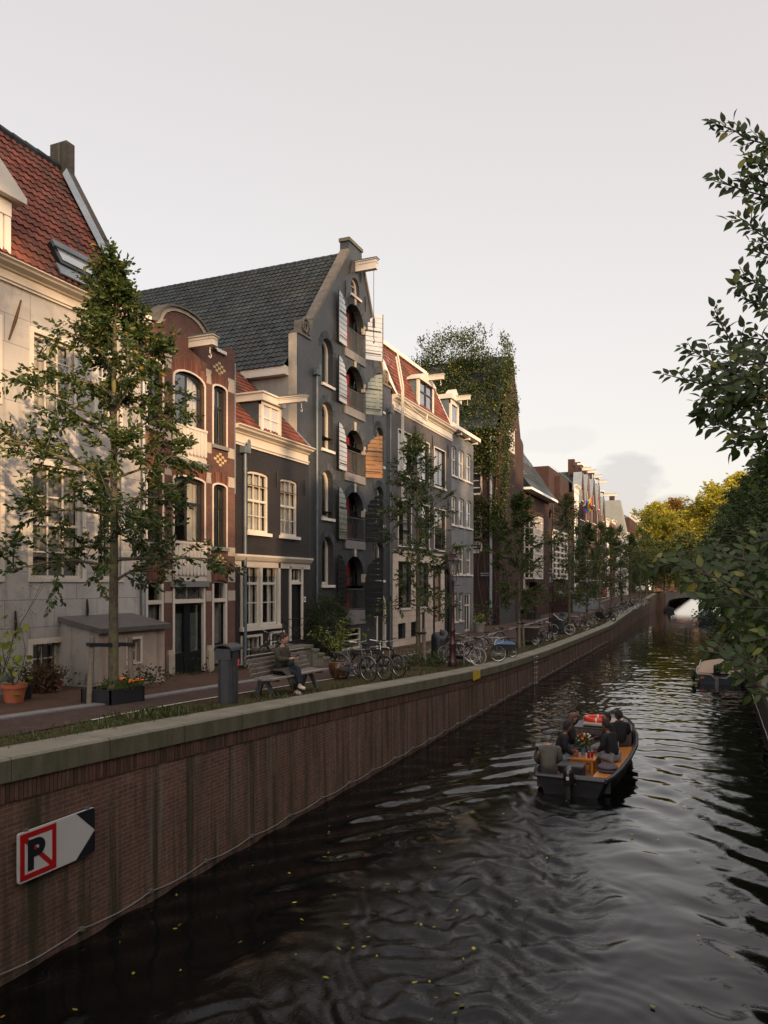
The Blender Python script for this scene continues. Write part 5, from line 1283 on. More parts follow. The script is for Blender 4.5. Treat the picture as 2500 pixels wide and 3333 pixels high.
mb.add([(xr, p, zz - 2), (xr, q_ + 1, zz - 2), (xr - 4, q_ - 3, zz + 2.6), (xr - 4, p, zz + 2.6)], [(0, 1, 2, 3)]); mb.build('red_roof', TILE_RED, h.root)
mb = MB(); mb.box(h.x, h.x + 2.2, h.y0 + .5, h.y0 + .8, 1, 3.6); mb.box(h.x, h.x + 2.4, h.y0 + 4.5, h.y0 + 4.8, 1, 3.6); mb.build('porch_walls', BR_DBROWN, h.root)
TOW = h
# ================================================================== white fronted house
h = House('white plastered house with curved cornice between brick block and row of gabled warehouses', -15.9, 0, 0, 1.5)
h.y0, h.y1 = TOW.y1 + .05, h.Y(1884)
zt = h.Z(1866, 1600)
for k in range(4):
    z0 = h.zb + 1.2 + k * 3.1
    for j in range(2): y0 = h.y0 + .5 + j * 2.3; h.win(y0, y0 + 1.2, z0, z0 + 2.1, 0, 2, (.5,), .1, .05, .1, 0, fmat=WHITE)
h.wall([(h.y0, .8), (h.y1, .8), (h.y1, zt), (h.y0, zt)], M('white_render', (.62, .60, .57), .8, .08, 1, .1))
cornice(h, h.y0, h.y1, zt, zt + 1.0, CPROF, WHITE); h.shell(8, zt, BR_BROWN)
mb = MB(); mb.add([(h.x, h.y0, zt + 1), (h.x, h.y1, zt + 1), (h.x - 3, h.y1, zt + 3.6), (h.x - 3, h.y0, zt + 3.6)], [(0, 1, 2, 3)]); mb.build('roof', ZINC, h.root)
# ================================================================== row of gabled warehouses with necks and beams
yy = h.y1 + .05; wpx = [(1884, 1904, 1512, 'with rainbow flag'), (1904, 1923, 1522, ''), (1923, 1941, 1538, ''), (1941, 1956, 1556, ''), (1956, 1972, 1600, '')]
WBL = ['first of the gabled brick warehouses, next to the white house, with its hoist beam highest', 'second gabled brick warehouse from the white house, grey zinc roof slope beside the rainbow flag', 'third gabled brick warehouse, middle one of the row of neck gables', 'fourth gabled brick warehouse, narrow slate blue gable cheek', 'last and lowest gabled brick warehouse with long white hoist beam against the sky']
prev = h.y1
for i, (a, b, t, _) in enumerate(wpx):
    h = House(WBL[i], -15.8 + .0 * i, 0, 0, 1.55, 'warehouse', 'gabled_warehouse', 'gabled brick warehouses along the canal')
    h.y0, h.y1 = prev + .02, h.Y(b); prev = h.y1
    w = h.y1 - h.y0; yc = (h.y0 + h.y1) / 2; ztop = on_x(a + (b - a) * .5, t, h.x).z; zs = ztop - 5.2
    nf = 5
    for k in range(nf):
        z0 = h.zb + 1.0 + k * (zs - h.zb - 1.2) / nf * 1.06
        for fr in (.18, .5, .82):
            ww = .95 if fr == .5 else .75; y = h.y0 + w * fr
            h.win(y - ww / 2, y + ww / 2, z0, z0 + 1.9, .2, 2, (.5,), .09, .05, .12, 0, fmat=WHITE if fr != .5 else RED, sill=.08, sillmat=WHITE)
    h.win(yc - .5, yc + .5, zs + .5, zs + 2.2, .4, 2, (.5,), .09, .05, .1, 0, fmat=WHITE, sill=.1, sillmat=WHITE)
    out = [(h.y0, .9), (h.y1, .9), (h.y1, zs), (yc + .75, ztop - 1.2), (yc + .75, ztop), (yc - .75, ztop), (yc - .75, ztop - 1.2), (h.y0, zs)]
    h.wall(out, BR_RED if i % 2 else BR_BROWN, .2)
    mb = MB(); mb.prism([(h.y0 - .05, zs), (h.y0 + .25, zs), (yc - .5, ztop - 1.2), (yc - .8, ztop - 1.0)], h.x - 1.0, h.x + .08); mb.prism([(h.y1 + .05, zs), (h.y1 - .25, zs), (yc + .5, ztop - 1.2), (yc + .8, ztop - 1.0)], h.x - 1.0, h.x + .08); mb.build('zinc_verge', ZINCL, h.root)
    mb = MB(); mb.box(h.x - .5, h.x + .1, yc - .95, yc + .95, ztop - .1, ztop + .12); mb.build('gable_cap', WHITE, h.root)
    mb = MB(); mb.box(h.x - 1.8, h.x - 1.0, yc - .4, yc + .4, ztop - 1.5, ztop + .8); mb.build('chimney', BR_BROWN, h.root)
    beam(h, (h.x, yc, ztop - .75), 1.1 if i < 4 else 2.0, .28, .34, WHITE)
    mb = MB(); mb.add([(h.x - .3, h.y0, zs), (h.x - 10, h.y0, zs), (h.x - 10, yc, ztop - .8), (h.x - .3, yc, ztop - .8), (h.x - .3, h.y1, zs), (h.x - 10, h.y1, zs)], [(0, 1, 2, 3), (3, 2, 5, 4)]); mb.build('roof', TILE_FLAT, h.root)
    downpipe(h, h.y1 - .1, 1.6, zs - .5, True, ZINC, .09, .14)
    mb = MB(); mb.add([(h.x, h.y0, .8), (h.x - 10, h.y0, .8), (h.x - 10, h.y0, zs), (h.x, h.y0, zs)], [(0, 1, 2, 3)]); mb.build('side_wall', BR_DBROWN, h.root)
# ================================================================== far end of the left row
def far_house(label, a, b, t, wallm, roofm, x, xd=8, kind='gable', roof_h=3.0, floors=4, wincol=None, sidem=None):
    global prev
    h = House(label, x, 0, 0, 2.0); h.y0, h.y1 = max(prev, h.Y(a)), h.Y(b)
    if h.y1 < h.y0 + 3: h.y1 = h.y0 + 5
    prev = h.y1 + .05; w = h.y1 - h.y0; zt = on_x((a + b) / 2, t, h.x).z
    n = max(2, int(w / 2.2))
    for k in range(floors):
        z0 = h.zb + 1.0 + k * (zt - h.zb - 1) / floors
        for j in range(n): y = h.y0 + w * (j + .5) / n; h.win(y - .5, y + .5, z0, z0 + 1.8, 0, 2, (.5,), .12, .07, .1, 0, fmat=WHITE)
    h.wall([(h.y0, .9), (h.y1, .9), (h.y1, zt), (h.y0, zt)], wallm, .2)
    mb = MB(); mb.add([(h.x, h.y0, .9), (h.x - xd, h.y0, .9), (h.x - xd, h.y0, zt), (h.x, h.y0, zt)], [(0, 1, 2, 3)]); mb.build('side_wall', sidem or wallm, h.root)
    mb = MB(); c = (h.y0 + h.y1) / 2
    if kind == 'mansard': mb.add([(h.x, h.y0, zt), (h.x, h.y1, zt), (h.x - 1.2, h.y1 - .4, zt + roof_h), (h.x - 1.2, h.y0 + .8, zt + roof_h), (h.x - xd, h.y0, zt), (h.x - xd, h.y0 + .8, zt + roof_h), (h.x - xd, h.y1, zt + roof_h)], [(0, 1, 2, 3), (0, 3, 5, 4), (3, 2, 6, 5)])
    else: mb.add([(h.x, h.y0, zt), (h.x, h.y1, zt), (h.x - 3, h.y1, zt + roof_h), (h.x - 3, h.y0, zt + roof_h), (h.x - 7, h.y0, zt), (h.x - 7, h.y1, zt)], [(0, 1, 2, 3), (3, 2, 5, 4), (0, 3, 4)])
    mb.build('roof', roofm, h.root); cornice(h, h.y0, h.y1, zt - .1, zt + .5, CPROF, WHITE)
    mb = MB(); mb.box(h.x - 3, h.x - 2.2, c - .5, c + .5, zt, zt + roof_h + 1.0); mb.build('chimney', BR_DBROWN, h.root)
    return h
PALEW = M('pale_far_render', (.60, .58, .55), .8, .06, 1, .05)
far_house('cream fronted house with blue grey gable past the row of warehouses', 1971, 1984, 1700, PALEW, ZINC, -15.8, roof_h=2.6)
far_house('small red brick house with white window frames far down the left bank', 1984, 1997, 1700, BR_RED, ZINC, -15.4, roof_h=.6)
hm = far_house('white walled house with grey mansard roof far down the left bank', 2030, 2046, 1742, PALEW, M('grey_mansard', (.20, .21, .20), .7, .15, 1, .1), -13.6, 9, 'mansard', 6.2, 4)
far_house('far red brick house with white cornice beyond the mansard roof', 2046, 2069, 1690, BR_BROWN, ZINC, -13.4, roof_h=1.6)
p = on_y(2085, 1700, 215)
h = House('pale office block at the far end of the canal behind the trees', p.x, 0, 0, 2.9, 'building', 'far_building')
mb = MB(); mb.box(p.x - 14, p.x + 2, 214, 230, 2, p.z); mb.box(p.x - 14.3, p.x + 2.3, 213.7, 230.3, p.z, p.z + .8); mb.build('walls', PALEW, h.root)
mb = MB()
for k in range(5):
    for j in range(8): mb.box(p.x - 13 + j * 1.9, p.x - 11.8 + j * 1.9, 213.95, 213.99, 5 + k * 3.4, 7.2 + k * 3.4)
mb.build('window_grid', GLASS, h.root)
h.root.location.y = 222
for c in kids(h.root): c.location = -Vector(h.root.location)
# cross street behind the far bridge: warm shopfronts
h = House('low orange brick buildings behind the far bridge, lit by the evening sun', 0, 0, 0, 3.0, 'building', 'far_brick_building')
h.root.location = (6, 186, 3)
mb = MB(); mb.box(-12, 30, 184, 192, 3, 12); mb.build('walls', BR_WARM, h.root)
mb = MB()
for j in range(9): mb.box(-11 + j * 4.4, -8.6 + j * 4.4, 183.9, 183.97, 3.8, 6.6); mb.box(-11 + j * 4.4, -8.8 + j * 4.4, 183.9, 183.97, 8, 10)
mb.build('windows', GLASS, h.root)
# ================================================================== opposite bank (seen in the panes, it shades the canal)
OPP = [(6, 13, 13.5, BR_WARM, 'orange brown brick house opposite with red roof'), (13.1, 19, 15, BR_BROWN, 'dark brown brick house opposite'), (19.1, 27, 12.5, PALEW, 'pale rendered house opposite'), (27.1, 36, 15, BR_WARM, 'tall warm brick house opposite'), (36.1, 50, 13, BR_BROWN, 'wide brown brick house opposite'), (50.1, 70, 14, BR_RED, 'long red brick house opposite'), (70.1, 95, 13, BR_BROWN, 'long dark brick building opposite near the far boats'), (95.1, 135, 12, BR_RED, 'farthest red brick building opposite'),
       (-40, -12, 15, BR_BROWN, 'brown brick building opposite, behind the near bridge')]
for (a, b, ht, wm, lb) in OPP:
    ht -= 3.5; h = House(lb, 9.5, a, b, 2.0)
    mb = MB(); mb.box(9.5, 18, a, b, 1, 2 + ht); mb.build('walls', wm, h.root)
    mb = MB(); mb.prism([(9.2, 2 + ht), (18.3, 2 + ht), (13.7, 2 + ht + 4.2)], a, b, 'y'); mb.build('roof', TILE_RED, h.root)
    fr = MB(); gl = MB(); n = max(2, int((b - a) / 2.6))
    for k in range(4):
        for j in range(n):
            y = a + (b - a) * (j + .5) / n; z = 3.2 + k * 3.1
            gl.box(9.46, 9.49, y - .55, y + .55, z, z + 1.9)
            for (p, q_, r_, s_) in ((y - .65, y - .55, z - .1, z + 2), (y + .55, y + .65, z - .1, z + 2), (y - .55, y + .55, z - .1, z), (y - .55, y + .55, z + 1.9, z + 2), (y - .03, y + .03, z, z + 1.9), (y - .55, y - .03, z + .9, z + .95), (y + .03, y + .55, z + .9, z + .95)): fr.box(9.42, 9.5, p, q_, r_, s_)
    w_ = fr.build('windows', WHITE, h.root); gl.build('panes', GLASS, w_)

h = House('unseen row of brick houses added beyond the near bridge to block the lowest sun', 34, -32, 4, 2.0)  # unseen row added to keep the low sun off the lower facades
mb = MB(); mb.box(34, 44, -32, 5.5, 1, 2 + 13.2); mb.build('walls', BR_BROWN, h.root)
mb = MB(); mb.prism([(33.7, 15.2), (44.3, 15.2), (39, 19)], -32, 5.5, 'y'); mb.build('roof', TILE_RED, h.root)
# ------------------------------------------------------------------ trees and plants
def rv(rs, s=1.0): return Vector((rs.gauss(0, 1), rs.gauss(0, 1), rs.gauss(0, 1))) * s
def grow_tree(name, seed, H, clear, rad_f, trunk_r, n_limb, leafmat, lsize, per_twig=16, barkm=None, bend=.12, twigs=3, subs=6, el0=.35, droop=0.0, dens_top=1.0, twl=.55):
    """a tree at the origin: tapered trunk with limbs (one mesh) and a crown of many leaves (one mesh)"""
    rs = random.Random(seed); root = empty(name, (0, 0, 0)); mb = MB()
    pts = []; n = 14; x = y = 0
    for i in range(n + 1):
        t = i / n; x += rs.uniform(-1, 1) * bend * .35; y += rs.uniform(-1, 1) * bend * .35
        pts.append(Vector((x * t, y * t, H * .97 * t)))
    rr = [trunk_r * (1 - .9 * (i / n)) ** .8 + .012 for i in range(n + 1)]; rr[0] *= 1.25
    mb.tube(pts, rr, 10)
    def tp(t): i = min(n - 1, int(t * n)); f = t * n - i; return pts[i].lerp(pts[i + 1], f), rr[i] * (1 - f) + rr[i + 1] * f
    P, D = [], []
    def spray(a, d, L, k):
        d = d.normalized(); side = d.cross(Vector((0, 0, 1)));  side = side.normalized() if side.length > .1 else Vector((1, 0, 0))
        up = side.cross(d)
        for i in range(k):
            t = (i + .5) / k; p = a + d * (L * t) + Vector((0, 0, -droop * t * t * L)); sg = 1 if i % 2 else -1
            P.append(p + rv(rs, .015)); D.append(d * .75 + side * sg * rs.uniform(.5, 1.1) + up * rs.gauss(-.1, .35) + Vector((0, 0, -.25)))
        P.append(a + d * L); D.append(d + rv(rs, .2))
    for l in range(n_limb):
        t = clear / H + (1 - clear / H) * ((l + rs.random() * .8) / n_limb) ** (.95)
        t = min(t, .985); base, br = tp(t); az = l * 2.399 + rs.uniform(-.5, .5); tt = (t - clear / H) / (1 - clear / H)
        Ln = rad_f(tt) * rs.uniform(.6, 1.25); el = el0 + .75 * tt + rs.uniform(-.15, .15)
        d = Vector((cos(az) * cos(el), sin(az) * cos(el), sin(el)))
        bp = [base]; q = base.copy(); m = 5
        for k in range(m): d = (d + rv(rs, .10) + Vector((0, 0, -.04 - droop * .2))).normalized(); q = q + d * (Ln / m); bp.append(q.copy())
        r0 = min(br * .6, .012 + .012 * Ln); mb.tube(bp, [r0 * (1 - .8 * k / m) for k in range(m + 1)], 6)
        for s in range(subs):
            u = rs.uniform(.18, 1.0); k = min(m - 1, int(u * m)); c = bp[k].lerp(bp[k + 1], u * m - k)
            dd = (bp[k + 1] - bp[k]).normalized(); sd = (dd * .7 + rv(rs, .55) + Vector((0, 0, .05))).normalized(); SL = Ln * .42 * rs.uniform(.5, 1.1) * (1.15 - u * .5) + .12
            e = c + sd * SL; mb.tube([c, (c + e) / 2 + rv(rs, .02), e], [r0 * .42, r0 * .3, r0 * .15], 4, caps=False)
            for w in range(twigs):
                f = rs.uniform(.15, 1.0); a = c.lerp(e, f); td = (sd * .8 + rv(rs, .5)).normalized(); spray(a, td, twl * rs.uniform(.5, 1.1), per_twig)
            spray(e, sd, twl * .7, per_twig)
        spray(bp[-1], d, twl, per_twig)
    mb.build('trunk', barkm or BARK, root, smooth=True)
    leaves('crown', P, D, lsize, leafmat, root)
    return root
def place(o, x, y, z, rz=0, s=1.0):
    o.location = (x, y, z); o.rotation_euler = (0, 0, rz); o.scale = (s, s, s * R.uniform(.97, 1.03)); return o
def prof_f(mx, lo=.55, peak=.3):
    return lambda t: mx * (lo + (1 - lo) * t / peak if t < peak else 1 - (t - peak) / (1 - peak) * .82)
# young street trees
tA = grow_tree('street_tree', 4, 8.15, 2.3, lambda t: 2.0 * (.85 + .6 * t if t < .25 else 1 - (t - .25) * 1.08), .092, 31, LEAF, .100, 12, subs=8, twigs=4, bend=.04, el0=.2, twl=.40, droop=.12)
tB = grow_tree('street_tree', 9, 8.6, 1.9, prof_f(1.5, .9, .4), .085, 26, LEAF, .10, 11, subs=6, twigs=3, twl=.42, droop=.1)
tC = grow_tree('street_tree', 21, 8.2, 1.9, prof_f(1.75, .8, .35), .09, 28, LEAF, .115, 13, subs=7, twigs=3, twl=.42, droop=.1)
g = ground_at(369, 2285); place(tA, g.x, g.y, g.z - .05, 2.2); tag(tA, 'nearest young street tree with lichen on its trunk, rising from the orange flower planter', 'tree', 'young street trees along the left quay')
T1P = g
g = ground_at(1362, 2160); place(tB, g.x, g.y, g.z - .05, .5, 1.04); tag(tB, 'thin street tree tied to a pale stake left of the nearest street lamp', 'tree', 'young street trees along the left quay'); T2P = g
g = ground_at(1690, 2105); place(tC, g.x, g.y, g.z - .05, 1.0, 1.02); tag(tC, 'bushy street tree with square stakes in front of the ivy building', 'tree', 'young street trees along the left quay'); T3P = g
TL = ['street tree before the white gridded bay, past the second street lamp', 'street tree before the white plastered house, beside the bicycle racks', 'street tree beside the third street lamp, before the gabled warehouses', 'dark street tree right of the rainbow flag, near the red banner',
      'street tree past the red banner, above the leaning bicycles', 'street tree before the white mansard house', 'far street tree before the last brick house on the left bank', 'farthest street tree of the left row, next to the canal bridge']
T4 = []
for i, (px, y) in enumerate(((1854, 54), (1912, 66), (1952, 78), (1990, 90), (2020, 101), (2052, 112), (2085, 124), (2112, 137))):
    o = copy_tree(tC if i % 2 else tB)
    r = ray(px, 1900); x = r.x / r.y * y; x = min(x, xq(y) - 1.0); place(o, x, y, zg(y) - .05, i * 1.7, (1.08, 1.0, 1.05, 1.12, 1.15, 1.2, 1.25, 1.3)[i]); tag(o, TL[i], 'tree', 'young street trees along the left quay'); T4.append(o)
# right bank: big dark trees overhanging the water
tR = grow_tree('bank_tree', 33, 12.5, 1.4, prof_f(4.6, .8, .35), .22, 46, LEAFR, .17, 13, subs=9, twigs=4, barkm=TWIG, droop=.25, twl=.8, el0=.1)
tR2 = grow_tree('bank_tree', 37, 11.5, 1.2, prof_f(4.4, .85, .3), .2, 42, LEAFR, .19, 12, subs=9, twigs=4, barkm=TWIG, droop=.3, twl=.8, el0=.05)
BT = [(4.7, 27, 10.5, 'nearest big dark tree overhanging the right quay wall, at the right edge'), (4.3, 36, 10.0, 'big green tree on the right bank behind the cream moored boat'), (4.0, 46, 10.4, 'dense green tree on the right bank before the green covered boat'),
      (3.6, 57, 11.5, 'dense tree on the right bank right behind the green covered boat'), (3.8, 70, 12, 'green tree farther along the right bank, above the far water'), (4.0, 86, 13, 'lighter green tree on the right bank before the bridge'), (3.5, 104, 13.5, 'tall tree on the right bank with sunlit top near the bridge'), (3.6, 124, 14, 'last tree of the right bank, beside the canal bridge')]
for i, (x, y, H, lb) in enumerate(BT):
    src = tR if i % 2 == 0 else tR2
    o = src if i < 2 else copy_tree(src); place(o, x - (0, .6, .8, .5, .4, .4, .5, .6)[i], y, zr(y), i * 2.1, H / (12.5 if i % 2 == 0 else 11.5)); tag(o, lb, 'tree', 'big trees along the right bank')
# sunlit far trees
tY = grow_tree('autumn_tree', 51, 15, 3, prof_f(5.2, .8, .45), .3, 40, LEAFY, .36, 9, subs=9, twigs=3, barkm=TWIG, twl=1.1)
FT = [(2128, 1652, 172, LEAFY, 1.0, 'yellow autumn tree in the sun left of the orange tree, beyond the bridge'), (2195, 1640, 200, LEAFO, 1.15, 'orange and russet autumn tree in the sun beyond the bridge'), (2165, 1700, 165, LEAFY, .8, 'low yellow tree right behind the bridge, before the orange tree'),
      (2330, 1600, 160, LEAFY, 1.3, 'tallest golden tree, behind the dark trees of the right bank'), (2250, 1680, 178, LEAFY, 1.1, 'olive yellow tree between the orange and the tallest golden tree'), (2400, 1560, 190, LEAFY, 1.5, 'golden tree farthest right behind the dark bank trees')]
for i, (px, py, y, lm_, s, lb) in enumerate(FT):
    o = tY if i == 0 else copy_tree(tY); p = on_y(px, py, y); s = (p.z - 3) / 15.0
    place(o, p.x, y, 3, i * 1.3, s); o.scale = (s * 1.05, s * 1.05, s); tag(o, lb, 'tree', 'sunlit autumn trees beyond the bridge')
    if lm_ is LEAFO:
        cr = [c for c in COL.objects if c.parent == o and c.name.startswith('crown')][0]; cr.data = cr.data.copy(); cr.data.materials[0] = LEAFO
tG = grow_tree('dark_tree', 61, 12, 2, prof_f(5.0, .85, .4), .3, 36, LEAFB, .34, 9, subs=8, twigs=3, barkm=TWIG, twl=1.1)
for i, (px, py, y, lb) in enumerate(((2105, 1765, 150, 'dark green tree at the left end of the canal bridge'), (2165, 1775, 158, 'round dark green tree over the middle of the canal bridge'), (2235, 1750, 150, 'grey green willow like tree above the right end of the bridge'), (2060, 1790, 156, 'dark green tree between the last brick house and the bridge'))):
    o = tG if i == 0 else copy_tree(tG); p = on_y(px, py, y); s = (p.z - 3) / 12; place(o, p.x, y, 3, i, s); o.scale = (s * 1.15, s * 1.15, s); tag(o, lb, 'tree', 'dark trees around the far bridge')
# ------------------------------------------------------------------ near elm whose branches hang into the picture from the right
near = empty('elm_tree', (3.3, 5.2, 2.3)); tag(near, 'near elm whose dark leafy branches hang in from the right edge', 'tree')
NP, ND, NS = [], [], []; mbb = MB()
def near_branch(pts, dep, lsz, n, twig=.5, dens=1.0):
    """pts: picture path from the edge of the frame to the tip, at distance dep"""
    W = []
    for i, (px, py) in enumerate(pts):
        r = ray(px, py); d = dep if not isinstance(dep, tuple) else dep[0] + (dep[1] - dep[0]) * i / (len(pts) - 1)
        W.append(CAM + r * d)
    st = Vector((3.3, 5.2, W[0].z - .4)); W = [st, (st + W[0]) / 2 + Vector((0, 0, .15))] + W
    mbb.tube(W, [.03, .014] + [.007 * (1 - .7 * i / len(pts)) for i in range(len(pts))], 6)
    W = W[2:]
    seg = [(W[i], W[i + 1]) for i in range(len(W) - 1)]; tot_ = sum((b - a).length for a, b in seg); k = max(4, int(tot_ / (lsz * .27) * dens)); rs = random.Random(len(NP))
    for i in range(k):
        s = (i + .5) / k * tot_
        for a, b in seg:
            L = (b - a).length
            if s <= L: break
            s -= L
        p = a.lerp(b, min(1, s / L)); d = (b - a).normalized(); side = d.cross(ray(1250, 1900)).normalized(); sg = 1 if i % 2 else -1
        NP.append(p); ND.append(d * .8 + side * sg * .9 + Vector((0, 0, -.12)) + rv(rs, .12)); NS.append(lsz * (1 - .25 * i / k))
        if twig and i % 3 == 1 and i < k * .85:
            td = (d * 1.0 + side * sg * .6 + rv(rs, .12)).normalized(); L2 = twig * rs.uniform(.4, 1) * (1 - .5 * i / k); mbb.tube([p, p + td * L2], [.004, .002], 4, caps=False)
            kk = int(L2 / (lsz * .28))
            for j in range(kk):
                q_ = p + td * (L2 * (j + 1) / kk); s2 = td.cross(ray(1250, 1900)).normalized() * (1 if j % 2 else -1)
                NP.append(q_); ND.append(td * .8 + s2 * .8 + Vector((0, 0, -.12)) + rv(rs, .15)); NS.append(lsz * .9)
    NP.append(W[-1]); ND.append(W[-1] - W[-2]); NS.append(lsz * .8)
E = 2540
for a in ([(E, 480), (2440, 455), (2390, 425), (2317, 398)], [(E, 560), (2450, 520), (2420, 510)], [(E, 650), (2440, 625), (2380, 605), (2323, 588)], [(E, 610), (2480, 590), (2430, 570)], [(E, 800), (2470, 760), (2430, 722), (2394, 700)], [(E, 840), (2450, 816)],
          [(E, 950), (2470, 925), (2415, 895)], [(E, 1030), (2480, 995), (2415, 965)], [(2420, 1190), (2385, 1120), (2350, 1060), (2325, 1003)], [(E, 1110), (2480, 1105), (2420, 1095)]):
    near_branch(a, 5.4, .088, 0, .22, 1.0)
for a in ([(E, 1250), (2420, 1230), (2330, 1185), (2270, 1150), (2217, 1130)], [(E, 1300), (2400, 1280), (2300, 1255), (2230, 1235), (2158, 1217)], [(E, 1200), (2460, 1180), (2390, 1160), (2330, 1150)], [(E, 1340), (2450, 1335), (2370, 1325), (2296, 1318)], [(E, 1380), (2460, 1400), (2400, 1412), (2340, 1385), (2268, 1357)],
          [(E, 1270), (2450, 1250), (2380, 1215), (2340, 1200)], [(E, 1420), (2480, 1440), (2400, 1440)], [(E, 1320), (2440, 1290), (2350, 1290), (2290, 1300)], [(E, 1150), (2500, 1150), (2460, 1140)]):
    near_branch(a, (4.9, 5.2), .088, 0, .26, .9)
for a in ([(E, 1990), (2420, 1930), (2330, 1880), (2240, 1850), (2170, 1822), (2140, 1815)], [(E, 1850), (2450, 1830), (2380, 1810), (2290, 1790)], [(E, 1930), (2440, 1900), (2370, 1850), (2310, 1830)], [(E, 2030), (2450, 2000), (2390, 1970), (2350, 1950)], [(E, 1750), (2480, 1760), (2440, 1775)]):
    near_branch(a, (3.2, 3.6), .060, 0, .22, .85)
for a in ([(E, 2180), (2450, 2160), (2400, 2140), (2340, 2125), (2285, 2118)], [(E, 2270), (2480, 2235), (2420, 2200), (2375, 2172)], [(E, 2080), (2490, 2075), (2440, 2090)]):
    near_branch(a, (3.1, 3.3), .060, 0, .10, .8)
rs = random.Random(5)
for k in range(1300):    # the rest of the crown, outside the frame
    c = Vector((3.6, 4.2, 8.5)) + Vector((rs.gauss(0, 1.3), rs.gauss(0, 2.0), rs.gauss(0, 2.2)))
    X = c.x * cos(TH) + c.y * sin(TH); Dp = c.y * cos(TH) - c.x * sin(TH)
    if Dp > -1.5 and (Dp < 1 or 1250 + 2500 * X / Dp < 2900): continue
    td = rv(rs).normalized()
    for j in range(14): NP.append(c + td * (j * .05)); ND.append(td + rv(rs, .8)); NS.append(.12)
mbb.tube([(3.3, 5.2, 2.2), (3.3, 5.15, 5), (3.4, 5.0, 8), (3.6, 4.6, 11.5)], [.17, .14, .09, .02], 10)
mbb.build('trunk', TWIG, near, smooth=True)
N6 = len(NP)
def big_leaves(name, P, D, S, mat, parent):
    """pointed oval leaves with a fold along the midrib"""
    rs = np.random.RandomState(8); P = np.array([tuple(p) for p in P]); D = np.array([tuple(p) for p in D]); S = np.array(S)[:, None] * (.55 + .7 * rs.rand(len(P), 1))
    D /= np.linalg.norm(D, axis=1, keepdims=True); A = rs.randn(*P.shape) * .34 + np.array([.1, -.75, .55]); A -= D * (A * D).sum(1, keepdims=True); A /= np.linalg.norm(A, axis=1, keepdims=True); U = np.cross(D, A)
    t = np.array([0, .12, .32, .55, .78, 1.0]); w = np.array([0, .17, .25, .23, .12, 0]); N = len(P)
    V = []
    for k in range(6):
        c = P + D * S * (t[k] + .12) - A * S * (t[k] ** 2 * .16)
        V += [c, c + U * S * w[k] + A * S * w[k] * .3, c - U * S * w[k] + A * S * w[k] * .3]
    V = np.stack(V, 1); fs = []
    for k in range(5): a = 3 * k; b = a + 3; fs += [(a, b, b + 1, a + 1), (a, a + 2, b + 2, b)]
    fs = np.array(fs); idx = (np.arange(N)[:, None, None] * 18 + fs[None]).ravel(); F = N * len(fs)
    me = bpy.data.meshes.new(name); me.vertices.add(N * 18); me.vertices.foreach_set('co', V.ravel()); me.loops.add(F * 4); me.loops.foreach_set('vertex_index', idx)
    me.polygons.add(F); me.polygons.foreach_set('loop_start', np.arange(F) * 4); me.polygons.foreach_set('loop_total', np.full(F, 4)); me.materials.append(mat)
    at = me.attributes.new('rnd', 'FLOAT', 'FACE'); at.data.foreach_set('value', np.repeat(rs.rand(N), len(fs))); me.update(calc_edges=True)
    return link(name, me, parent)
big_leaves('crown', NP, ND, NS, LEAFR, near)
# unseen trees added by the near bridge to break up the low sun
for i, (x, y) in enumerate(((6.2, -3.2), (6.6, 1.5))):
    o = copy_tree(tR if i else tR2); place(o, x, y, 2.3, i * 2, .62); tag(o, ('unseen tree added by the near bridge behind the camera to filter the sun', 'unseen tree added right of the near bridge to filter the sun')[i], 'tree', 'big trees along the right bank')
TE = grow_tree('sun_blocker_elm', 71, 33, 19.0, prof_f(6.5, .9, .4), .4, 34, LEAFD, .5, 10, subs=8, twigs=3, barkm=TWIG, twl=1.5)  # unseen elms added, crowns raised to block sun on the upper walls
for i, (x, y, s, lb) in enumerate(((19, -16, 1, 'in the side street behind the near bridge'), (20, -8, 1.05, 'second in the side street behind the near bridge'), (19.5, -1, 1, 'at the corner behind the first house opposite'))):
    o = TE if i == 0 else copy_tree(TE); place(o, x, y, 2, i * 1.9, s); tag(o, 'unseen elm added as sun blocker ' + lb, 'tree', 'unseen trees added to block the sun')
for i, y in enumerate((9, 18, 27, 37, 48, 60, 73)):  # unseen trees added to shade the upper facades across the canal
    o = copy_tree(tR); place(o, 24, y, 2, i * 1.3, 1.75); tag(o, ('first', 'second', 'third', 'fourth', 'fifth', 'sixth', 'seventh')[i] + ' unseen tree added behind the opposite houses as sun blocker', 'tree', 'unseen trees added to block the sun')
# ------------------------------------------------------------------ ivy on the brown building
iv = empty('ivy', (-18, 60, 2)); tag(iv, 'thick ivy covering the gable wall and roof of the dark brown building', 'ivy')
rs = random.Random(77); P, D = [], []
h = IVYH; X0, Y0, Y1 = h.x, h.y0, h.y1; YC = (Y0 + Y1) / 2; ZE = h.Z(1699, 1448); ZP = on_x(1661, 1150, h.x).z
def patch(c, nrm, r, k):
    for _ in range(k):
        o_ = rv(rs, r); P.append(c + o_ + nrm * abs(rs.gauss(0, .14))); D.append(nrm * .6 + rv(rs, .6) + Vector((0, 0, -.3)))
for _ in range(3300):     # alley side wall
    x = X0 - rs.random() ** 1.3 * 11; z = 6.2 + rs.random() * (ZE - 6); e = noise.noise(Vector((x * .5, 3, z * .35)))
    if e < -.2 + max(0, 10 - z) * .09: continue
    bulge = .25 + .9 * max(0, noise.noise(Vector((x * .6, 9, z * .4)))); patch(Vector((x, Y0 - rs.random() * bulge - .05, z)), Vector((0, -1, 0)), .2, 7)
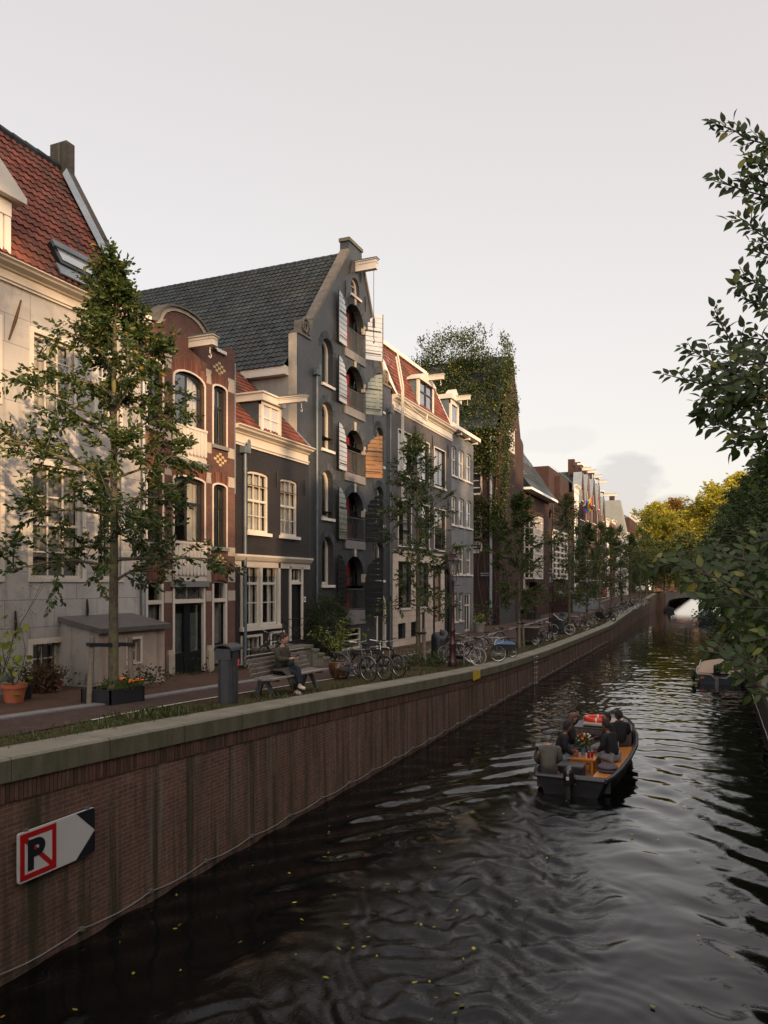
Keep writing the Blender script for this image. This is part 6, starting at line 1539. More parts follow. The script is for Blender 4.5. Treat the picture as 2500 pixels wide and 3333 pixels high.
for _ in range(4200):     # roof slope facing the camera
    x = X0 - .1 - rs.random() * 17; s = rs.random() ** .8 * .97; y = Y0 + (YC - Y0) * s; z = ZE + (ZP - ZE) * s
    if noise.noise(Vector((x * .35, 0, s * 3))) < -.3: continue
    if x > X0 - 3.2 and s > .7 and rs.random() < .35: continue
    patch(Vector((x, y - .1, z + rs.random() * .7)), Vector((0, -.75, .6)), .22, 6)
for _ in range(800):     # front gable, left part and over the verge
    z = 8.0 + rs.random() * (ZP - 7.2); lim = Y0 + .3 + (YC - Y0) * min(1, max(0, z - 10.5) / 9) + noise.noise(Vector((z * .7, 1, 4))) * 1.9
    y = Y0 + rs.random() * (lim - Y0)
    if z > ZE + (ZP - ZE) * (1 - (y - YC + .75) / (YC - Y0)): continue
    patch(Vector((X0 + .08, y, z)), Vector((1, 0, 0)), .16, 6)
for _ in range(110):      # shoots along the verge and ridge
    t = rs.random(); c = Vector((X0 - rs.random() * 15, YC - .1, ZP - .1)) if t < .7 else Vector((X0, YC - .3 + rs.random() * 2.6, 0))
    if t >= .7: c.z = ZP - .3 - (c.y - YC + .5) / (YC - Y0) * (ZP - ZE)
    L = rs.uniform(.3, .9)
    for j in range(9): P.append(c + Vector((rs.gauss(0, .05), rs.gauss(0, .05), L * j / 9))); D.append(rv(rs, 1) + Vector((0, 0, .5)))
c0 = on_y(1478, 1205, YC)
for _ in range(1500):     # bushy mass above the ridge
    a = rs.uniform(0, 2 * pi); rr_ = math.sqrt(rs.random()); b = rs.uniform(-.5, 1)
    rad_ = (3.9 + .5 * noise.noise(Vector((a * 1.5, b, 0))) * 2) * (1 - .25 * max(b, 0) ** 2)
    c = Vector((c0.x + cos(a) * rr_ * rad_, YC + rs.gauss(0, 1.0), c0.z + b * 3.1 * math.sqrt(max(0, 1 - (rr_ * cos(a)) ** 2 * .8))))
    if noise.noise(c * .7) < -.08: continue
    patch(c, Vector((0, -.5, .6)), .30, 7)
for _ in range(60):
    c = Vector((c0.x + rs.uniform(-3.6, 3.6), YC, c0.z + 2.2 + rs.random() * .8)); L = rs.uniform(.5, 1.3)
    for j in range(10): P.append(c + Vector((rs.gauss(0, .04), 0, L * j / 10))); D.append(rv(rs, 1) + Vector((0, 0, .5)))
leaves('ivy_leaves', P, D, .155, LEAFI, iv, True, aspect=.7)
mb = MB()
for k in range(16):
    x = X0 - .5 - k * .5; pts = [Vector((x + .3 * sin(k + j), Y0 - .1, 2 + j * 1.4)) for j in range(11)]; mb.tube(pts, .035, 4)
for k in range(12):
    a = c0 + Vector((rs.uniform(-3, 3), 0, -2.5)); mb.tube([a, a + Vector((rs.uniform(-.6, .6), 0, 2)), a + Vector((rs.uniform(-1, 1), 0, 4.2))], [.06, .04, .01], 4)
mb.build('ivy_stems', TWIG, iv)
# ------------------------------------------------------------------ shrub by the stoop
def bush(name, label, cat, c, rx, ry, rz_, n, mat, lsize, stems=10, group=None, seed=3, shell=.55, aspect=.45):
    rs = random.Random(seed); o = empty(name, (c[0], c[1], c[2])); tag(o, label, cat, group); P, D = [], []
    for _ in range(n):
        v = rv(rs).normalized(); k = shell + (1 - shell) * rs.random() ** .6; k *= 1 + .35 * noise.noise(v * 2.2 + Vector((seed, 0, 0)))
        p = Vector((v.x * rx * k, v.y * ry * k, rz_ + v.z * rz_ * k))
        if p.z < .02: continue
        for _ in range(6): P.append(p + rv(rs, .07)); D.append(v + rv(rs, .7))
    leaves('foliage', P, D, lsize, mat, o, aspect=aspect)
    mb = MB()
    for k in range(stems):
        a = rs.uniform(0, 6.28); mb.tube([(0, 0, 0), (cos(a) * rx * .3, sin(a) * ry * .3, rz_ * .8), (cos(a) * rx * .7, sin(a) * ry * .7, rz_ * rs.uniform(1, 1.7))], [.02, .014, .005], 5)
    mb.build('stems', TWIG, o); return o
p = on_x(1062, 1985, -14.0)
bush('shrub', 'dark evergreen shrub between the black house door and the grey warehouse', 'shrub', (-14.0, p.y, zg(p.y) + .1), .75, 1.5, 1.25, 1500, LEAFD, .075, seed=4)
# ------------------------------------------------------------------ grass and weeds on the verge
P, D = [], []; rs = random.Random(9)
def tuft(x, y, k, hgt, spread=.12):
    z = zg(y) - .01
    for _ in range(k): P.append((x + rs.gauss(0, spread), y + rs.gauss(0, spread), z)); D.append((rs.gauss(0, .45), rs.gauss(0, .45), 1)); SZ.append(hgt * rs.uniform(.5, 1.2))
SZ = []
for _ in range(1500):
    y = 5 + rs.random() ** 1.3 * 85; x = rs.uniform(x_road(y), x_cop(y))
    if noise.noise(Vector((x * 1.2, y * .5, 2))) > .02: tuft(x, y, 12, .06)
for _ in range(240):
    y = 9 + rs.random() * 80; tuft(x_cop(y) - rs.random() * .35, y, 10, .10, .07)
for (px, py, n_) in ((520, 2325, 26), (470, 2335, 18), (580, 2310, 10), (1300, 2180, 26), (1400, 2165, 22), (1720, 2095, 26), (1660, 2110, 14), (1480, 2165, 16), (850, 2270, 9), (1230, 2190, 14), (1900, 2040, 20), (1870, 2050, 18), (1990, 2010, 16)):
    g = ground_at(px, py)
    for _ in range(n_ // 2): tuft(g.x + rs.gauss(0, .25), g.y + rs.gauss(0, .3), 26, .12, .09)
for _ in range(260):
    y = 8 + rs.random() * 42; tuft(-14.0 + rs.random() * .25 - (y > 22) * .6, y, 8, .12, .07)
P = np.array(P); D = np.array(D); SZ = np.array(SZ)
gm = leaves('grass', P, D, 1.0, GRASS, None, aspect=.055)
co = np.empty(len(P) * 18); gm.data.vertices.foreach_get('co', co); co = co.reshape(-1, 6, 3); co = P[:, None] + (co - P[:, None]) * SZ[:, None, None]; gm.data.vertices.foreach_set('co', co.ravel()); gm.data.update()
tag(gm, 'grass and weeds growing along the verge', 'grass', kind='stuff')
P, D = [], []
for (px, py, r_, hh, n_) in ((470, 2240, .5, .30, 260), (530, 2195, .35, .35, 160), (290, 2235, .4, .3, 120), (345, 2215, .35, .45, 200), (620, 2190, .5, .3, 260), (660, 2180, .25, .5, 140), (690, 2165, .3, .25, 120), (1080, 2150, .6, .25, 240), (1320, 2180, .5, .35, 260), (1430, 2170, .4, .3, 200), (1640, 2060, .5, .2, 120)):
    g = ground_at(px, py)
    for _ in range(n_): P.append((g.x + rs.gauss(0, r_ * .5), g.y + rs.gauss(0, r_ * .6), g.z + .1 + abs(rs.gauss(0, hh * .6)))); D.append((rs.gauss(0, 1), rs.gauss(0, 1), .4))
tag(leaves('weeds', P, D, .085, LEAFD, None), 'leafy weeds at the foot of the walls', 'weeds', kind='stuff')
# fallen leaves on the water
P, D = [], []
for _ in range(150):
    y = 6 + rs.random() ** 1.4 * 26; x = rs.uniform(-7.4, 1.3)
    if R.random() < .4: x = rs.uniform(-6.8, -2.5); y = 8 + rs.random() * 9
    P.append((x, y, .035)); a = rs.random() * 6.28; D.append((cos(a), sin(a), 0))
fl = leaves('fallen_leaves', P, D, .075, LEAFY, None, aspect=.55, curl=.03)
co = np.empty(len(P) * 18); fl.data.vertices.foreach_get('co', co); co = co.reshape(-1, 3); co[:, 2] = .03 + (co[:, 2] - .035) * .15; fl.data.vertices.foreach_set('co', co.ravel()); tag(fl, 'yellow leaves floating on the dark water', 'leaves', kind='stuff')
# ------------------------------------------------------------------ stoop beside the black house
p0, p1 = on_x(928, 2095, -13.0), on_x(990, 2095, -13.0); zp = 2.55; zb = zg(24.0) - .1
st = empty('stone_stoop', (-13.6, (p0.y + p1.y) / 2, zb)); tag(st, 'worn stone stoop with steps and iron railing at the black house door', 'steps')
STP = M('worn_step_stone', (.17, .155, .125), .85, .25, 3, .4)
ya, yb = on_x(938, 2095, -13.2).y - .6, on_x(1000, 2095, -13.2).y
mb = MB(); mb.box(-14.28, -13.05, ya, yb, zb, zp - .1); mb.build('base', M('stoop_brickwork', (.13, .125, .10), .85, .3, 3, .4), st)
mb = MB(); mb.box(-14.28, -12.98, ya - .05, yb + .05, zp - .1, zp); mb.build('landing', STP, st)
for k in range(4):
    mb = MB(); z1 = zp - (k + 1) * (zp - zb - .02) / 5; mb.box(-14.25, -12.95 + k * .03, yb + .05 + k * .36, yb + .05 + (k + 1) * .36 + .04, z1 - .09, z1); mb.box(-14.2, -12.99 + k * .03, yb + .05 + k * .36, yb + .05 + (k + 1) * .36, zb - .1, z1 - .09); mb.build('step', STP, st)
mb = MB()
def rail(pts, r=.013): mb.tube(pts, r, 6)
xr = -13.1
for y in (ya + .05, yb - .1): rail([(xr, y, zp), (xr, y, zp + .95)], .017); mb.ball((xr, y, zp + .98), .03)
rail([(xr, ya + .05, zp + .95), (xr, yb - .1, zp + .95)]); rail([(xr, ya + .05, zp + .08), (xr, yb - .1, zp + .08)]); rail([(xr, ya + .05, zp + .93), (xr, yb - .1, zp + .1)]); rail([(xr, ya + .05, zp + .1), (xr, yb - .1, zp + .93)])
mb.ring((xr, (ya + yb) / 2, zp + .5), (1, 0, 0), .17, .011)
rail([(xr, ya + .05, zp + .1), (xr, ya - 1.6, zp - .05)]); rail([(xr, ya - 1.6, zb), (xr, ya - 1.6, zp - .02)]); rail([(xr, ya - 1.5, zb + .3), (xr, ya, zp + .05)])
for k in range(3): mb.ring((xr, ya - .3 - k * .5, zp - .02), (1, 0, 0), .05, .008, 14)
mb.build('railing', BLACKM, st)
# ------------------------------------------------------------------ litter bin
g = ground_at(743, 2286)
b = empty('litter_bin', (g.x, g.y, g.z), .12); tag(b, 'tall grey metal litter bin with curved hood on the quay beside the bench', 'litter bin')
def stadium(a, r, n=8): return [(a + r * cos(t), r * sin(t)) for t in np.linspace(-pi / 2, pi / 2, n)] + [(-a + r * cos(t), r * sin(t)) for t in np.linspace(pi / 2, 3 * pi / 2, n)]
mb = MB(); S = stadium(.06, .17); mb.prism([(y, x) for x, y in S], 0, .88, 'z'); mb.build('body', ASH, b, world=False)
mb = MB(); nS = len(S)
mb.prism([(-.17, -.23), (-.17, -.05), (-.15, .02), (-.15, -.23)], .88, 1.02, 'z') if False else None
for sx in (-1, 1): mb.box(-.165 if sx < 0 else .13, -.13 if sx < 0 else .165, -.12, .12, .88, 1.10)
mb.build('hood_sides', ASH, b, world=False)
mb = MB(); hood = []
vs, fs = [], []
for i, t in enumerate(np.linspace(0, pi, 9)):
    hh = 1.06 + .10 * sin(t); x = -.19 * cos(t)
    vs += [(x, -.24, hh - .02), (x, .24, hh - .02), (x, -.24, hh + .01), (x, .24, hh + .01)]
    if i: a = 4 * i - 4; c = 4 * i; fs += [(a, c, c + 1, a + 1), (a + 2, a + 3, c + 3, c + 2), (a, a + 2, c + 2, c), (a + 1, c + 1, c + 3, a + 3)]
mb.add(vs, fs); mb.build('hood', ASH, b, world=False, smooth=False)
mb = MB(); mb.box(-.16, .16, .19, .232, .86, 1.08); mb.box(-.16, .16, -.232, -.19, .86, 1.08); mb.build('hood_posts', ASH, b, world=False)
mb = MB(); mb.box(.168, .176, .05, .14, .72, .86); s = mb.build('sticker', M('red_sticker', (.40, .03, .03), .5, .05, 2, 0), b, world=False)
mb = MB(); mb.box(.1765, .178, .06, .13, .735, .765); mb.box(.1765, .178, .075, .115, .78, .845); mb.build('sticker_mark', M('pink_mark', (.55, .22, .2), .5, .05, 2, 0), s, world=False)
mb = MB(); rs = random.Random(2)
for k in range(9): z = .3 + k * .06; y = -.16 + .01 * k; mb.tube([(.171, -.05 - rs.random() * .08, z), (.171, -.02 - rs.random() * .1, z + .05), (.171, -.08 + rs.random() * .06, z + .03)], .0035, 4)
mb.build('scratched_scribble', M('scribble_ink', (.14, .05, .05), .6, .1, 2, 0), b, world=False)
# ------------------------------------------------------------------ bench
g = ground_at(857, 2264); g2 = ground_at(999, 2244); bc = (g + g2) / 2
BL = (g2 - g).length
bang = math.atan2(g2.y - g.y, g2.x - g.x) - pi / 2
bn = empty('park_bench', (bc.x, bc.y, bc.z), bang); tag(bn, 'wooden slatted bench with grey iron legs facing the canal, woman sitting on it', 'bench')
mb = MB(); HL = BL / 2 + .28
seat = [(.00 + i * .105, .40 + .012 * abs(i - 2)) for i in range(5)]
for x, z in seat: mb.box(x - .02 - .045, x - .02 + .045, -HL, HL, z, z + .032)
mb.build('seat', BENCHW, bn, world=False)
mb = MB(); back = [(-.12, .50, .3), (-.155, .60, .25), (-.19, .70, .22), (-.225, .80, .2), (-.27, .885, .7)]
for x, z, a in back: mb.obox((x, 0, z), (sin(a), 0, cos(a)), (0, 1, 0), (cos(a), 0, -sin(a)), .043, HL, .014)
mb.build('backrest', BENCHW, bn, world=False)
for s in (-1, 1):
    y = s * BL / 2; mb = MB()
    mb.prism([(-.30, 0), (-.20, 0), (-.10, .30), (.02, .36), (.30, .385), (.44, .40), (.44, .36), (.16, .31), (.04, .18), (.10, 0), (.02, 0)][0:0] or [(-.22, 0), (-.10, 0), (.0, .30), (.10, .36), (.42, .37), (.42, .405), (-.08, .405), (-.26, .90), (-.30, .89), (-.12, .38)], y - .03, y + .03, 'y')
    mb.prism([(.22, 0), (.30, 0), (.20, .25), (.12, .37), (.02, .37), (.12, .22)], y - .03, y + .03, 'y')
    mb.build('leg', M('iron_grey_leg', (.07, .075, .085), .55, .2, 6, .2), bn, world=False)
# ------------------------------------------------------------------ pots and planters
def pot(name, label, px, py, r, hgt, mat, prof=None, group=None, cat='plant pot', z=None):
    g = ground_at(px, py); o = empty(name, (g.x, g.y, g.z)); tag(o, label, cat, group)
    mb = MB(); mb.lathe(prof or [(r * .72, 0), (r * .95, hgt * .8), (r * 1.06, hgt * .8), (r * 1.08, hgt), (r * .95, hgt), (r * .92, hgt * .86), (.01, hgt * .86)]); mb.build('pot', mat, o, world=False, smooth=True)
    mb = MB(); mb.lathe([(r * .9, hgt * .87), (.01, hgt * .885)]); mb.build('soil', SOIL, o, world=False); return o, g
def foliage(o, n, c, r, mat, size, seed=1, stems=5, asp=.5, base=.3):
    rs = random.Random(seed); P, D = [], []; mb = MB()
    for k in range(stems):
        a = rs.uniform(0, 6.28); q = [Vector((0, 0, base))]; d = Vector((cos(a) * .35, sin(a) * .35, 1)).normalized()
        for _ in range(5): d = (d + rv(rs, .2)).normalized(); q.append(q[-1] + d * (c[2] + r[2] - base) / 5.5)
        mb.tube(q, [.012, .010, .008, .006, .004, .003], 5)
        for _ in range(n // stems):
            t = rs.uniform(.8, 4.99); i = int(t); b_ = q[i].lerp(q[i + 1], t - i); P.append(b_ + rv(rs, .35) * r[0] * .8); D.append(rv(rs, .7) + Vector((0, 0, .3)))
    mb.build('stems', TWIG, o, world=False); leaves('foliage', P, D, size, mat, o, aspect=asp)
gl = M('brown_glazed_pot', (.085, .038, .014), .18, .45, 2.5, .1, 0, .7)
o, g = pot('glazed_planter', 'round brown glazed pot with a bright green leafy shrub right of the bench', 1106, 2208, .30, .55, gl, [(.2, 0), (.27, .12), (.325, .28), (.325, .36), (.28, .46), (.255, .50), (.275, .53), (.25, .55), (.22, .52), (.01, .5)])
foliage(o, 420, (0, 0, 1.15), (.26, .26, .75), LEAFL, .07, 3, 9, .5, .5)
mb = MB(); mb.ring((0, 0, .47), (0, 0, 1), .272, .018); mb.build('glaze_band', M('ochre_glaze', (.28, .12, .02), .25, .3, 4, 0), o, world=False)
o, g = pot('terracotta_pot', 'big orange plastic pot with fig leaves and twisted willow at the left edge', 46, 2288, .22, .36, TERRA)
foliage(o, 60, (0, 0, 1.2), (.5, .5, .5), LEAFL, .14, 5, 4, .8, .3)
o, g = pot('willow_tub', 'grey tub with twisted willow behind the big orange pot', 5, 2262, .24, .40, ZINC)
foliage(o, 520, (.1, .1, 2.0), (.55, .6, .8), LEAFL, .06, 8, 9, .18, .35)
o, g = pot('black_pot', 'dark plastic pot beside the big orange pot', 82, 2278, .15, .30, TARP); foliage(o, 160, (0, 0, .5), (.25, .25, .2), LEAFD, .06, 9, 4)
o, g = pot('small_terracotta_pot', 'small orange pot with a green plant under the barred cellar window', 190, 2248, .10, .22, TERRA); foliage(o, 160, (0, 0, .4), (.22, .22, .15), LEAFD, .05, 10, 4, base=.2)
g = ground_at(135, 2255)
o = bush('dry_plant', 'withered brown drooping plant under the barred cellar window', 'plant', (g.x, g.y, g.z), .28, .3, .22, 120, DRYLEAF, .16, 6, seed=6, aspect=.14)
g = ground_at(160, 2252); o = empty('stone_block', (g.x - .1, g.y + .05, g.z), .1); tag(o, 'pinkish stone block in front of the barred cellar window', 'stone block'); mb = MB(); mb.box(-.14, .14, -.26, .26, 0, .42); mb.build('block', STONEW, o, world=False)
g = T1P; o = empty('tree_planter', (g.x, g.y, g.z)); tag(o, 'black rubber tree surround with orange marigolds around the nearest tree', 'planter')
mb = MB(); hx, hy = .36, .47
for a, b_, c_, d_ in ((-hx, -hx + .03, -hy, hy), (hx - .03, hx, -hy, hy), (-hx, hx, -hy, -hy + .03), (-hx, hx, hy - .03, hy)): mb.box(a, b_, c_, d_, -.05, .30)
mb.build('surround', TARP, o, world=False)
mb = MB(); mb.box(-hx + .03, hx - .03, -hy + .03, hy - .03, .0, .2); mb.build('soil', SOIL, o, world=False)
rs = random.Random(4); P, D = [], []
for _ in range(700): P.append((rs.uniform(-.3, .36), rs.uniform(-.15, .45), .22 + abs(rs.gauss(0, .09)))); D.append(rv(rs, .8) + Vector((0, 0, .8)))
leaves('foliage', P, D, .07, LEAFRG := leafmat('marigold_leaf', [(0, (.05, .08, .02)), (1, (.11, .16, .035))]), o, aspect=.35)
mb = MB()
for _ in range(13): mb.ball((rs.uniform(.05, .38), rs.uniform(-.15, .45), .36 + rs.random() * .12), .035, 8, 4, .5)
mb.build('flowers', M('marigold_orange', (.75, .17, .01), .6, .15, 20, 0), o, world=False)
def stake_pair(label, tree, offs, hgt, r=.055, strapz=None, leanx=0):
    for i, (dx, dy) in enumerate(offs):
        gx, gy = tree.x + dx, tree.y + dy; s = empty('tree_stake', (gx, gy, zg(gy) - .1)); tag(s, label[i], 'stake', 'wooden stakes tied to the street trees')
        mb = MB(); mb.tube([(0, 0, 0), (-dx * .08, -dy * .10, hgt * .6), (-dx * .12, -dy * .14, hgt)], [r, r * .95, r * .9], 9); mb.build('post', STAKEW, s, world=False, smooth=True)
        mb = MB(); z = hgt - .16; A = Vector((-dx * .1, -dy * .12, z)); B = Vector((-dx, -dy, z + (.02 if i else -.04))); d = (B - A).normalized(); sd = Vector((-d.y, d.x, 0)).normalized()
        for sg in (-1, 1): mb.obox((A + B) / 2 + sd * sg * .065, d, (0, 0, 1), sd, (B - A).length / 2 + .07, .035, .006)
        mb.obox(A - d * .07, sd, (0, 0, 1), d, .065, .035, .006); mb.obox(B + d * .09, sd, (0, 0, 1), d, .075, .035, .006)
        mb.build('strap', TARP, s, world=False)
stake_pair(['leaning weathered stake left of the nearest tree, with black strap', 'upright weathered stake right of the nearest tree, before the outhouse window'], T1P, [(-.12, -.52), (.15, .36)], 1.38)
stake_pair(['pale leaning stake at the thin street tree left of the lamp', 'upright stake behind the thin street tree left of the lamp'], T2P, [(.28, -.05), (.1, .42)], 1.45, .07)
stake_pair(['left square stake at the bushy tree beside the blue covered trailer', 'right square stake at the bushy tree beside the blue covered trailer'], T3P, [(.1, -.45), (.15, .35)], 1.5, .08)
g = T2P; o = empty('flower_tub', (g.x + .1, g.y + .3, g.z)); tag(o, 'low dark tub with small yellow flowers at the foot of the thin tree', 'planter')
mb = MB(); mb.lathe([(.3, 0), (.36, .2), (.33, .2), (.01, .18)]); mb.build('tub', TARP, o, world=False)
P, D = [], []
for _ in range(700): P.append((rs.gauss(0, .35), rs.gauss(0, .5), .1 + abs(rs.gauss(0, .16)))); D.append(rv(rs, .8) + Vector((0, 0, .8)))
leaves('foliage', P, D, .09, LEAFRG, o, aspect=.3)
mb = MB()
for _ in range(20): mb.ball((rs.gauss(0, .3), rs.gauss(0, .35), .38 + rs.random() * .12), .018, 6, 4, .6)
mb.build('flowers', M('small_yellow_flower', (.7, .5, .03), .6, .1, 20, 0), o, world=False)
g = ground_at(1560, 2058); o, _g = pot('pale_tub', 'pale wooden tub with a small plant before the alley bicycles', 1560, 2058, .42, .72, M('pale_tub_wood', (.26, .24, .22), .8, .2, 4, .3)); foliage(o, 260, (0, 0, 1.0), (.4, .4, .3), LEAFL, .12, 12, 5, base=.6)
# ------------------------------------------------------------------ street lamps
def lamp():
    o = empty('street_lamp', (0, 0, 0)); MAR = M('maroon_lamp_paint', (.045, .016, .016), .35, .25, 6, .1, 0, .6)
    mb = MB(); mb.lathe([(.17, 0), (.19, .12), (.17, .2), (.125, .3), (.12, .75), (.14, .80), (.14, .86), (.10, .92), (.085, 1.25), (.105, 1.30), (.105, 1.36), (.075, 1.42), (.062, 2.2), (.075, 2.24), (.075, 2.30), (.052, 2.36), (.045, 3.15), (.065, 3.2), (.04, 3.25), (.03, 3.3)], n=16); mb.build('post', MAR, o, world=False, smooth=True)
    mb = MB()
    for k in range(4):
        a = k * pi / 2 + .4; mb.tube([(cos(a) * .03, sin(a) * .03, 3.05), (cos(a) * .16, sin(a) * .16, 3.22), (cos(a) * .13, sin(a) * .13, 3.42)], .012, 5)
    mb.tube([(-.3, 0, 3.02), (.3, 0, 3.02)], .012, 5); mb.build('brackets', MAR, o, world=False)
    mb = MB()
    for k in range(6):
        a = k * pi / 3; b_ = a + pi / 3; mb.tube([(cos(a) * .13, sin(a) * .13, 3.42), (cos(a) * .24, sin(a) * .24, 3.92)], .010, 4); mb.tube([(cos(a) * .13, sin(a) * .13, 3.42), (cos(b_) * .13, sin(b_) * .13, 3.42)], .011, 4)
    mb.lathe([(.26, 3.92), (.27, 3.95), (.19, 4.02), (.13, 4.06), (.12, 4.16), (.15, 4.18), (.08, 4.24), (.03, 4.30), (.045, 4.34), (.01, 4.42)], n=6)
    for k in range(6): a = k * pi / 3; mb.ball((cos(a) * .25, sin(a) * .25, 3.99), .022, 6, 4)
    ln = mb.build('lantern', MAR, o, world=False)
    mb = MB(); mb.lathe([(.125, 3.43), (.232, 3.91)], n=6); mb.f = mb.f[:6]; mb.m = mb.m[:6]; mb.r = mb.r[:6]; mb.build('lantern_glass', glassmat('lantern_glass', (.3, .3, .3), .05, .75), ln, world=False)
    mb = MB(); mb.lathe([(.02, 3.5), (.05, 3.6), (.05, 3.75), (.02, 3.82)], n=10); mb.build('bulb', WHITE, ln, world=False); return o
LP = lamp()
for i, (x, y, lb) in enumerate(((-8.9, 27.3, 'nearest maroon street lamp with glass lantern, in front of the narrow grey house'), (-8.9, 46, 'second maroon street lamp, before the white gridded bay'), (-9.2, 62.5, 'third street lamp, beside the gabled warehouses'), (-9.6, 92, 'farthest street lamp among the far bicycles'))):
    o = LP if i == 0 else copy_tree(LP); o.location = (x, y, zg(y)); tag(o, lb, 'street lamp', 'maroon street lamps along the quay')
# ------------------------------------------------------------------ bicycles
def wheel(parent, x, y, r, tyre, rimm=CHROME, name='wheel', thick=.019):
    mb = MB(); mb.ring((x, y, r), (0, 1, 0), r - thick, thick, 34, 7); w = mb.build(name, tyre, parent, world=False, smooth=True)
    mb = MB(); mb.ring((x, y, r), (0, 1, 0), r - thick * 2.3, .010, 34, 5)
    mb.tube([(x, y - .04, r), (x, y + .04, r)], .022, 8)
    for k in range(18): a = 2 * pi * k / 18; mb.tube([(x + .015 * cos(a + 1), y + (.02 if k % 2 else -.02), r + .015 * sin(a + 1)), (x + (r - thick * 2.2) * cos(a), y, r + (r - thick * 2.2) * sin(a))], .0016, 3, caps=False)
    mb.build('rim_and_spokes', rimm, w, world=False)
def bike(fm=BIKEBLACK, tyre=RUBBER, style='step', rack=True, crate=None, guard=None, r=.345, name='bicycle', frontrack=False):
    o = empty(name, (0, 0, 0)); fx, rx = 1.08, 0.0; bb = Vector((.47, 0, .28)); sd = Vector((.22, 0, .86)); hd = Vector((.86, 0, .83)); hd2 = Vector((.90, 0, .68)); ra = Vector((rx, 0, r)); fa = Vector((fx, 0, r))
    wheel(o, rx, 0, r, tyre); wheel(o, fx, 0, r, tyre)
    mb = MB(); mb.tube([bb, sd], .016, 8); mb.tube([hd, hd2], .021, 8)
    if style == 'men': mb.tube([sd + Vector((.02, 0, -.05)), hd], .016, 8); mb.tube([hd2, bb], .017, 8)
    else: mb.tube([hd2 + Vector((-.01, 0, .03)), hd2.lerp(bb, .5) + Vector((0, 0, -.07)), bb], .020, 8); mb.tube([hd, Vector((.62, 0, .58)), Vector((.36, 0, .50))], .014, 8)
    for s in (-1, 1):
        mb.tube([ra + Vector((0, s * .05, 0)), bb + Vector((-.05, s * .03, 0))], .010, 6); mb.tube([ra + Vector((0, s * .05, 0)), sd + Vector((.01, s * .02, -.1))], .009, 6)
        mb.tube([fa + Vector((0, s * .05, 0)), fa + Vector((-.09, s * .045, .30)), hd2 + Vector((.02, s * .03, -.01))], .012, 6)
    mb.build('frame', fm, o, world=False, smooth=True)
    mb = MB(); mb.tube([hd, hd + Vector((-.035, 0, .22))], .013, 6)
    t = hd + Vector((-.035, 0, .24))
    mb.tube([t + Vector((-.24, -.30, .02)), t + Vector((-.10, -.31, .05)), t + Vector((.04, -.18, .03)), t, t + Vector((.04, .18, .03)), t + Vector((-.10, .31, .05)), t + Vector((-.24, .30, .02))], .012, 7); hb = mb.build('handlebar', CHROME, o, world=False, smooth=True)
    mb = MB()
    for s in (-1, 1): mb.tube([t + Vector((-.27, s * .30, .018)), t + Vector((-.14, s * .312, .045))], .017, 7)
    mb.build('grips', RUBBER, hb, world=False)
    mb = MB(); mb.tube([sd, sd + Vector((-.02, 0, .07))], .013, 6)
    mb.lathe([(.02, 0), (.10, .02), (.115, .05), (.09, .075), (.01, .08)], sd + Vector((-.05, 0, .06)), 12, 1.15, .8); mb.lathe([(.01, 0), (.05, .02), (.05, .05), (.01, .065)], sd + Vector((.09, 0, .068)), 10, 1.5, .7); mb.build('saddle', RUBBER, o, world=False, smooth=True)
    mb = MB()
    for cx, a0, a1 in ((rx, -.35, 3.3), (fx, .5, 3.2)):
        pts = [(cx + (r + .02) * cos(a), r + (r + .02) * sin(a)) for a in np.linspace(a0, a1, 12)]
        for (p, q_) in zip(pts, pts[1:]): mb.add([(p[0], -.024, p[1]), (q_[0], -.024, q_[1]), (q_[0], .024, q_[1]), (p[0], .024, p[1])], [(0, 1, 2, 3)])
    mb.build('mudguards', guard or fm, o, world=False)
    mb = MB(); mb.obox((.23, -.045, .30), (1, 0, -.05), (0, 1, 0), (.05, 0, 1), .27, .012, .055); mb.build('chain_case', fm, o, world=False)
    mb = MB(); mb.tube([bb + Vector((0, -.09, 0)), bb + Vector((0, .09, 0))], .012, 6); mb.tube([bb + Vector((0, .09, 0)), bb + Vector((.1, .1, -.13))], .008, 5); mb.tube([bb + Vector((0, -.09, 0)), bb + Vector((-.1, -.1, .13))], .008, 5); mb.box(.52, .62, .10, .18, .13, .15); mb.box(.32, .42, -.18, -.10, .40, .42); mb.build('pedals', BLACKM, o, world=False)
    if rack:
        mb = MB()
        for s in (-1, 1): mb.tube([(-.28, s * .06, .74), (.16, s * .06, .74)], .007, 5); mb.tube([(0, s * .06, .35), (-.1, s * .065, .74)], .006, 5)
        for k in range(4): mb.tube([(-.25 + k * .12, -.06, .74), (-.25 + k * .12, .06, .74)], .006, 5)
        mb.box(-.32, -.30, -.035, .035, .64, .70); mb.build('rear_rack', fm, o, world=False)
    mb = MB(); mb.lathe([(.01, 0), (.035, .02), (.035, .06), (.01, .065)], (.99, 0, .74), 10); mb.build('headlamp', CHROME, o, world=False)
    if crate:
        mb = MB(); x0, x1, w, z0, z1 = 1.0 - .02, 1.36, .22, .86, 1.10
        mb.box(x0, x1, -w, w, z0, z0 + .02); mb.box(x0, x0 + .02, -w, w, z0, z1); mb.box(x1 - .02, x1, -w, w, z0, z1); mb.box(x0, x1, -w, -w + .02, z0, z1); mb.box(x0, x1, w - .02, w, z0, z1); mb.build('crate', crate, o, world=False)
    if frontrack:
        mb = MB()
        for s in (-1, 1): mb.tube([(.92, s * .16, .70), (1.25, s * .2, .80), (1.36, s * .16, 1.02), (1.0, s * .14, .92), (.92, s * .16, .70)], .010, 6)
        mb.tube([(1.36, -.16, 1.02), (1.36, .16, 1.02)], .01, 6); mb.tube([(1.25, -.2, .8), (1.25, .2, .8)], .01, 6); mb.build('front_carrier', M('white_carrier', (.6, .58, .55), .4, .1, 4, 0), o, world=False)
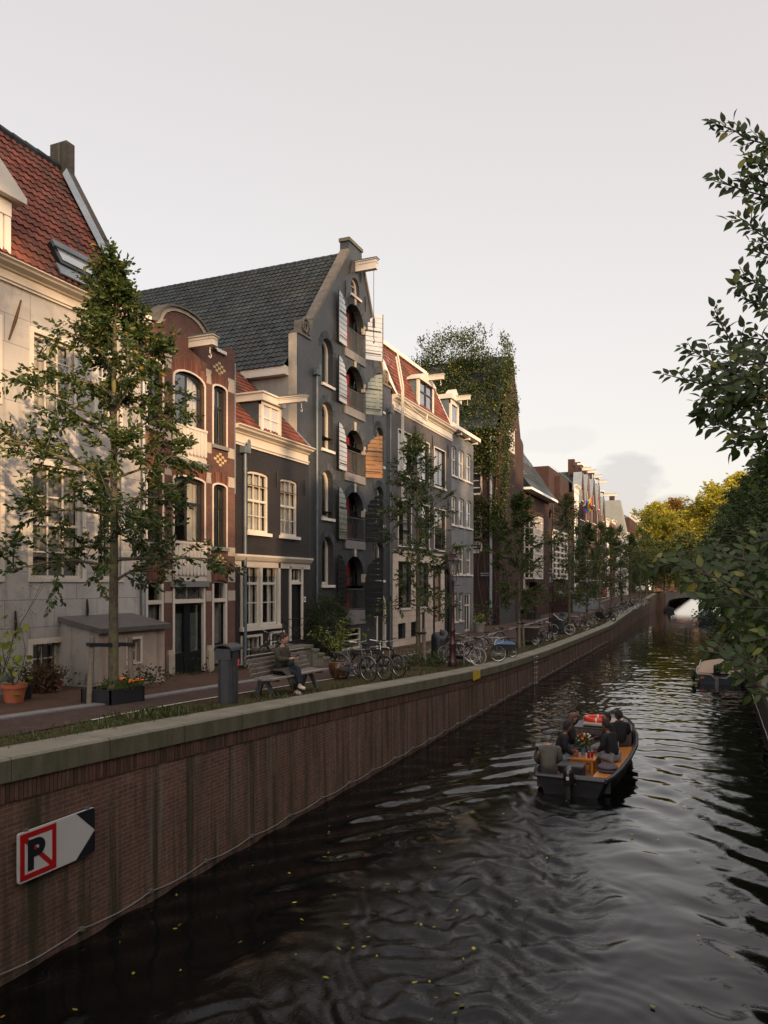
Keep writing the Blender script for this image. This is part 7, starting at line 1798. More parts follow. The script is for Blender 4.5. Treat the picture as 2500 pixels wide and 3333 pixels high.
    return o
def put(o, px, py, ang, lean=.06, front=True, z=None, side=0):
    """stand a bicycle so that its front wheel touches the ground where the photo shows it"""
    g = ground_at(px, py); z = g.z if z is None else z
    f = Vector((cos(ang), sin(ang), 0)); off = f * (1.08 if front else 0)
    o.location = (g.x - off.x, g.y - off.y, z); o.rotation_euler = (lean, 0, ang); return o
K1 = bike(BIKEBLACK, RUBBER, 'men'); K2 = bike(BIKEGREY, RUBBER, 'step'); K3 = bike(BIKEBLACK, TYREGREY, 'step', frontrack=False)
K4 = bike(M('olive_bike_paint', (.09, .085, .05), .4, .2, 4, 0), RUBBER, 'step', frontrack=True); K5 = bike(M('silver_bike_paint', (.3, .3, .31), .3, .1, 4, 0, .6), RUBBER, 'men'); K6 = bike(M('dark_red_bike_paint', (.12, .02, .02), .35, .2, 4, 0), RUBBER, 'step', crate=M('brown_crate', (.13, .085, .05), .8, .2, 5, .2))
K7 = bike(BIKEBLACK, M('white_wall_tyre', (.5, .49, .47), .7, .1, 4, 0), 'step', guard=M('orange_guard', (.55, .24, .02), .4, .1, 3, 0)); K8 = bike(BIKEBLACK, RUBBER, 'men')
G_ = 'bicycles parked along the quay'
for o, a, lb, grp in ((K2, (1200, 2220, -.38), 'grey step through bicycle nearest to the brown glazed pot', G_), (K1, (1250, 2215, -.42, -.08), 'black bicycle in the middle of the three right of the glazed pot', G_), (K8, (1300, 2205, -.5, .1), 'black bicycle with its front wheel turned, right one of the three by the glazed pot', G_),
                      (K3, (1556, 2167, -.05), 'black bicycle with pale grey tyres beside the nearest street lamp', G_), (K4, (1622, 2155, .35, -.12), 'olive bicycle with a white front carrier frame, leaning', G_), (K5, (1782, 2086, .2), 'silver bicycle with bright front rim beyond the cargo bicycle', G_), (K7, (1855, 2066, .15), 'bicycle with white tyre and orange front guard right of the covered scooter', G_)):
    put(o, *a); tag(o, lb, 'bicycle', grp)
def cp(o, px, py, ang, lean, label, grp=G_, front=True): c = copy_tree(o); put(c, px, py, ang, lean, front); tag(c, label, 'bicycle', grp); return c
# against the black house behind the bench
wb = copy_tree(K1); wb.location = (-13.55, on_x(905, 2170, -13.6).y, zg(20) + .04); wb.rotation_euler = (-.12, 0, -pi / 2); tag(wb, 'black bicycle leaning on the black house behind the bench', 'bicycle')
put(K6, 1905, 2052, .3); tag(K6, 'dark red bicycle with brown crate in the racks before the third lamp', 'bicycle', G_)
cp(K3, 1538, 2158, .12, .05, 'black bicycle right behind the one with pale grey tyres', front=True)
cp(K8, 1513, 2150, .0, -.05, 'black bicycle between the street lamp and the pale tyred one')
cp(K1, 1800, 2088, -.2, -.1, 'black bicycle leaning between the silver bicycle and the second lamp')
cp(K2, 1640, 2120, .5, .1, 'grey bicycle half hidden behind the blue covered trailer')
AL = 'bicycles parked in the alley beside the ivy wall'
for i, (px, py, k, a, lb) in enumerate(((1553, 2042, K5, 1.3, 'silver bicycle nearest to the pale grey corner house in the alley'), (1576, 2036, K5, 1.5, 'second silver bicycle in the alley, behind the pale tub'), (1597, 2036, K6, 1.6, 'reddish bicycle in the alley left of the drainpipe'), (1618, 2034, K1, 1.45, 'dark bicycle in the alley at the corner of the grey plinth'))):
    c = cp(k, px, py, a, .1 if i % 2 else -.08, lb, AL)
RK = 'bicycles in the racks before the gabled warehouses'
KK = [K1, K2, K5, K8, K3, K6]
far = [(1872, 2050, 'first bicycle in the racks, just past the orange guarded one'), (1888, 2049, 'second bicycle in the racks past the tree'), (1922, 2040, 'bicycle in the racks left of the dark motor scooter'), (1935, 2036, 'bicycle tucked behind the dark motor scooter')]
for i, (px, py, lb) in enumerate(far): cp(KK[i], px, py, .2 - .15 * i, .06 * (-1) ** i, lb, RK)
far2 = [(1975, 2020), (1988, 2016), (2001, 2010), (2010, 2004), (2020, 2001), (2031, 1997), (2042, 1992), (2052, 1988), (2062, 1985), (2072, 1982), (2082, 1977), (2092, 1972), (2100, 1966), (2110, 1960)]
ORD = ['first', 'second', 'third', 'fourth', 'fifth', 'sixth', 'seventh', 'eighth', 'ninth', 'tenth', 'eleventh', 'twelfth', 'thirteenth', 'fourteenth']
for i, (px, py) in enumerate(far2): cp(KK[(i * 5 + 1) % 6], px, py, .3 + .5 * sin(i * 2.3), .08 * (-1) ** i, ORD[i] + ' bicycle past the dark motor scooter, counted towards the bridge', 'far bicycles on the left bank')
for i in range(8):
    c = copy_tree(KK[i % 6]); c.location = (-7.2 + i * 1.05, 146.3 + .2 * (i % 3), 3.2); c.rotation_euler = (.05, 0, .3 if i % 2 else 2.9); tag(c, ORD[i] + ' bicycle from the left against the far bridge railing', 'bicycle', 'bicycles on the far bridge')
# bicycle racks
def rack(px, py, label, w=.7, ang=.05):
    g = ground_at(px, py); o = empty('bicycle_rack', tuple(g), ang); tag(o, label, 'bicycle rack', 'steel hoop bicycle racks')
    mb = MB(); h_ = .82; mb.tube([(0, 0, 0), (0, 0, h_ - .08), (-.025, 0, h_ - .02), (-.08, 0, h_), (-w + .08, 0, h_), (-w + .025, 0, h_ - .02), (-w, 0, h_ - .08), (-w, 0, 0)], .024, 8); mb.build('hoop', STEEL, o, world=False, smooth=True)
    mb = MB(); mb.tube([(0, 0, .4), (-w, 0, .4)], .018, 6); mb.build('crossbar', STEEL, o, world=False)
rack(1209, 2207, 'steel hoop rack between the grey and the black bicycle by the glazed pot'); rack(1268, 2190, 'steel hoop rack behind the three bicycles by the glazed pot'); rack(1510, 2166, 'steel hoop rack right beside the nearest street lamp'); rack(1575, 2140, 'steel hoop rack behind the pale tyred bicycle'); rack(1627, 2135, 'steel hoop rack beside the blue covered trailer')
rack(1884, 2040, 'steel hoop rack past the third tree'); rack(1912, 2032, 'steel hoop rack left of the brown crate bicycle')
# ------------------------------------------------------------------ covered scooters, cargo trailer, cargo bicycle, motor scooter
def tarp_cover(name, label, px, py, L, W, H, ang, seed, cat='covered scooter'):
    g = ground_at(px, py); o = empty(name, tuple(g), ang); tag(o, label, cat); rs = random.Random(seed); mb = MB(); n, m = 26, 14; vs, fs = [], []
    for j in range(m + 1):
        t = j / m
        for k in range(n):
            a = 2 * pi * k / n; top = H * (.80 + .2 * cos(a - .4) ** 2 * (1 if cos(a) > 0 else .6)); z = top * (1 - (1 - t) ** 1.3)
            s = (1.0 - .12 * t) if t < .7 else .916 * math.sqrt(max(0, 1 - ((t - .7) / .3) ** 2)); s *= 1 + .09 * noise.noise(Vector((cos(a) * 3, sin(a) * 3, t * 1.5 + seed))) + .04 * sin(a * 7 + t * 3) * (1 - t)
            vs.append((cos(a) * L / 2 * max(s, .02), sin(a) * W / 2 * max(s, .02) * (1 - .35 * t), z + .04))
    for j in range(m):
        for k in range(n): fs.append((j * n + k, j * n + (k + 1) % n, (j + 1) * n + (k + 1) % n, (j + 1) * n + k))
    fs.append(tuple(m * n + k for k in range(n)))
    mb.add(vs, fs); mb.build('cover', TARP, o, world=False, smooth=True)
    mb = MB(); mb.lathe([(.05, 0), (.24, .0), (.24, .1), (.05, .1)], (0, 0, 0), 16); mb.xf(Matrix.Translation((L * .3, .05, .24)) @ Matrix.Rotation(pi / 2, 4, 'X')); mb.build('wheel', RUBBER, o, world=False)
    if name == 'covered_scooter' and px > 1500:
        mb = MB(); mb.tube([(-.3, -.36, H * .92), (.1, -.40, H * .70), (.35, -.30, H * .62)], .018, 5); mb.build('strap', WHITE, o, world=False)
tarp_cover('covered_scooter', 'tall scooter under a grey black plastic cover beside the nearest street lamp', 1432, 2148, .78, .7, 1.25, .3, 3)
tarp_cover('covered_scooter', 'scooter under a black cover with a white strap beside the orange guarded bicycle', 1822, 2062, 1.35, .75, 1.45, -.2, 8)
tarp_cover('covered_scooter', 'dark covered scooter parked by the ivy building before the gridded bay', 1683, 2020, 1.5, .8, 1.5, 1.2, 12)
g = ground_at(1668, 2140); o = empty('cargo_trailer', (g.x, g.y, g.z), .25); tag(o, 'black bicycle trailer with a blue cover and small front wheel', 'trailer')
mb = MB(); mb.prism([(-.85, .28), (-.05, .28), (.1, .62), (-.9, .62)], -.3, .3, 'y'); mb.build('box', TARP, o, world=False)
mb = MB(); vs = [(-.95, -.36, .60), (.14, -.36, .60), (.14, .36, .60), (-.95, .36, .60), (-.7, -.2, .74), (-.1, -.2, .70), (-.1, .2, .70), (-.7, .2, .74)]; mb.add(vs, [(0, 1, 5, 4), (1, 2, 6, 5), (2, 3, 7, 6), (3, 0, 4, 7), (4, 5, 6, 7)]); mb.build('cover', M('blue_cover', (.045, .115, .21), .6, .2, 3, .3), o, world=False)
wheel(o, .0, -.02, .255, RUBBER)
mb = MB(); mb.tube([(0, .06, .255), (-.05, .07, .5)], .014, 5); mb.tube([(0, -.1, .255), (-.05, -.1, .5)], .014, 5); mb.box(-.98, -.95, -.2, -.08, .45, .6); mb.build('fork', BLACKM, o, world=False)
mb = MB(); mb.box(-1.0, -.955, -.28, -.14, .38, .55); mb.build('red_reflector', M('red_reflector', (.5, .02, .02), .3, .1, 3, 0), o, world=False)
g = ground_at(1735, 2098); o = empty('cargo_bicycle', (g.x - .8, g.y, g.z), .1); tag(o, 'black cargo bicycle with big dark box between the tree and the silver bicycle', 'cargo bicycle')
mb = MB(); mb.prism([(0, .25), (.95, .25), (1.1, .92), (-.12, .92)], -.34, .34, 'y'); mb.build('box', M('dark_plywood', (.03, .018, .014), .6, .3, 3, .2), o, world=False)
mb = MB(); mb.box(-.14, 1.12, -.36, .36, .92, .95); mb.build('box_rim', M('tan_rim', (.22, .15, .09), .7, .2, 4, .1), o, world=False)
wheel(o, 1.0, -.42, .25, RUBBER); wheel(o, -1.05, 0, .33, RUBBER); wheel(o, 1.0, .42, .25, RUBBER)
mb = MB(); mb.tube([(-1.05, 0, .33), (-.6, 0, .3), (0, 0, .35)], .025, 6); mb.tube([(-.8, 0, .3), (-.95, 0, .85)], .018, 6); mb.tube([(0, 0, .5), (-.15, 0, 1.02)], .018, 6); mb.tube([(-.3, -.3, 1.05), (-.15, 0, 1.02), (-.3, .3, 1.05)], .014, 6); mb.box(-1.1, -.82, -.08, .08, .85, .91); mb.build('frame', BIKEBLACK, o, world=False)
mb = MB()
for yy in (-.3, .3): mb.tube([(.1, yy, .93), (.2, yy, 1.25), (.55, yy, 1.38), (.9, yy, 1.22), (1.0, yy, .93)], .012, 5)
mb.build('canopy_hoops', BLACKM, o, world=False)
def mscooter(name, label, px, py, ang, mat, group=None):
    g = ground_at(px, py); o = empty(name, tuple(g), ang); tag(o, label, 'motor scooter', group)
    for x in (0, 1.25):
        mb = MB(); mb.ring((x, 0, .22), (0, 1, 0), .165, .055, 24, 8); w = mb.build('wheel', RUBBER, o, world=False, smooth=True)
        mb = MB(); mb.ring((x, 0, .22), (0, 1, 0), .105, .018, 20, 6)
        for k in range(5): a = k * 1.257; mb.tube([(x, 0, .22), (x + .11 * cos(a), 0, .22 + .11 * sin(a))], .02, 5)
        mb.build('alloy_rim', M('white_alloy', (.6, .6, .6), .35, .05, 4, 0), w, world=False)
    mb = MB(); mb.prism([(-.32, .62), (-.25, .42), (.15, .25), (.75, .22), (.95, .35), (1.12, .75), (1.02, .98), (.92, .96), (.88, .62), (.75, .34), (.52, .34), (.45, .62), (.3, .72), (-.2, .76)], -.14, .14, 'y'); mb.build('body', mat, o, world=False)
    mb = MB(); mb.prism([(-.28, .76), (.42, .70), (.40, .80), (.1, .86), (-.28, .84)], -.15, .15, 'y'); mb.build('seat', TARP, o, world=False)
    mb = MB(); mb.tube([(.92, -.34, 1.02), (1.0, -.1, 1.06), (1.0, .1, 1.06), (.92, .34, 1.02)], .018, 6); mb.tube([(1.0, 0, 1.05), (1.22, 0, .3)], .03, 6); mb.build('handlebar', BLACKM, o, world=False)
    return o
GB = M('gloss_black', (.018, .018, .02), .2, .2, 4, 0, 0, .8)
mscooter('motor_scooter', 'dark motor scooter with white alloy wheel on the quay past the racks', 1950, 2022, -.1, GB)
mscooter('motor_scooter', 'black motor scooter parked against the gridded bay building', 1713, 2008, 1.7, GB)
c = mscooter('motor_scooter', 'motor scooter in the porch of the brick block', 1776, 1994, 1.4, GB)
p = ground_at(1738, 2015); o = empty('storage_bench', (p.x, p.y, p.z), 0); tag(o, 'black storage bench against the gridded bay building', 'bench'); mb = MB(); mb.box(-.4, .4, -1.1, 1.1, 0, .62); mb.build('chest', TARP, o, world=False); mb = MB(); mb.box(-.44, .44, -1.14, 1.14, .62, .68); mb.build('lid', BLACKM, o, world=False)
# ------------------------------------------------------------------ flags
def flag(name, label, px, py, x0, cols_, L=2.2, drop=1.9, cat='flag'):
    p = on_x(px, py, x0 + L); o = empty(name, (x0, p.y, p.z + .3)); tag(o, label, cat)
    mb = MB(); mb.tube([(0, 0, -.9), (L, .2, .3)], .03, 6); mb.build('pole', WHITE, o, world=False)
    n = len(cols_); me = MB(); ms = []
    for i, c in enumerate(cols_):
        me.mi = i; ms.append(M('flag_colour_%d_%d_%d' % tuple(int(v * 100) for v in c), c, .8, .08, 4, .1))
        for k in range(7):
            u0, u1 = k / 7, (k + 1) / 7; f = lambda u, v: (L * (1 - .75 * v) + .16 * sin(u * 8), .15 + .2 * sin(u * 7 + v * 4), .3 - 1.1 * v * .5 - drop * u)
            me.add([f(u0, i / n), f(u0, (i + 1) / n), f(u1, (i + 1) / n), f(u1, i / n)], [(0, 1, 2, 3)])
    me.build('cloth', ms, o, world=False)
flag('rainbow_flag', 'rainbow striped flag hanging from the first gabled warehouse', 1926, 1632, -15.6, [(.5, .02, .02), (.6, .18, .02), (.6, .45, .02), (.03, .25, .06), (.02, .08, .4), (.15, .03, .25)], 1.15, 1.6)
flag('red_flag', 'red flag with a white and yellow emblem hanging low among the trees', 1972, 1846, -14.5, [(.55, .01, .02), (.55, .01, .02), (.6, .58, .55), (.5, .35, .02), (.55, .01, .02)], 1.3, .9)
p = ground_at(2015, 1955); o = empty('warning_sign', (-12.5, 100, zg(100))); tag(o, 'small red and white sign on a post among the far trees', 'sign'); mb = MB(); mb.box(-.25, .25, -.03, .03, 1.5, 2.3); mb.build('panel', M('flag_red', (.5, .02, .03), .6, .1, 3, 0), o, world=False); mb = MB(); mb.tube([(-.12, -.04, 1.6), (0, -.04, 1.8), (.15, -.04, 2.2)], .05, 5); mb.build('stripe', WHITE, o, world=False)
# external stairs before the gabled warehouses
for i, y in enumerate((86, 92, 98)):
    o = empty('entrance_stairs', (-14.2, y, zg(y))); tag(o, ORD[i] + ' blue grey flight of entrance stairs before the gabled warehouses', 'steps', 'entrance stairs before the warehouses')
    mb = MB(); mb.prism([(-1.4, 0), (1.8, 0), (1.8, .15), (-1.4, 2.3)], -.5, -.42, 'y'); mb.prism([(-1.4, 0), (1.8, 0), (1.8, .15), (-1.4, 2.3)], .42, .5, 'y'); mb.build('stringers', ZINCL, o, world=False)
    mb = MB()
    for k in range(9): mb.box(-1.3 + k * .33, -1.0 + k * .33, -.42, .42, 2.0 - k * .22, 2.04 - k * .22)
    mb.build('treads', KERB, o, world=False)
# ------------------------------------------------------------------ no mooring sign on the quay wall
a, b_ = on_x(56, 2880, -7.62), on_x(303, 2632, -7.62)
ys0, ys1 = on_x(54, 2800, -7.62).y, on_x(303, 2700, -7.62).y; zt_, zb_ = on_x(54, 2715, -7.62).z, on_x(54, 2880, -7.62).z
o = empty('mooring_sign', (-7.62, (ys0 + ys1) / 2, (zt_ + zb_) / 2)); tag(o, 'no mooring sign with crossed out P and white arrow panel on the quay wall', 'sign')
W_ = ys1 - ys0; H_ = zt_ - zb_; xs = -7.60
def rrect(y0, y1, z0, z1, r, n=4):
    c = [(y1 - r, z1 - r, 0), (y0 + r, z1 - r, 1), (y0 + r, z0 + r, 2), (y1 - r, z0 + r, 3)]; out_ = []
    for cy, cz, q_ in c:
        for k in range(n + 1): t = q_ * pi / 2 + k * pi / 2 / n; out_.append((cy + r * cos(t), cz + r * sin(t)))
    return out_
SW = M('sign_white', (.50, .49, .475), .4, .05, 2, 0); SR = M('sign_red', (.36, .008, .008), .4, .05, 2, 0); SB = M('sign_black', (.012, .013, .018), .4, .1, 2, 0)
mb = MB(); mb.prism(rrect(ys0, ys1, zb_, zt_, .03), xs - .02, xs + .012); mb.build('plate', SW, o)
e = .022; sq = H_ - 2 * e; y0, y1, z0, z1 = ys0 + e, ys0 + e + sq * .98, zb_ + e, zt_ - e; t = sq * .115
mb = MB(); mb.frame([(y0, z0), (y1, z0), (y1, z1), (y0, z1)], [(y0 + t, z0 + t), (y1 - t, z0 + t), (y1 - t, z1 - t), (y0 + t, z1 - t)], xs + .010, xs + .0155)
d = t * .62; mb.prism([(y0 + t - .001, z1 - t - d), (y0 + t - .001, z1 - t), (y0 + t + d, z1 - t), (y1 - t + .001, z0 + t + d), (y1 - t + .001, z0 + t), (y1 - t - d, z0 + t)], xs + .010, xs + .0150); mb.build('red_frame_and_bar', SR, o)
ax0, lw = y0 + t + sq * .085, sq * .155; az0, az1 = z0 + t + sq * .055, z1 - t - sq * .055; hb_ = (az1 - az0) * .60; ro = hb_ / 2; cy = ax0 + sq * .26; cz = az1 - ro
outer = [(ax0, az1 - hb_), (ax0, az1)] ; arc_o = [(cy + ro * 1.05 * sin(k), cz + ro * cos(k)) for k in np.linspace(0, pi, 12)]; ri = ro - lw
arc_i = [(cy + ri * 1.05 * sin(k), cz + ri * cos(k)) for k in np.linspace(0, pi, 12)]
mb = MB(); mb.box(xs + .010, xs + .0175, ax0, ax0 + lw, az0, az1)
oo = [(ax0 + lw, az1)] + arc_o + [(ax0 + lw, az1 - hb_)]; ii = [(ax0 + lw, az1 - lw)] + arc_i + [(ax0 + lw, az1 - hb_ + lw)]
for k in range(len(oo) - 1): mb.prism([oo[k], oo[k + 1], ii[k + 1], ii[k]], xs + .010, xs + .0175)
mb.build('letter_p', SB, o)
ye, xq_ = ys1 - .004, y1 + (ys1 - y1) * .50; zmid = (zb_ + zt_) / 2
for zz, zc in ((zt_ - .004, 1), (zb_ + .004, -1)):
    mb = MB(); mb.prism([(xq_, zz), (ye - .02, zz), (ye, zz - zc * .02), (ye, zmid)], xs + .010, xs + .0155); mb.build('black_corner', SB, o)
mb = MB()
for yy in (ys0 + .12, ys1 - .12): mb.box(xs - .02, xs + .01, yy - .03, yy + .03, zt_ - .01, zt_ + .03); mb.box(xs - .08, xs - .02, yy - .02, yy + .02, zb_ + .1, zt_ - .1)
mb.build('fixing_brackets', STEEL, o)
# ------------------------------------------------------------------ people
def skin_mesh(J, E, root=0, sub=2):
    """grow one surface over connected joints: J [(pos, radius)], E [(i, j)]"""
    me = bpy.data.meshes.new('tmp'); me.from_pydata([tuple(p) for p, r in J], E, []); o = bpy.data.objects.new('tmp', me); COL.objects.link(o)
    m = o.modifiers.new('s', 'SKIN'); m.use_smooth_shade = True; m.branch_smoothing = .3
    if not me.skin_vertices: me.skin_vertices.new() if hasattr(me.skin_vertices, 'new') else None
    for i, (p, r) in enumerate(J):
        rr = r if isinstance(r, tuple) else (r, r); me.skin_vertices[0].data[i].radius = rr; me.skin_vertices[0].data[i].use_root = (i == root)
    s = o.modifiers.new('d', 'SUBSURF'); s.levels = sub; s.render_levels = sub
    bpy.context.view_layer.update(); dg = bpy.context.evaluated_depsgraph_get(); ev = o.evaluated_get(dg).to_mesh()
    V = [v.co.copy() for v in ev.vertices]; F = [tuple(p.vertices) for p in ev.polygons]; o.evaluated_get(dg).to_mesh_clear(); bpy.data.objects.remove(o); bpy.data.meshes.remove(me); return V, F
def head_mesh(c, f, s=1.0, n=20, m=16):
    """face with brow, eye sockets, nose, lips, chin and ears; f = looking direction"""
    f = Vector(f).normalized(); l = Vector((0, 0, 1)).cross(f).normalized(); u = f.cross(l); V, F = [], []
    g_ = lambda a, b, w: math.exp(-((a / w) ** 2 + (b / w) ** 2))
    for j in range(m + 1):
        ph = pi * j / m
        for k in range(n):
            a = 2 * pi * k / n; df, dl, du = sin(ph) * cos(a), sin(ph) * sin(a), cos(ph)
            x, y, z = df * .098, dl * .076, du * .122
            if du < 0: k_ = 1 + .30 * du; y *= k_; x *= 1 + .10 * du
            if df > 0: x += .026 * g_(y, z + .012, .017) * 1.0 + .006 * g_(y, z - .03, .05) - .010 * (g_(y - .031, z - .012, .014) + g_(y + .031, z - .012, .014)) + .007 * g_(y, z + .052, .018) + .010 * g_(y, z + .095, .022)
            V.append(Vector(c) + (f * x + l * y + u * z) * s)
    for j in range(m):
        for k in range(n): F.append((j * n + k, j * n + (k + 1) % n, (j + 1) * n + (k + 1) % n, (j + 1) * n + k))
    return V, F, (f, l, u)
SKINS = {'light': M('light_skin', (.42, .25, .18), .55, .06, 8, .05), 'brown': M('brown_skin', (.20, .10, .06), .5, .08, 8, .05), 'dark': M('dark_skin', (.09, .045, .03), .5, .08, 8, .05)}
EYEM = M('eye_dark', (.02, .015, .012), .2, .1, 5, 0)
def person(label, pos, ang, skin='light', jacket=(.05, .05, .05), trousers=(.05, .06, .09), shoes=(.6, .6, .58), hair=(.03, .02, .015), hat=None, headturn=0.0, headtilt=-.1, arms='lap', legs='normal', lean=0.0, long_hair=False, bun=False, seat=.45, coat=False, collar=None, name='person', glasses=False, legspread=.1, s=1.0):
    o = empty(name, pos, ang); tag(o, label, 'person'); dz = seat - .45; V3 = Vector
    def ln(p): p = V3(p); return V3((p.x + (p.z - .55) * lean, p.y, p.z + dz)) if p.z > .5 else V3((p.x, p.y, p.z + dz))
    pel, spi, che, nec, nek2 = ln((0, 0, .56)), ln((-.01, 0, .76)), ln((.0, 0, .96)), ln((.02, 0, 1.06)), ln((.035, 0, 1.105))
    sh_ = {sg: ln((.0, sg * .19, .995)) for sg in (-1, 1)}
    A = {}
    for sg in (-1, 1):
        if arms == 'phone': A[sg] = (ln((.06, sg * .235, .80)), ln((.27, sg * .10, .80)), V3((.9, -sg * .45, .25)))
        elif arms == 'head' and sg > 0: A[sg] = (ln((.20, sg * .30, 1.12)), ln((.12, sg * .12, 1.33)), V3((-.3, -.8, .1)))
        elif arms == 'forward': A[sg] = (ln((.12, sg * .24, .80)), ln((.36, sg * .14, .72)), V3((1, -.1 * sg, -.2)))
        else: A[sg] = (ln((.05, sg * .25, .78)), ln((.27, sg * .15, .64)), V3((1, -.2 * sg, -.3)))
    L = {}
    for sg in (-1, 1):
        if legs == 'crossed' and sg > 0: L[sg] = (V3((.44, -.01, .60 + dz)), V3((.52, -.10, .24 + dz)), V3((.98, -.15, -.12)))
        elif legs == 'crossed': L[sg] = (V3((.43, -.06, .50 + dz)), V3((.40, -.05, .09)), V3((1, -.1, -.05)))
        else: L[sg] = (V3((.43, sg * legspread, .52 + dz)), V3((.47, sg * legspread, .09)), V3((1, sg * .15, -.05)))
    # body: one surface, with five fingers per hand
    J = [(pel, .09), (spi, .08), (che, .08), (nec, .052), (nek2 + V3((.01, 0, .03)), .050)]; E = [(0, 1), (1, 2), (2, 3), (3, 4)]
    for sg in (-1, 1):
        i = len(J); el, wr, hd = A[sg]; hd = hd.normalized(); J += [(sh_[sg] - V3((0, 0, .02)), .032), (el, .03), (wr, .026), (wr + hd * .045, (.034, .018)), (wr + hd * .085, (.036, .016))]; E += [(2, i), (i, i + 1), (i + 1, i + 2), (i + 2, i + 3), (i + 3, i + 4)]
    for sg in (-1, 1):
        i = len(J); kn, an, td = L[sg]; td = td.normalized(); hp = V3((0, sg * .09, .53 + dz)); J += [(hp, .085), (kn, .055), (an, .036), (an + td * .10 + V3((0, 0, -.05)), .035)]; E += [(0, i), (i, i + 1), (i + 1, i + 2), (i + 2, i + 3)]
    V, F = skin_mesh(J, E); mb = MB(); mb.add(V, F)
    for sg in (-1, 1):
        el, wr, hd = A[sg]; hd = hd.normalized(); side = hd.cross(V3((0, 0, 1))).normalized(); dn = side.cross(hd).normalized() * (-1 if True else 1)
        if dn.z > 0: dn = -dn
        for k, (off, ln_) in enumerate(((-.027, .060), (-.010, .072), (.010, .068), (.026, .054))):
            b0 = wr + hd * .085 + side * off; p1 = b0 + hd * ln_ * .5 + dn * .008; p2 = p1 + hd * ln_ * .28 + dn * ln_ * .35; mb.tube([b0 - hd * .01, b0 + hd * .01, p1, p2], [.0095, .009, .008, .006], 6)
        b0 = wr + hd * .03 - side * .028 * sg * 1; p1 = b0 - side * sg * .022 + hd * .025 + dn * .01; mb.tube([b0, p1, p1 + hd * .028 + side * sg * .006], [.012, .0105, .008], 6)
    hc = nek2 + V3((.035, 0, .12)); fd = V3((cos(headturn), sin(headturn), headtilt)); HV, HF, (f, l, u) = head_mesh(hc, fd, s); mb.add(HV, HF)
    for sg in (-1, 1): mb.ball(tuple(hc + l * sg * .077 * s - f * .005 + u * -.005), .022 * s, 8, 6, 1.3, .7, .5)
    mb.build('body', SKINS[skin], o, world=False, smooth=True)
    mb = MB()
    for sg in (-1, 1): mb.ball(tuple(hc + f * .083 * s + l * sg * .031 * s + u * .012 * s), .0095, 8, 6)
    mb.build('eyes', EYEM, o, world=False)
    def cm(c, nm): return M('%s_%d_%d_%d' % (nm, *[int(v * 1000) for v in c]), c, .85, .18, 7, .35)
    # jacket
    J = [(pel + V3((0, 0, -.05)), .185), (spi, .175), (che, .185), (nec + V3((0, 0, .0)), .095)]; E = [(0, 1), (1, 2), (2, 3)]
    for sg in (-1, 1):
        i = len(J); el, wr, hd = A[sg]; J += [(sh_[sg], .105), (sh_[sg].lerp(el, .45), .078), (el, .066), (el.lerp(wr, .55), .056), (wr, .046)]; E += [(2, i), (i, i + 1), (i + 1, i + 2), (i + 2, i + 3), (i + 3, i + 4)]
    V, F = skin_mesh(J, E); mb = MB(); mb.add([V3((v.x * (.84 + .16 * min(1, max(0, (abs(v.y) - .10) / .12, (v.x - .1) / .1))), v.y, v.z)) + (noise.noise(v * 13) * .014) * V3((1, 1, .3)) for v in V], F); jk = mb.build('coat' if coat else 'jacket', cm(jacket, 'cloth'), o, world=False, smooth=True)
    if coat:      # skirt of the coat spreading over the bench and hanging down
        vs, fs = [], []
        for i, t in enumerate(np.linspace(0, 1, 9)):
            for k in range(9):
                a = -1.25 + 2.5 * k / 8 if False else k / 8
                y = -.30 + .26 * a; x = -.10 + .50 * t + .02 * sin(k * 2 + i); z = .50 + dz + .06 * a + (.04 if t < .7 else .04 - (t - .7) * (1.25 - .2 * a)); vs.append((x + (.02 if t > .6 else 0), y - .02 * t, z))
        for i in range(8):
            for k in range(8): fs.append((i * 9 + k, i * 9 + k + 1, i * 9 + k + 10, i * 9 + k + 9))
        mb = MB(); mb.add(vs, fs); so_ = mb.build('coat_skirt', cm(jacket, 'cloth'), jk, world=False, smooth=True); m_ = so_.modifiers.new('t', 'SOLIDIFY'); m_.thickness = .02
    J = [(pel + V3((0, 0, -.02)), (.14, .13))]; E = []
    for sg in (-1, 1):
        i = len(J); kn, an, td = L[sg]; hp = V3((.02, sg * .09, .535 + dz)); J += [(hp, .10), (hp.lerp(kn, .5), .092), (kn, .075), (kn.lerp(an, .5), .068), (an + V3((0, 0, .0)), .062)]; E += [(0, i), (i, i + 1), (i + 1, i + 2), (i + 2, i + 3), (i + 3, i + 4)]
    V, F = skin_mesh(J, E); mb = MB(); mb.add(V, F); mb.build('trousers', cm(trousers, 'trouser'), o, world=False, smooth=True)
    mb = MB()
    for sg in (-1, 1):
        kn, an, td = L[sg]; td = td.normalized(); V, F = skin_mesh([(an - td * .03 + V3((0, 0, -.035)), .046), (an + td * .07 + V3((0, 0, -.048)), .044), (an + td * .17 + V3((0, 0, -.058)), .036)], [(0, 1), (1, 2)], 0, 1); mb.add(V, F)
    mb.build('shoes', cm(shoes, 'shoe'), o, world=False, smooth=True)
    # hair
    mb = MB(); HV2, HF2, _ = head_mesh(hc - f * .012 * s + u * .012 * s, fd, 1.10 * s); kp = []
    vs = [v for v in HV2]; loc = [((v - hc).dot(f), (v - hc).dot(u), (v - hc).dot(l)) for v in HV2]
    fs = [q_ for q_ in HF2 if all((loc[i][0] < .045 + loc[i][1] * .55 - .018) and loc[i][1] > -.075 + (0.05 if loc[i][0] > -.02 else 0) for i in q_)]
    mb.add([v + noise.noise(v * 40) * .006 * (v - hc).normalized() for v in vs], fs); hm_ = cm(hair, 'hair'); mb.build('hair', hm_, o, world=False, smooth=True)
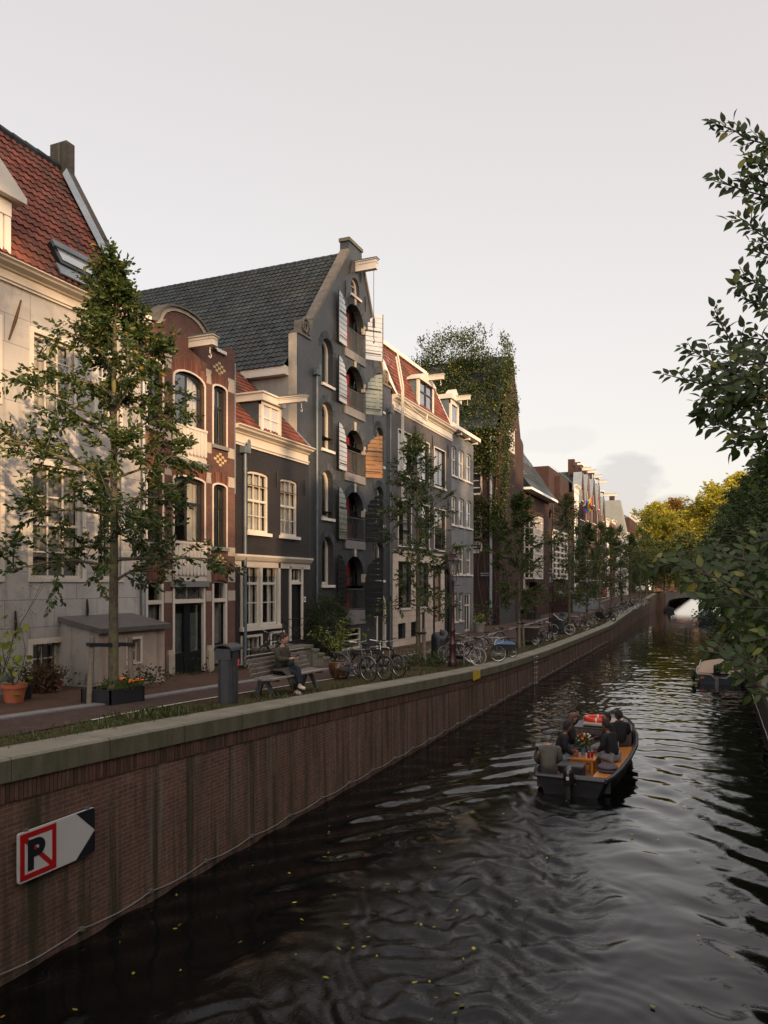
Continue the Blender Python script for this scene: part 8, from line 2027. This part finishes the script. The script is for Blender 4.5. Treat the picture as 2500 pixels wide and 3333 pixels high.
    if bun: mb = MB(); mb.ball(tuple(hc - f * .085 + u * .105), .045, 12, 8); mb.build('hair_bun', hm_, o, world=False, smooth=True)
    if long_hair:
        mb = MB(); mb.tube([hc - f * .05 + u * .03, hc - f * .095 - u * .1, hc - f * .10 - u * .26, hc - f * .07 - u * .42], [.075, .085, .075, .02], 12, flat=1.25); mb.build('long_hair', hm_, o, world=False, smooth=True)
    if hat == 'flat':
        mb = MB(); c = hc + u * .07 + f * .01; prof = [(.10, 0), (.118, .012), (.120, .035), (.095, .06), (.03, .072), (.001, .073)]; mb.lathe(prof, tuple(c), 18, 1.08, .95); mb.obox(c + f * .115 + u * .01, f, l, u, .035, .06, .006); mb.build('flat_cap', cm((.045, .055, .07), 'cap'), o, world=False, smooth=True)
    if hat == 'cap':
        mb = MB(); c = hc + u * .055; mb.lathe([(.098, 0), (.104, .02), (.092, .055), (.05, .08), (.001, .088)], tuple(c), 18, 1.08, .9); mb.obox(c + f * .13 + u * .012, f, l, u, .05, .055, .005); mb.build('cap', cm((.16, .07, .07), 'cap'), o, world=False, smooth=True)
    if glasses:
        mb = MB()
        for sg in (-1, 1): mb.ring(tuple(hc + f * .099 + l * sg * .033 + u * .012), tuple(f), .022, .0025, 14, 4)
        mb.build('glasses', BLACKM, o, world=False)
    if collar: mb = MB(); mb.ring(tuple(nek2 + V3((0, 0, -.03))), (0.2, 0, 1), .062, .03, 16, 8); mb.build('scarf', cm(collar, 'scarf'), o, world=False, smooth=True)
    if 'sloop' in label or 'bench' in label and pos[0] > -5 or 'cap' in label: o.scale = (1.1, 1.1, 1.07)
    return o, A, hc
# woman on the bench
t_ = (927 - 857) / (999 - 857); wp = g0_ = ground_at(857, 2264).lerp(ground_at(999, 2244), .50)
wy = ground_at(857, 2264).lerp(ground_at(999, 2244), .36)
f_ = Vector((cos(bang), sin(bang), 0)); wpos = wy + f_ * .03
wom, WA, whc = person('young woman in an olive coat sitting on the bench looking at her phone', (wpos.x, wpos.y, wpos.z), bang + .05, 'light', (.055, .048, .032), (.012, .016, .026), (.62, .58, .52), (.055, .025, .015), None, .05, -.42, 'phone', 'crossed', .02, bun=True, seat=.44, coat=True)
c_ = (WA[1][1] + WA[-1][1]) / 2 + Vector((.11, 0, .05)); ph = empty('mobile_phone', (wpos.x, wpos.y, wpos.z), bang + .05); tag(ph, "mobile phone held in the seated woman's hands", 'phone')
mb = MB(); mb.obox(tuple(c_), Vector((.7, 0, .7)).normalized(), (0, 1, 0), Vector((-.7, 0, .7)).normalized(), .075, .036, .004); mb.build('phone', BLACKM, ph, world=False); mb = MB(); mb.obox(tuple(c_ + Vector((-.0035, 0, .0035))), Vector((.7, 0, .7)).normalized(), (0, 1, 0), Vector((-.7, 0, .7)).normalized(), .070, .033, .002); mb.build('screen', M('phone_glass', (.35, .36, .38), .1, .02, 1, 0), ph, world=False)
bg = empty('handbag', (wpos.x, wpos.y, wpos.z), bang + .05); tag(bg, "dark green handbag on the seated woman's lap", 'handbag')
mb = MB(); mb.ball((.20, .02, .68), .13, 14, 10, .8, 1.0, .7); mb.build('bag', M('green_bag', (.012, .026, .024), .6, .2, 6, .2), bg, world=False, smooth=True); mb = MB(); mb.ring((.24, .0, .80), (0, 1, .2), .05, .006, 16, 5); mb.build('handle', BLACKM, bg, world=False)
# ------------------------------------------------------------------ open sloop with six people
bt = empty('open_sloop', (BX, BY, -.07), -.02); tag(bt, 'black open wooden sloop with orange benches carrying six people down the canal', 'boat')
ZB = .52
SEC = [(0.0, .74, .56, .46), (.45, .84, .68, .46), (1.2, .92, .78, .47), (2.4, .98, .84, .49), (3.8, .98, .82, .53), (5.0, .86, .62, .60), (5.9, .60, .34, .70), (6.5, .28, .10, .80), (6.85, .03, .02, .88)]   # y, half width at gunwale, at waterline, gunwale height
mb = MB(); vs, fs = [], []
for y, w, wl, z in SEC: vs += [(-w, y - .0, z), (-wl, y + .06, .02), (-wl * .7, y + .1, -.22), (wl * .7, y + .1, -.22), (wl, y + .06, .02), (w, y, z)]
for i in range(len(SEC) - 1):
    for k in range(5): a = i * 6 + k; fs.append((a, a + 1, a + 7, a + 6))
fs.append((0, 5, 4, 3, 2, 1)); mb.add(vs, fs)
TAR = M('tarred_hull', (.014, .014, .016), .42, .5, 5, .4, 0, .6); mb.build('hull', TAR, bt, world=False)
mb = MB(); ins, f2 = [], []
for y, w, wl, z in SEC[:7]: ins += [(-w + .06, y + .1, z - .02), (-wl + .06, y + .1, .14), (wl - .06, y + .1, .14), (w - .06, y + .1, z - .02)]
for i in range(6):
    for k in range(3): a = i * 4 + k; f2.append((a, a + 1, a + 5, a + 4))
mb.add(ins, f2); mb.build('inner_lining', M('orange_varnished_wood', (.33, .125, .028), .38, .18, 3, .1), bt, world=False)
mb = MB(); pl = [(-w - .01, y, z + .02) for y, w, wl, z in SEC]; pr = [(w + .01, y, z + .02) for y, w, wl, z in SEC]; mb.tube(pl, .055, 8); mb.tube(pr, .055, 8); mb.tube([pl[0], pr[0]], .05, 8); mb.build('rubbing_strake', M('black_rubber_rail', (.022, .022, .025), .4, .3, 6, .2, 0, .6), bt, world=False, smooth=True)
mb = MB(); mb.add([(-.74, 0, .47), (.74, 0, .47), (.82, .38, .47), (-.82, .38, .47), (-.82, .38, .12), (.82, .38, .12)], [(0, 1, 2, 3), (3, 2, 5, 4)]); mb.box(-.02, .0, .0, .38, .471, .476); mb.build('stern_deck', M('worn_black_deck', (.045, .045, .048), .55, .4, 5, .3), bt, world=False)
OW = M('orange_bench_wood', (.46, .17, .03), .35, .15, 3, .08)
for sg in (-1, 1):
    mb = MB(); n0 = .4; mb.add([(sg * .38, n0, .40), (sg * .84, n0, .40), (sg * .92, 1.8, .41), (sg * .92, 4.2, .43), (sg * .45, 4.2, .43), (sg * .42, 1.8, .41)], [(0, 1, 2, 3, 4, 5)]); mb.add([(sg * .38, n0, .40), (sg * .42, 1.8, .41), (sg * .45, 4.2, .43), (sg * .45, 4.2, .14), (sg * .42, 1.8, .14), (sg * .38, n0, .14)], [(0, 1, 4, 5), (1, 2, 3, 4)]); mb.build('side_bench', OW, bt, world=False)
mb = MB(); top = [(-.84, 4.35, .80), (.84, 4.35, .80), (.80, 5.0, .86), (.56, 5.8, .88), (.2, 6.5, .90), (-.2, 6.5, .90), (-.56, 5.8, .88), (-.80, 5.0, .86)]; nT = len(top)
mb.add(top + [(x * 1.02, y, .5) for x, y, z in top], [tuple(range(nT))] + [(i, (i + 1) % nT, nT + (i + 1) % nT, nT + i) for i in range(1, nT)]); mb.build('foredeck', M('grey_black_deck', (.075, .075, .08), .45, .35, 4, .2), bt, world=False)
mb = MB(); mb.tube([Vector(p) + Vector((0, 0, .01)) for p in top[1:]] + [top[0], top[1]], .03, 6); mb.build('deck_edge', BLACKM, bt, world=False)
mb = MB(); mb.box(-.5, .45, 4.5, 5.7, .86, .91); mb.build('hatch', M('pale_ply_hatch', (.36, .30, .24), .5, .15, 3, .1), bt, world=False)
mb = MB()
for k in range(12): mb.box(-.82 + k * .137, -.82 + k * .137 + .128, 4.32, 4.35, .14, .79)
mb.build('plank_bulkhead', M('weathered_dark_planks', (.10, .075, .062), .7, .4, 6, .4), bt, world=False); mb = MB(); mb.box(-.35, .2, 4.29, 4.32, .60, .66); mb.build('bulkhead_handle', BLACKM, bt, world=False)
# outboard engine
mb = MB(); en = empty('outboard_engine', (BX + .0, BY - .12, -.07)); tag(en, 'black outboard engine on the stern of the open sloop', 'outboard engine')
mb.lathe([(.10, .36), (.125, .42), (.135, .62), (.12, .70), (.07, .76), (.03, .78)], (0, 0, 0), 14, .95, 1.25); mb.build('cowl', GB, en, world=False, smooth=True)
mb = MB(); mb.box(-.045, .045, -.08, .06, -.35, .38); mb.box(-.17, .17, .02, .14, .34, .40); mb.tube([(0, .1, .45), (-.1, .55, .50)], .02, 6); mb.build('leg', BLACKM, en, world=False)
mb = MB(); mb.box(-.028, .028, -.176, -.170, .50, .57); tag(mb.build('badge', WHITE, en, world=False)); text_mesh('6', .05, BLACKM, (0, -.178, .535), [c for c in COL.objects if c.name.startswith('badge')][0], rotz=0)
def inboat(x, y, z=0): return (BX + x, BY + y, z - .07)
lr = empty('life_ring', inboat(-.1, 5.1, .955)); tag(lr, 'red life ring with white bands lying on the sloop foredeck', 'life ring')
mb = MB(); mb.ring((0, 0, .0), (0, 0, 1), .30, .075, 40, 10); mb.build('ring', M('life_ring_red', (.62, .035, .012), .4, .06, 4, 0), lr, world=False, smooth=True)
for k in range(4):
    a = k * pi / 2 + .05; c = Vector((cos(a) * .30, sin(a) * .30, 0)); mb = MB(); mb.ring(tuple(c), (-sin(a), cos(a), 0), .077, .0045, 16, 4)
    for q_ in range(-3, 4): mb.ring(tuple(c + Vector((-sin(a), cos(a), 0)) * q_ * .007), (-sin(a), cos(a), 0), .077, .005, 18, 4)
    mb.build('band', WHITE, lr, world=False)
tb = empty('boat_table', inboat(-.02, 1.95, .14)); tag(tb, 'orange wooden table with drinks and flowers in the middle of the sloop', 'table')
mb = MB(); mb.box(-.30, .34, -.38, .38, .40, .43); mb.box(-.26, .30, -.34, .34, .34, .40); mb.build('tabletop', OW, tb, world=False)
for a in ((-.26, -.34), (.24, -.34), (-.26, .28), (.24, .28)): mb = MB(); mb.box(a[0], a[0] + .06, a[1], a[1] + .06, 0, .34); mb.build('leg', OW, tb, world=False)
zt = .14 + .43
vz = empty('flower_vase', inboat(-.02, 2.05, zt)); tag(vz, 'blue vase with red, orange and white flowers on the boat table', 'vase')
mb = MB(); mb.lathe([(.045, 0), (.06, .08), (.05, .18), (.055, .2)], n=14); mb.build('vase', M('blue_vase', (.12, .22, .35), .2, .1, 4, 0), vz, world=False, smooth=True)
rs = random.Random(3); P, D = [], []
for _ in range(160): v = rv(rs, .09); P.append(Vector((v.x, v.y, .30 + v.z * .8))); D.append(rv(rs, 1))
leaves('foliage', P, D, .09, LEAFR, vz)
for nm, c, pts in (('red_bloom', (.35, .01, .02), [(-.02, -.03, .42), (.05, -.09, .37), (-.09, .02, .47)]), ('orange_bloom', (.6, .18, .03), [(-.01, -.1, .41), (.02, .05, .46)]), ('white_bloom', (.62, .58, .48), [(-.15, -.03, .39), (-.13, .06, .45), (.14, -.06, .45), (.17, .02, .38), (.10, .08, .5), (.17, -.09, .50), (-.10, -.11, .37), (.03, -.02, .52)])):
    mb = MB()
    for p_ in pts: mb.ball(p_, .042 if nm != 'white_bloom' else .030, 8, 6, .8)
    mb.build(nm, M(nm, c, .7, .15, 20, .3), vz, world=False, smooth=True)
for i, (dx, dy, c, lb) in enumerate(((-.17, -.12, (.45, .05, .06), 'red and silver drink can at the left of the boat table'), (-.11, -.16, (.42, .10, .10), 'second drink can beside the vase on the boat table'), (.17, -.18, (.35, .008, .01), 'tall red can at the right of the boat table'), (.24, -.12, (.38, .01, .012), 'red can at the right edge of the boat table'))):
    cn = empty('drink_can', inboat(-.02 + dx, 1.95 + dy, zt)); tag(cn, lb, 'drink can', 'drink cans on the boat table'); mb = MB(); mb.lathe([(.026, 0), (.033, .01), (.033, .145), (.026, .158)], n=14); mb.build('can', M('can_%d' % i, c, .3, .15, 9, 0, .3), cn, world=False, smooth=True); mb = MB(); mb.lathe([(.026, .158), (.024, .161)], n=14); mb.build('lid', STEEL, cn, world=False)
bw = empty('snack_bowl', inboat(-.22, 1.72, zt)); tag(bw, 'bowl of orange snacks at the near left corner of the boat table', 'bowl'); mb = MB(); mb.lathe([(.04, 0), (.07, .04), (.065, .042), (.01, .02)], n=16); mb.build('bowl', M('clear_bowl', (.3, .15, .08), .2, .1, 3, 0), bw, world=False, smooth=True); mb = MB(); mb.lathe([(.06, .03), (.03, .055), (.001, .06)], n=14); mb.build('snacks', M('orange_snack', (.6, .2, .04), .7, .2, 30, .3), bw, world=False)
bx_ = empty('black_cool_box', inboat(-.12, 1.05, .14)); tag(bx_, 'black box before the boat table with a cap lying on it', 'box'); mb = MB(); mb.box(-.33, .27, -.22, .22, 0, .38); mb.build('box', TARP, bx_, world=False); mb = MB(); mb.box(-.34, .28, -.23, .23, .38, .41); mb.build('lid', M('grey_lid', (.07, .07, .075), .5, .1, 3, 0), bx_, world=False)
cu = empty('seat_cushion', inboat(.66, 1.25, .41)); tag(cu, 'purple grey cushion on the right bench of the sloop', 'cushion'); mb = MB()
for zz in (0, .075): mb.lathe([(.15, .0), (.21, .015), (.22, .04), (.2, .065), (.1, .078), (.001, .08)], (0, 0, zz), 20, 1.05, 1.15)
mb.build('cushion', M('mauve_cushion', (.075, .065, .085), .9, .15, 6, .3), cu, world=False, smooth=True)
BK = (.010, .010, .012)
z0 = .0
person('older man in grey brown jacket and flat cap at the stern of the sloop', inboat(-.52, .30, z0), pi / 2 + .35, 'light', (.10, .088, .075), (.03, .03, .03), (.05, .05, .05), (.2, .19, .18), 'flat', .0, -.02, 'lap', 'normal', .10, seat=.40)
person('person in black jacket and blue jeans just ahead of the flat capped man', inboat(-.56, 1.75, z0), .30, 'brown', BK, (.17, .25, .32), (.5, .48, .45), (.02, .015, .012), None, .5, -.1, 'lap', 'normal', .22, seat=.42)
person('long haired woman with a faded red cap holding her raised hand to her head', inboat(-.52, 2.95, z0), .35, 'light', BK, (.09, .11, .14), (.04, .04, .04), (.09, .06, .045), 'cap', .3, .0, 'head', 'normal', .05, seat=.43, long_hair=True)
person('man with curly dark hair and glasses looking back, seated on the right bench', inboat(.52, 3.3, z0), pi - .2, 'brown', BK, (.28, .28, .30), (.3, .3, .3), (.015, .012, .01), None, .75, -.05, 'forward', 'normal', .12, seat=.43, glasses=True)
person('person in black hooded jacket and grey trousers on the right bench with back turned', inboat(.66, 2.25, z0), pi - .45, 'brown', BK, (.20, .21, .23), (.35, .35, .36), (.02, .015, .012), None, -.3, -.25, 'lap', 'normal', .20, seat=.42)
person('person in black coat with dark red scarf at the far right of the sloop', inboat(.62, 4.15, z0), pi / 2 + .5, 'dark', BK, (.03, .03, .035), (.05, .05, .05), (.02, .018, .018), None, .5, -.05, 'lap', 'normal', .05, seat=.38, collar=(.08, .012, .02))
# ------------------------------------------------------------------ moored boats on the right
def hull(o, secs, mat, name='hull'):
    mb = MB(); vs, fs = [], []
    for y, w, wl, z in secs: vs += [(-w, y, z), (-wl, y + .03, .0), (0, y + .03, -.25), (wl, y + .03, .0), (w, y, z)]
    for i in range(len(secs) - 1):
        for k in range(4): a = i * 5 + k; fs.append((a, a + 1, a + 6, a + 5))
    fs.append((0, 4, 3, 2, 1)); mb.add(vs, fs); mb.build(name, mat, o, world=False, smooth=False)
p = on_z(2345, 2228, 0)
o = empty('moored_motorboat', (p.x, p.y, 0), .0); tag(o, 'dark blue hulled motorboat with a cream cover and black outboard, moored at the right quay', 'boat')
S2 = [(0, .98, .85, .45), (1, 1.05, .92, .48), (2.5, 1.02, .88, .55), (3.6, .75, .55, .62), (4.4, .35, .2, .7), (4.8, .03, .02, .74)]
hull(o, S2, M('dark_blue_hull', (.03, .042, .06), .35, .2, 2, 0))
mb = MB(); mb.tube([(-w, y, z) for y, w, wl, z in S2] + [(w, y, z) for y, w, wl, z in S2[::-1]], .04, 6); mb.tube([(-.98, 0, .45), (-.4, 0, .44), (-.25, 0, .30), (.25, 0, .30), (.4, 0, .44), (.98, 0, .45)], .045, 6); mb.build('gunwale', M('cream_trim', (.42, .35, .29), .5, .1, 3, 0), o, world=False)
mb = MB(); vs, fs = [], []
CS = [(.15, .95, .50, .50), (.5, 1.0, .5, .75), (1.3, 1.03, .5, .98), (2.4, 1.0, .55, .95), (3.5, .74, .62, .85), (4.6, .2, .72, .78)]
for y, w, z, zt2 in CS:
    for k in range(9): a = pi * k / 8; vs.append((-w * cos(a), y, z + (zt2 - z) * sin(a) ** .8))
for i in range(len(CS) - 1):
    for k in range(8): a = i * 9 + k; fs.append((a, a + 1, a + 10, a + 9))
mb.add(vs, fs); mb.build('cover', M('cream_boat_cover', (.46, .34, .25), .7, .12, 2, .2), o, world=False, smooth=True)
mb = MB(); mb.lathe([(.10, 0), (.17, .06), (.18, .35), (.14, .5), (.03, .56)], (-.15, -.15, .42), 12, .9, 1.2); mb.box(-.23, -.07, -.2, -.06, -.2, .45); mb.build('outboard_motor', GB, o, world=False)
mb = MB()
for sg in (-1, 1): mb.tube([(sg * 1.0, .9, .55), (sg * .85, 1.5, 1.0), (sg * .5, 2.6, 1.18)], .016, 5)
mb.build('handrail', CHROME, o, world=False)
mb = MB(); mb.box(-.86, -.70, -.035, -.015, .24, .34); mb.build('red_sticker', M('pinkish_red', (.5, .12, .12), .5, .05, 3, 0), o, world=False)
mb = MB(); mb.tube([(-1.12, .1, .55), (-1.18, .1, .3), (-1.14, .1, .12)], [.05, .11, .05], 8); mb.build('fender', TARP, o, world=False)
p = on_z(2305, 2028, 0); o = empty('covered_boat', (p.x, p.y, 0), 0); tag(o, 'boat under a dark green tarpaulin moored farther down the right quay', 'boat')
S3 = [(0, 1.1, .9, .5), (1.2, 1.25, 1.05, .52), (3, 1.2, 1.0, .6), (4.6, .7, .5, .75), (5.6, .05, .03, .9)]; hull(o, S3, M('black_green_hull', (.014, .02, .02), .4, .2, 2, 0))
mb = MB(); vs, fs = [], []
for y, w, wl, z in S3:
    for k in range(9): a = -1 + k / 4; vs.append((w * 1.04 * a, y, z + .02 + (1 - abs(a) ** 1.6) * .85 * (1 if 0 < y < 5 else .55) + .03 * sin(k * 3 + y)))
for i in range(len(S3) - 1):
    for k in range(8): a = i * 9 + k; fs.append((a, a + 1, a + 10, a + 9))
fs.append(tuple(range(9))); mb.add(vs, fs); mb.build('tarpaulin', M('dark_green_tarp', (.035, .075, .07), .5, .3, 2, .3), o, world=False, smooth=True)
o = empty('small_dark_boat', (-6.6, 137, 0), .1); tag(o, 'small dark boat moored in front of the far bridge', 'boat'); hull(o, [(a_ * 1, b_ * .7, c_ * .7, d_ * .9) for a_, b_, c_, d_ in S3], TARP); mb = MB(); mb.add([(-.7, .2, .47), (.7, .2, .47), (.75, 3, .5), (-.75, 3, .5), (0, .2, .8), (0, 3, .85)], [(0, 4, 5, 3), (4, 1, 2, 5), (0, 1, 4)]); mb.build('cover', TARP, o, world=False)
# ------------------------------------------------------------------ pieces that stand apart become parts of their own
def split_apart(o, gap=.04, most=60):
    me = o.data; n = len(me.vertices); par = list(range(n))
    def find(a):
        while par[a] != a: par[a] = par[par[a]]; a = par[a]
        return a
    for e in me.edges:
        a, b = find(e.vertices[0]), find(e.vertices[1])
        if a != b: par[a] = b
    isl = {}
    for v in me.vertices: isl.setdefault(find(v.index), []).append(v.index)
    box = {k: [min(me.vertices[i].co[c] for i in L) for c in range(3)] + [max(me.vertices[i].co[c] for i in L) for c in range(3)] for k, L in isl.items()}
    ks = list(isl); cl = {k: k for k in ks}
    def cf(a):
        while cl[a] != a: a = cl[a]
        return a
    for i, a in enumerate(ks):
        A = box[a]
        for b in ks[i + 1:]:
            B = box[b]
            if all(A[c] - gap < B[c + 3] and B[c] - gap < A[c + 3] for c in range(3)):
                x, y = cf(a), cf(b)
                if x != y: cl[x] = y
    groups = {}
    for k in ks: groups.setdefault(cf(k), set()).update(isl[k])
    if not 1 < len(groups) <= most: return
    rn = [0.0] * len(me.polygons); me.attributes['rnd'].data.foreach_get('value', rn); vg = {i: g for g, s in groups.items() for i in s}
    smooth = me.polygons[0].use_smooth; first = True
    for g, s in groups.items():
        mb = MB(); idx = {}; 
        for p in me.polygons:
            if vg[p.vertices[0]] != g: continue
            for i in p.vertices:
                if i not in idx: idx[i] = len(mb.v); mb.v.append(tuple(me.vertices[i].co))
            mb.f.append(tuple(idx[i] for i in p.vertices)); mb.m.append(p.material_index); mb.r.append(rn[p.index])
        q_ = mb.build(o.name.split('.')[0], list(me.materials), None, smooth)
        if first: o.data = q_.data; bpy.data.objects.remove(q_); first = False
        else: q_.parent = o.parent; q_.location = o.location
SPLIT = set('''stone_blocks gable_coping volute stone_bollards balcony_railing wall_anchors zinc_verge tower porch_walls dormer_cheeks parapet_cap pale_brick_diamonds door_posts windows panes flue_pipes
rail red_frame_and_bar eyes shoes grips side_walls stone_trim stair_flight gable_trim hood_posts hood_sides fixing_brackets railing clips stringers treads canopy_hoops handrail red_bloom orange_bloom white_bloom pedals hatch window_grid brackets clips flowers mudguards brick_arches'''.split())
for o in [o for o in COL.objects if o.type == 'MESH' and o.name.split('.')[0] in SPLIT and len(o.data.vertices) < 6000 and 'rnd' in o.data.attributes and not o.children]:
    if o.data.users == 1: split_apart(o)
bpy.context.view_layer.update()
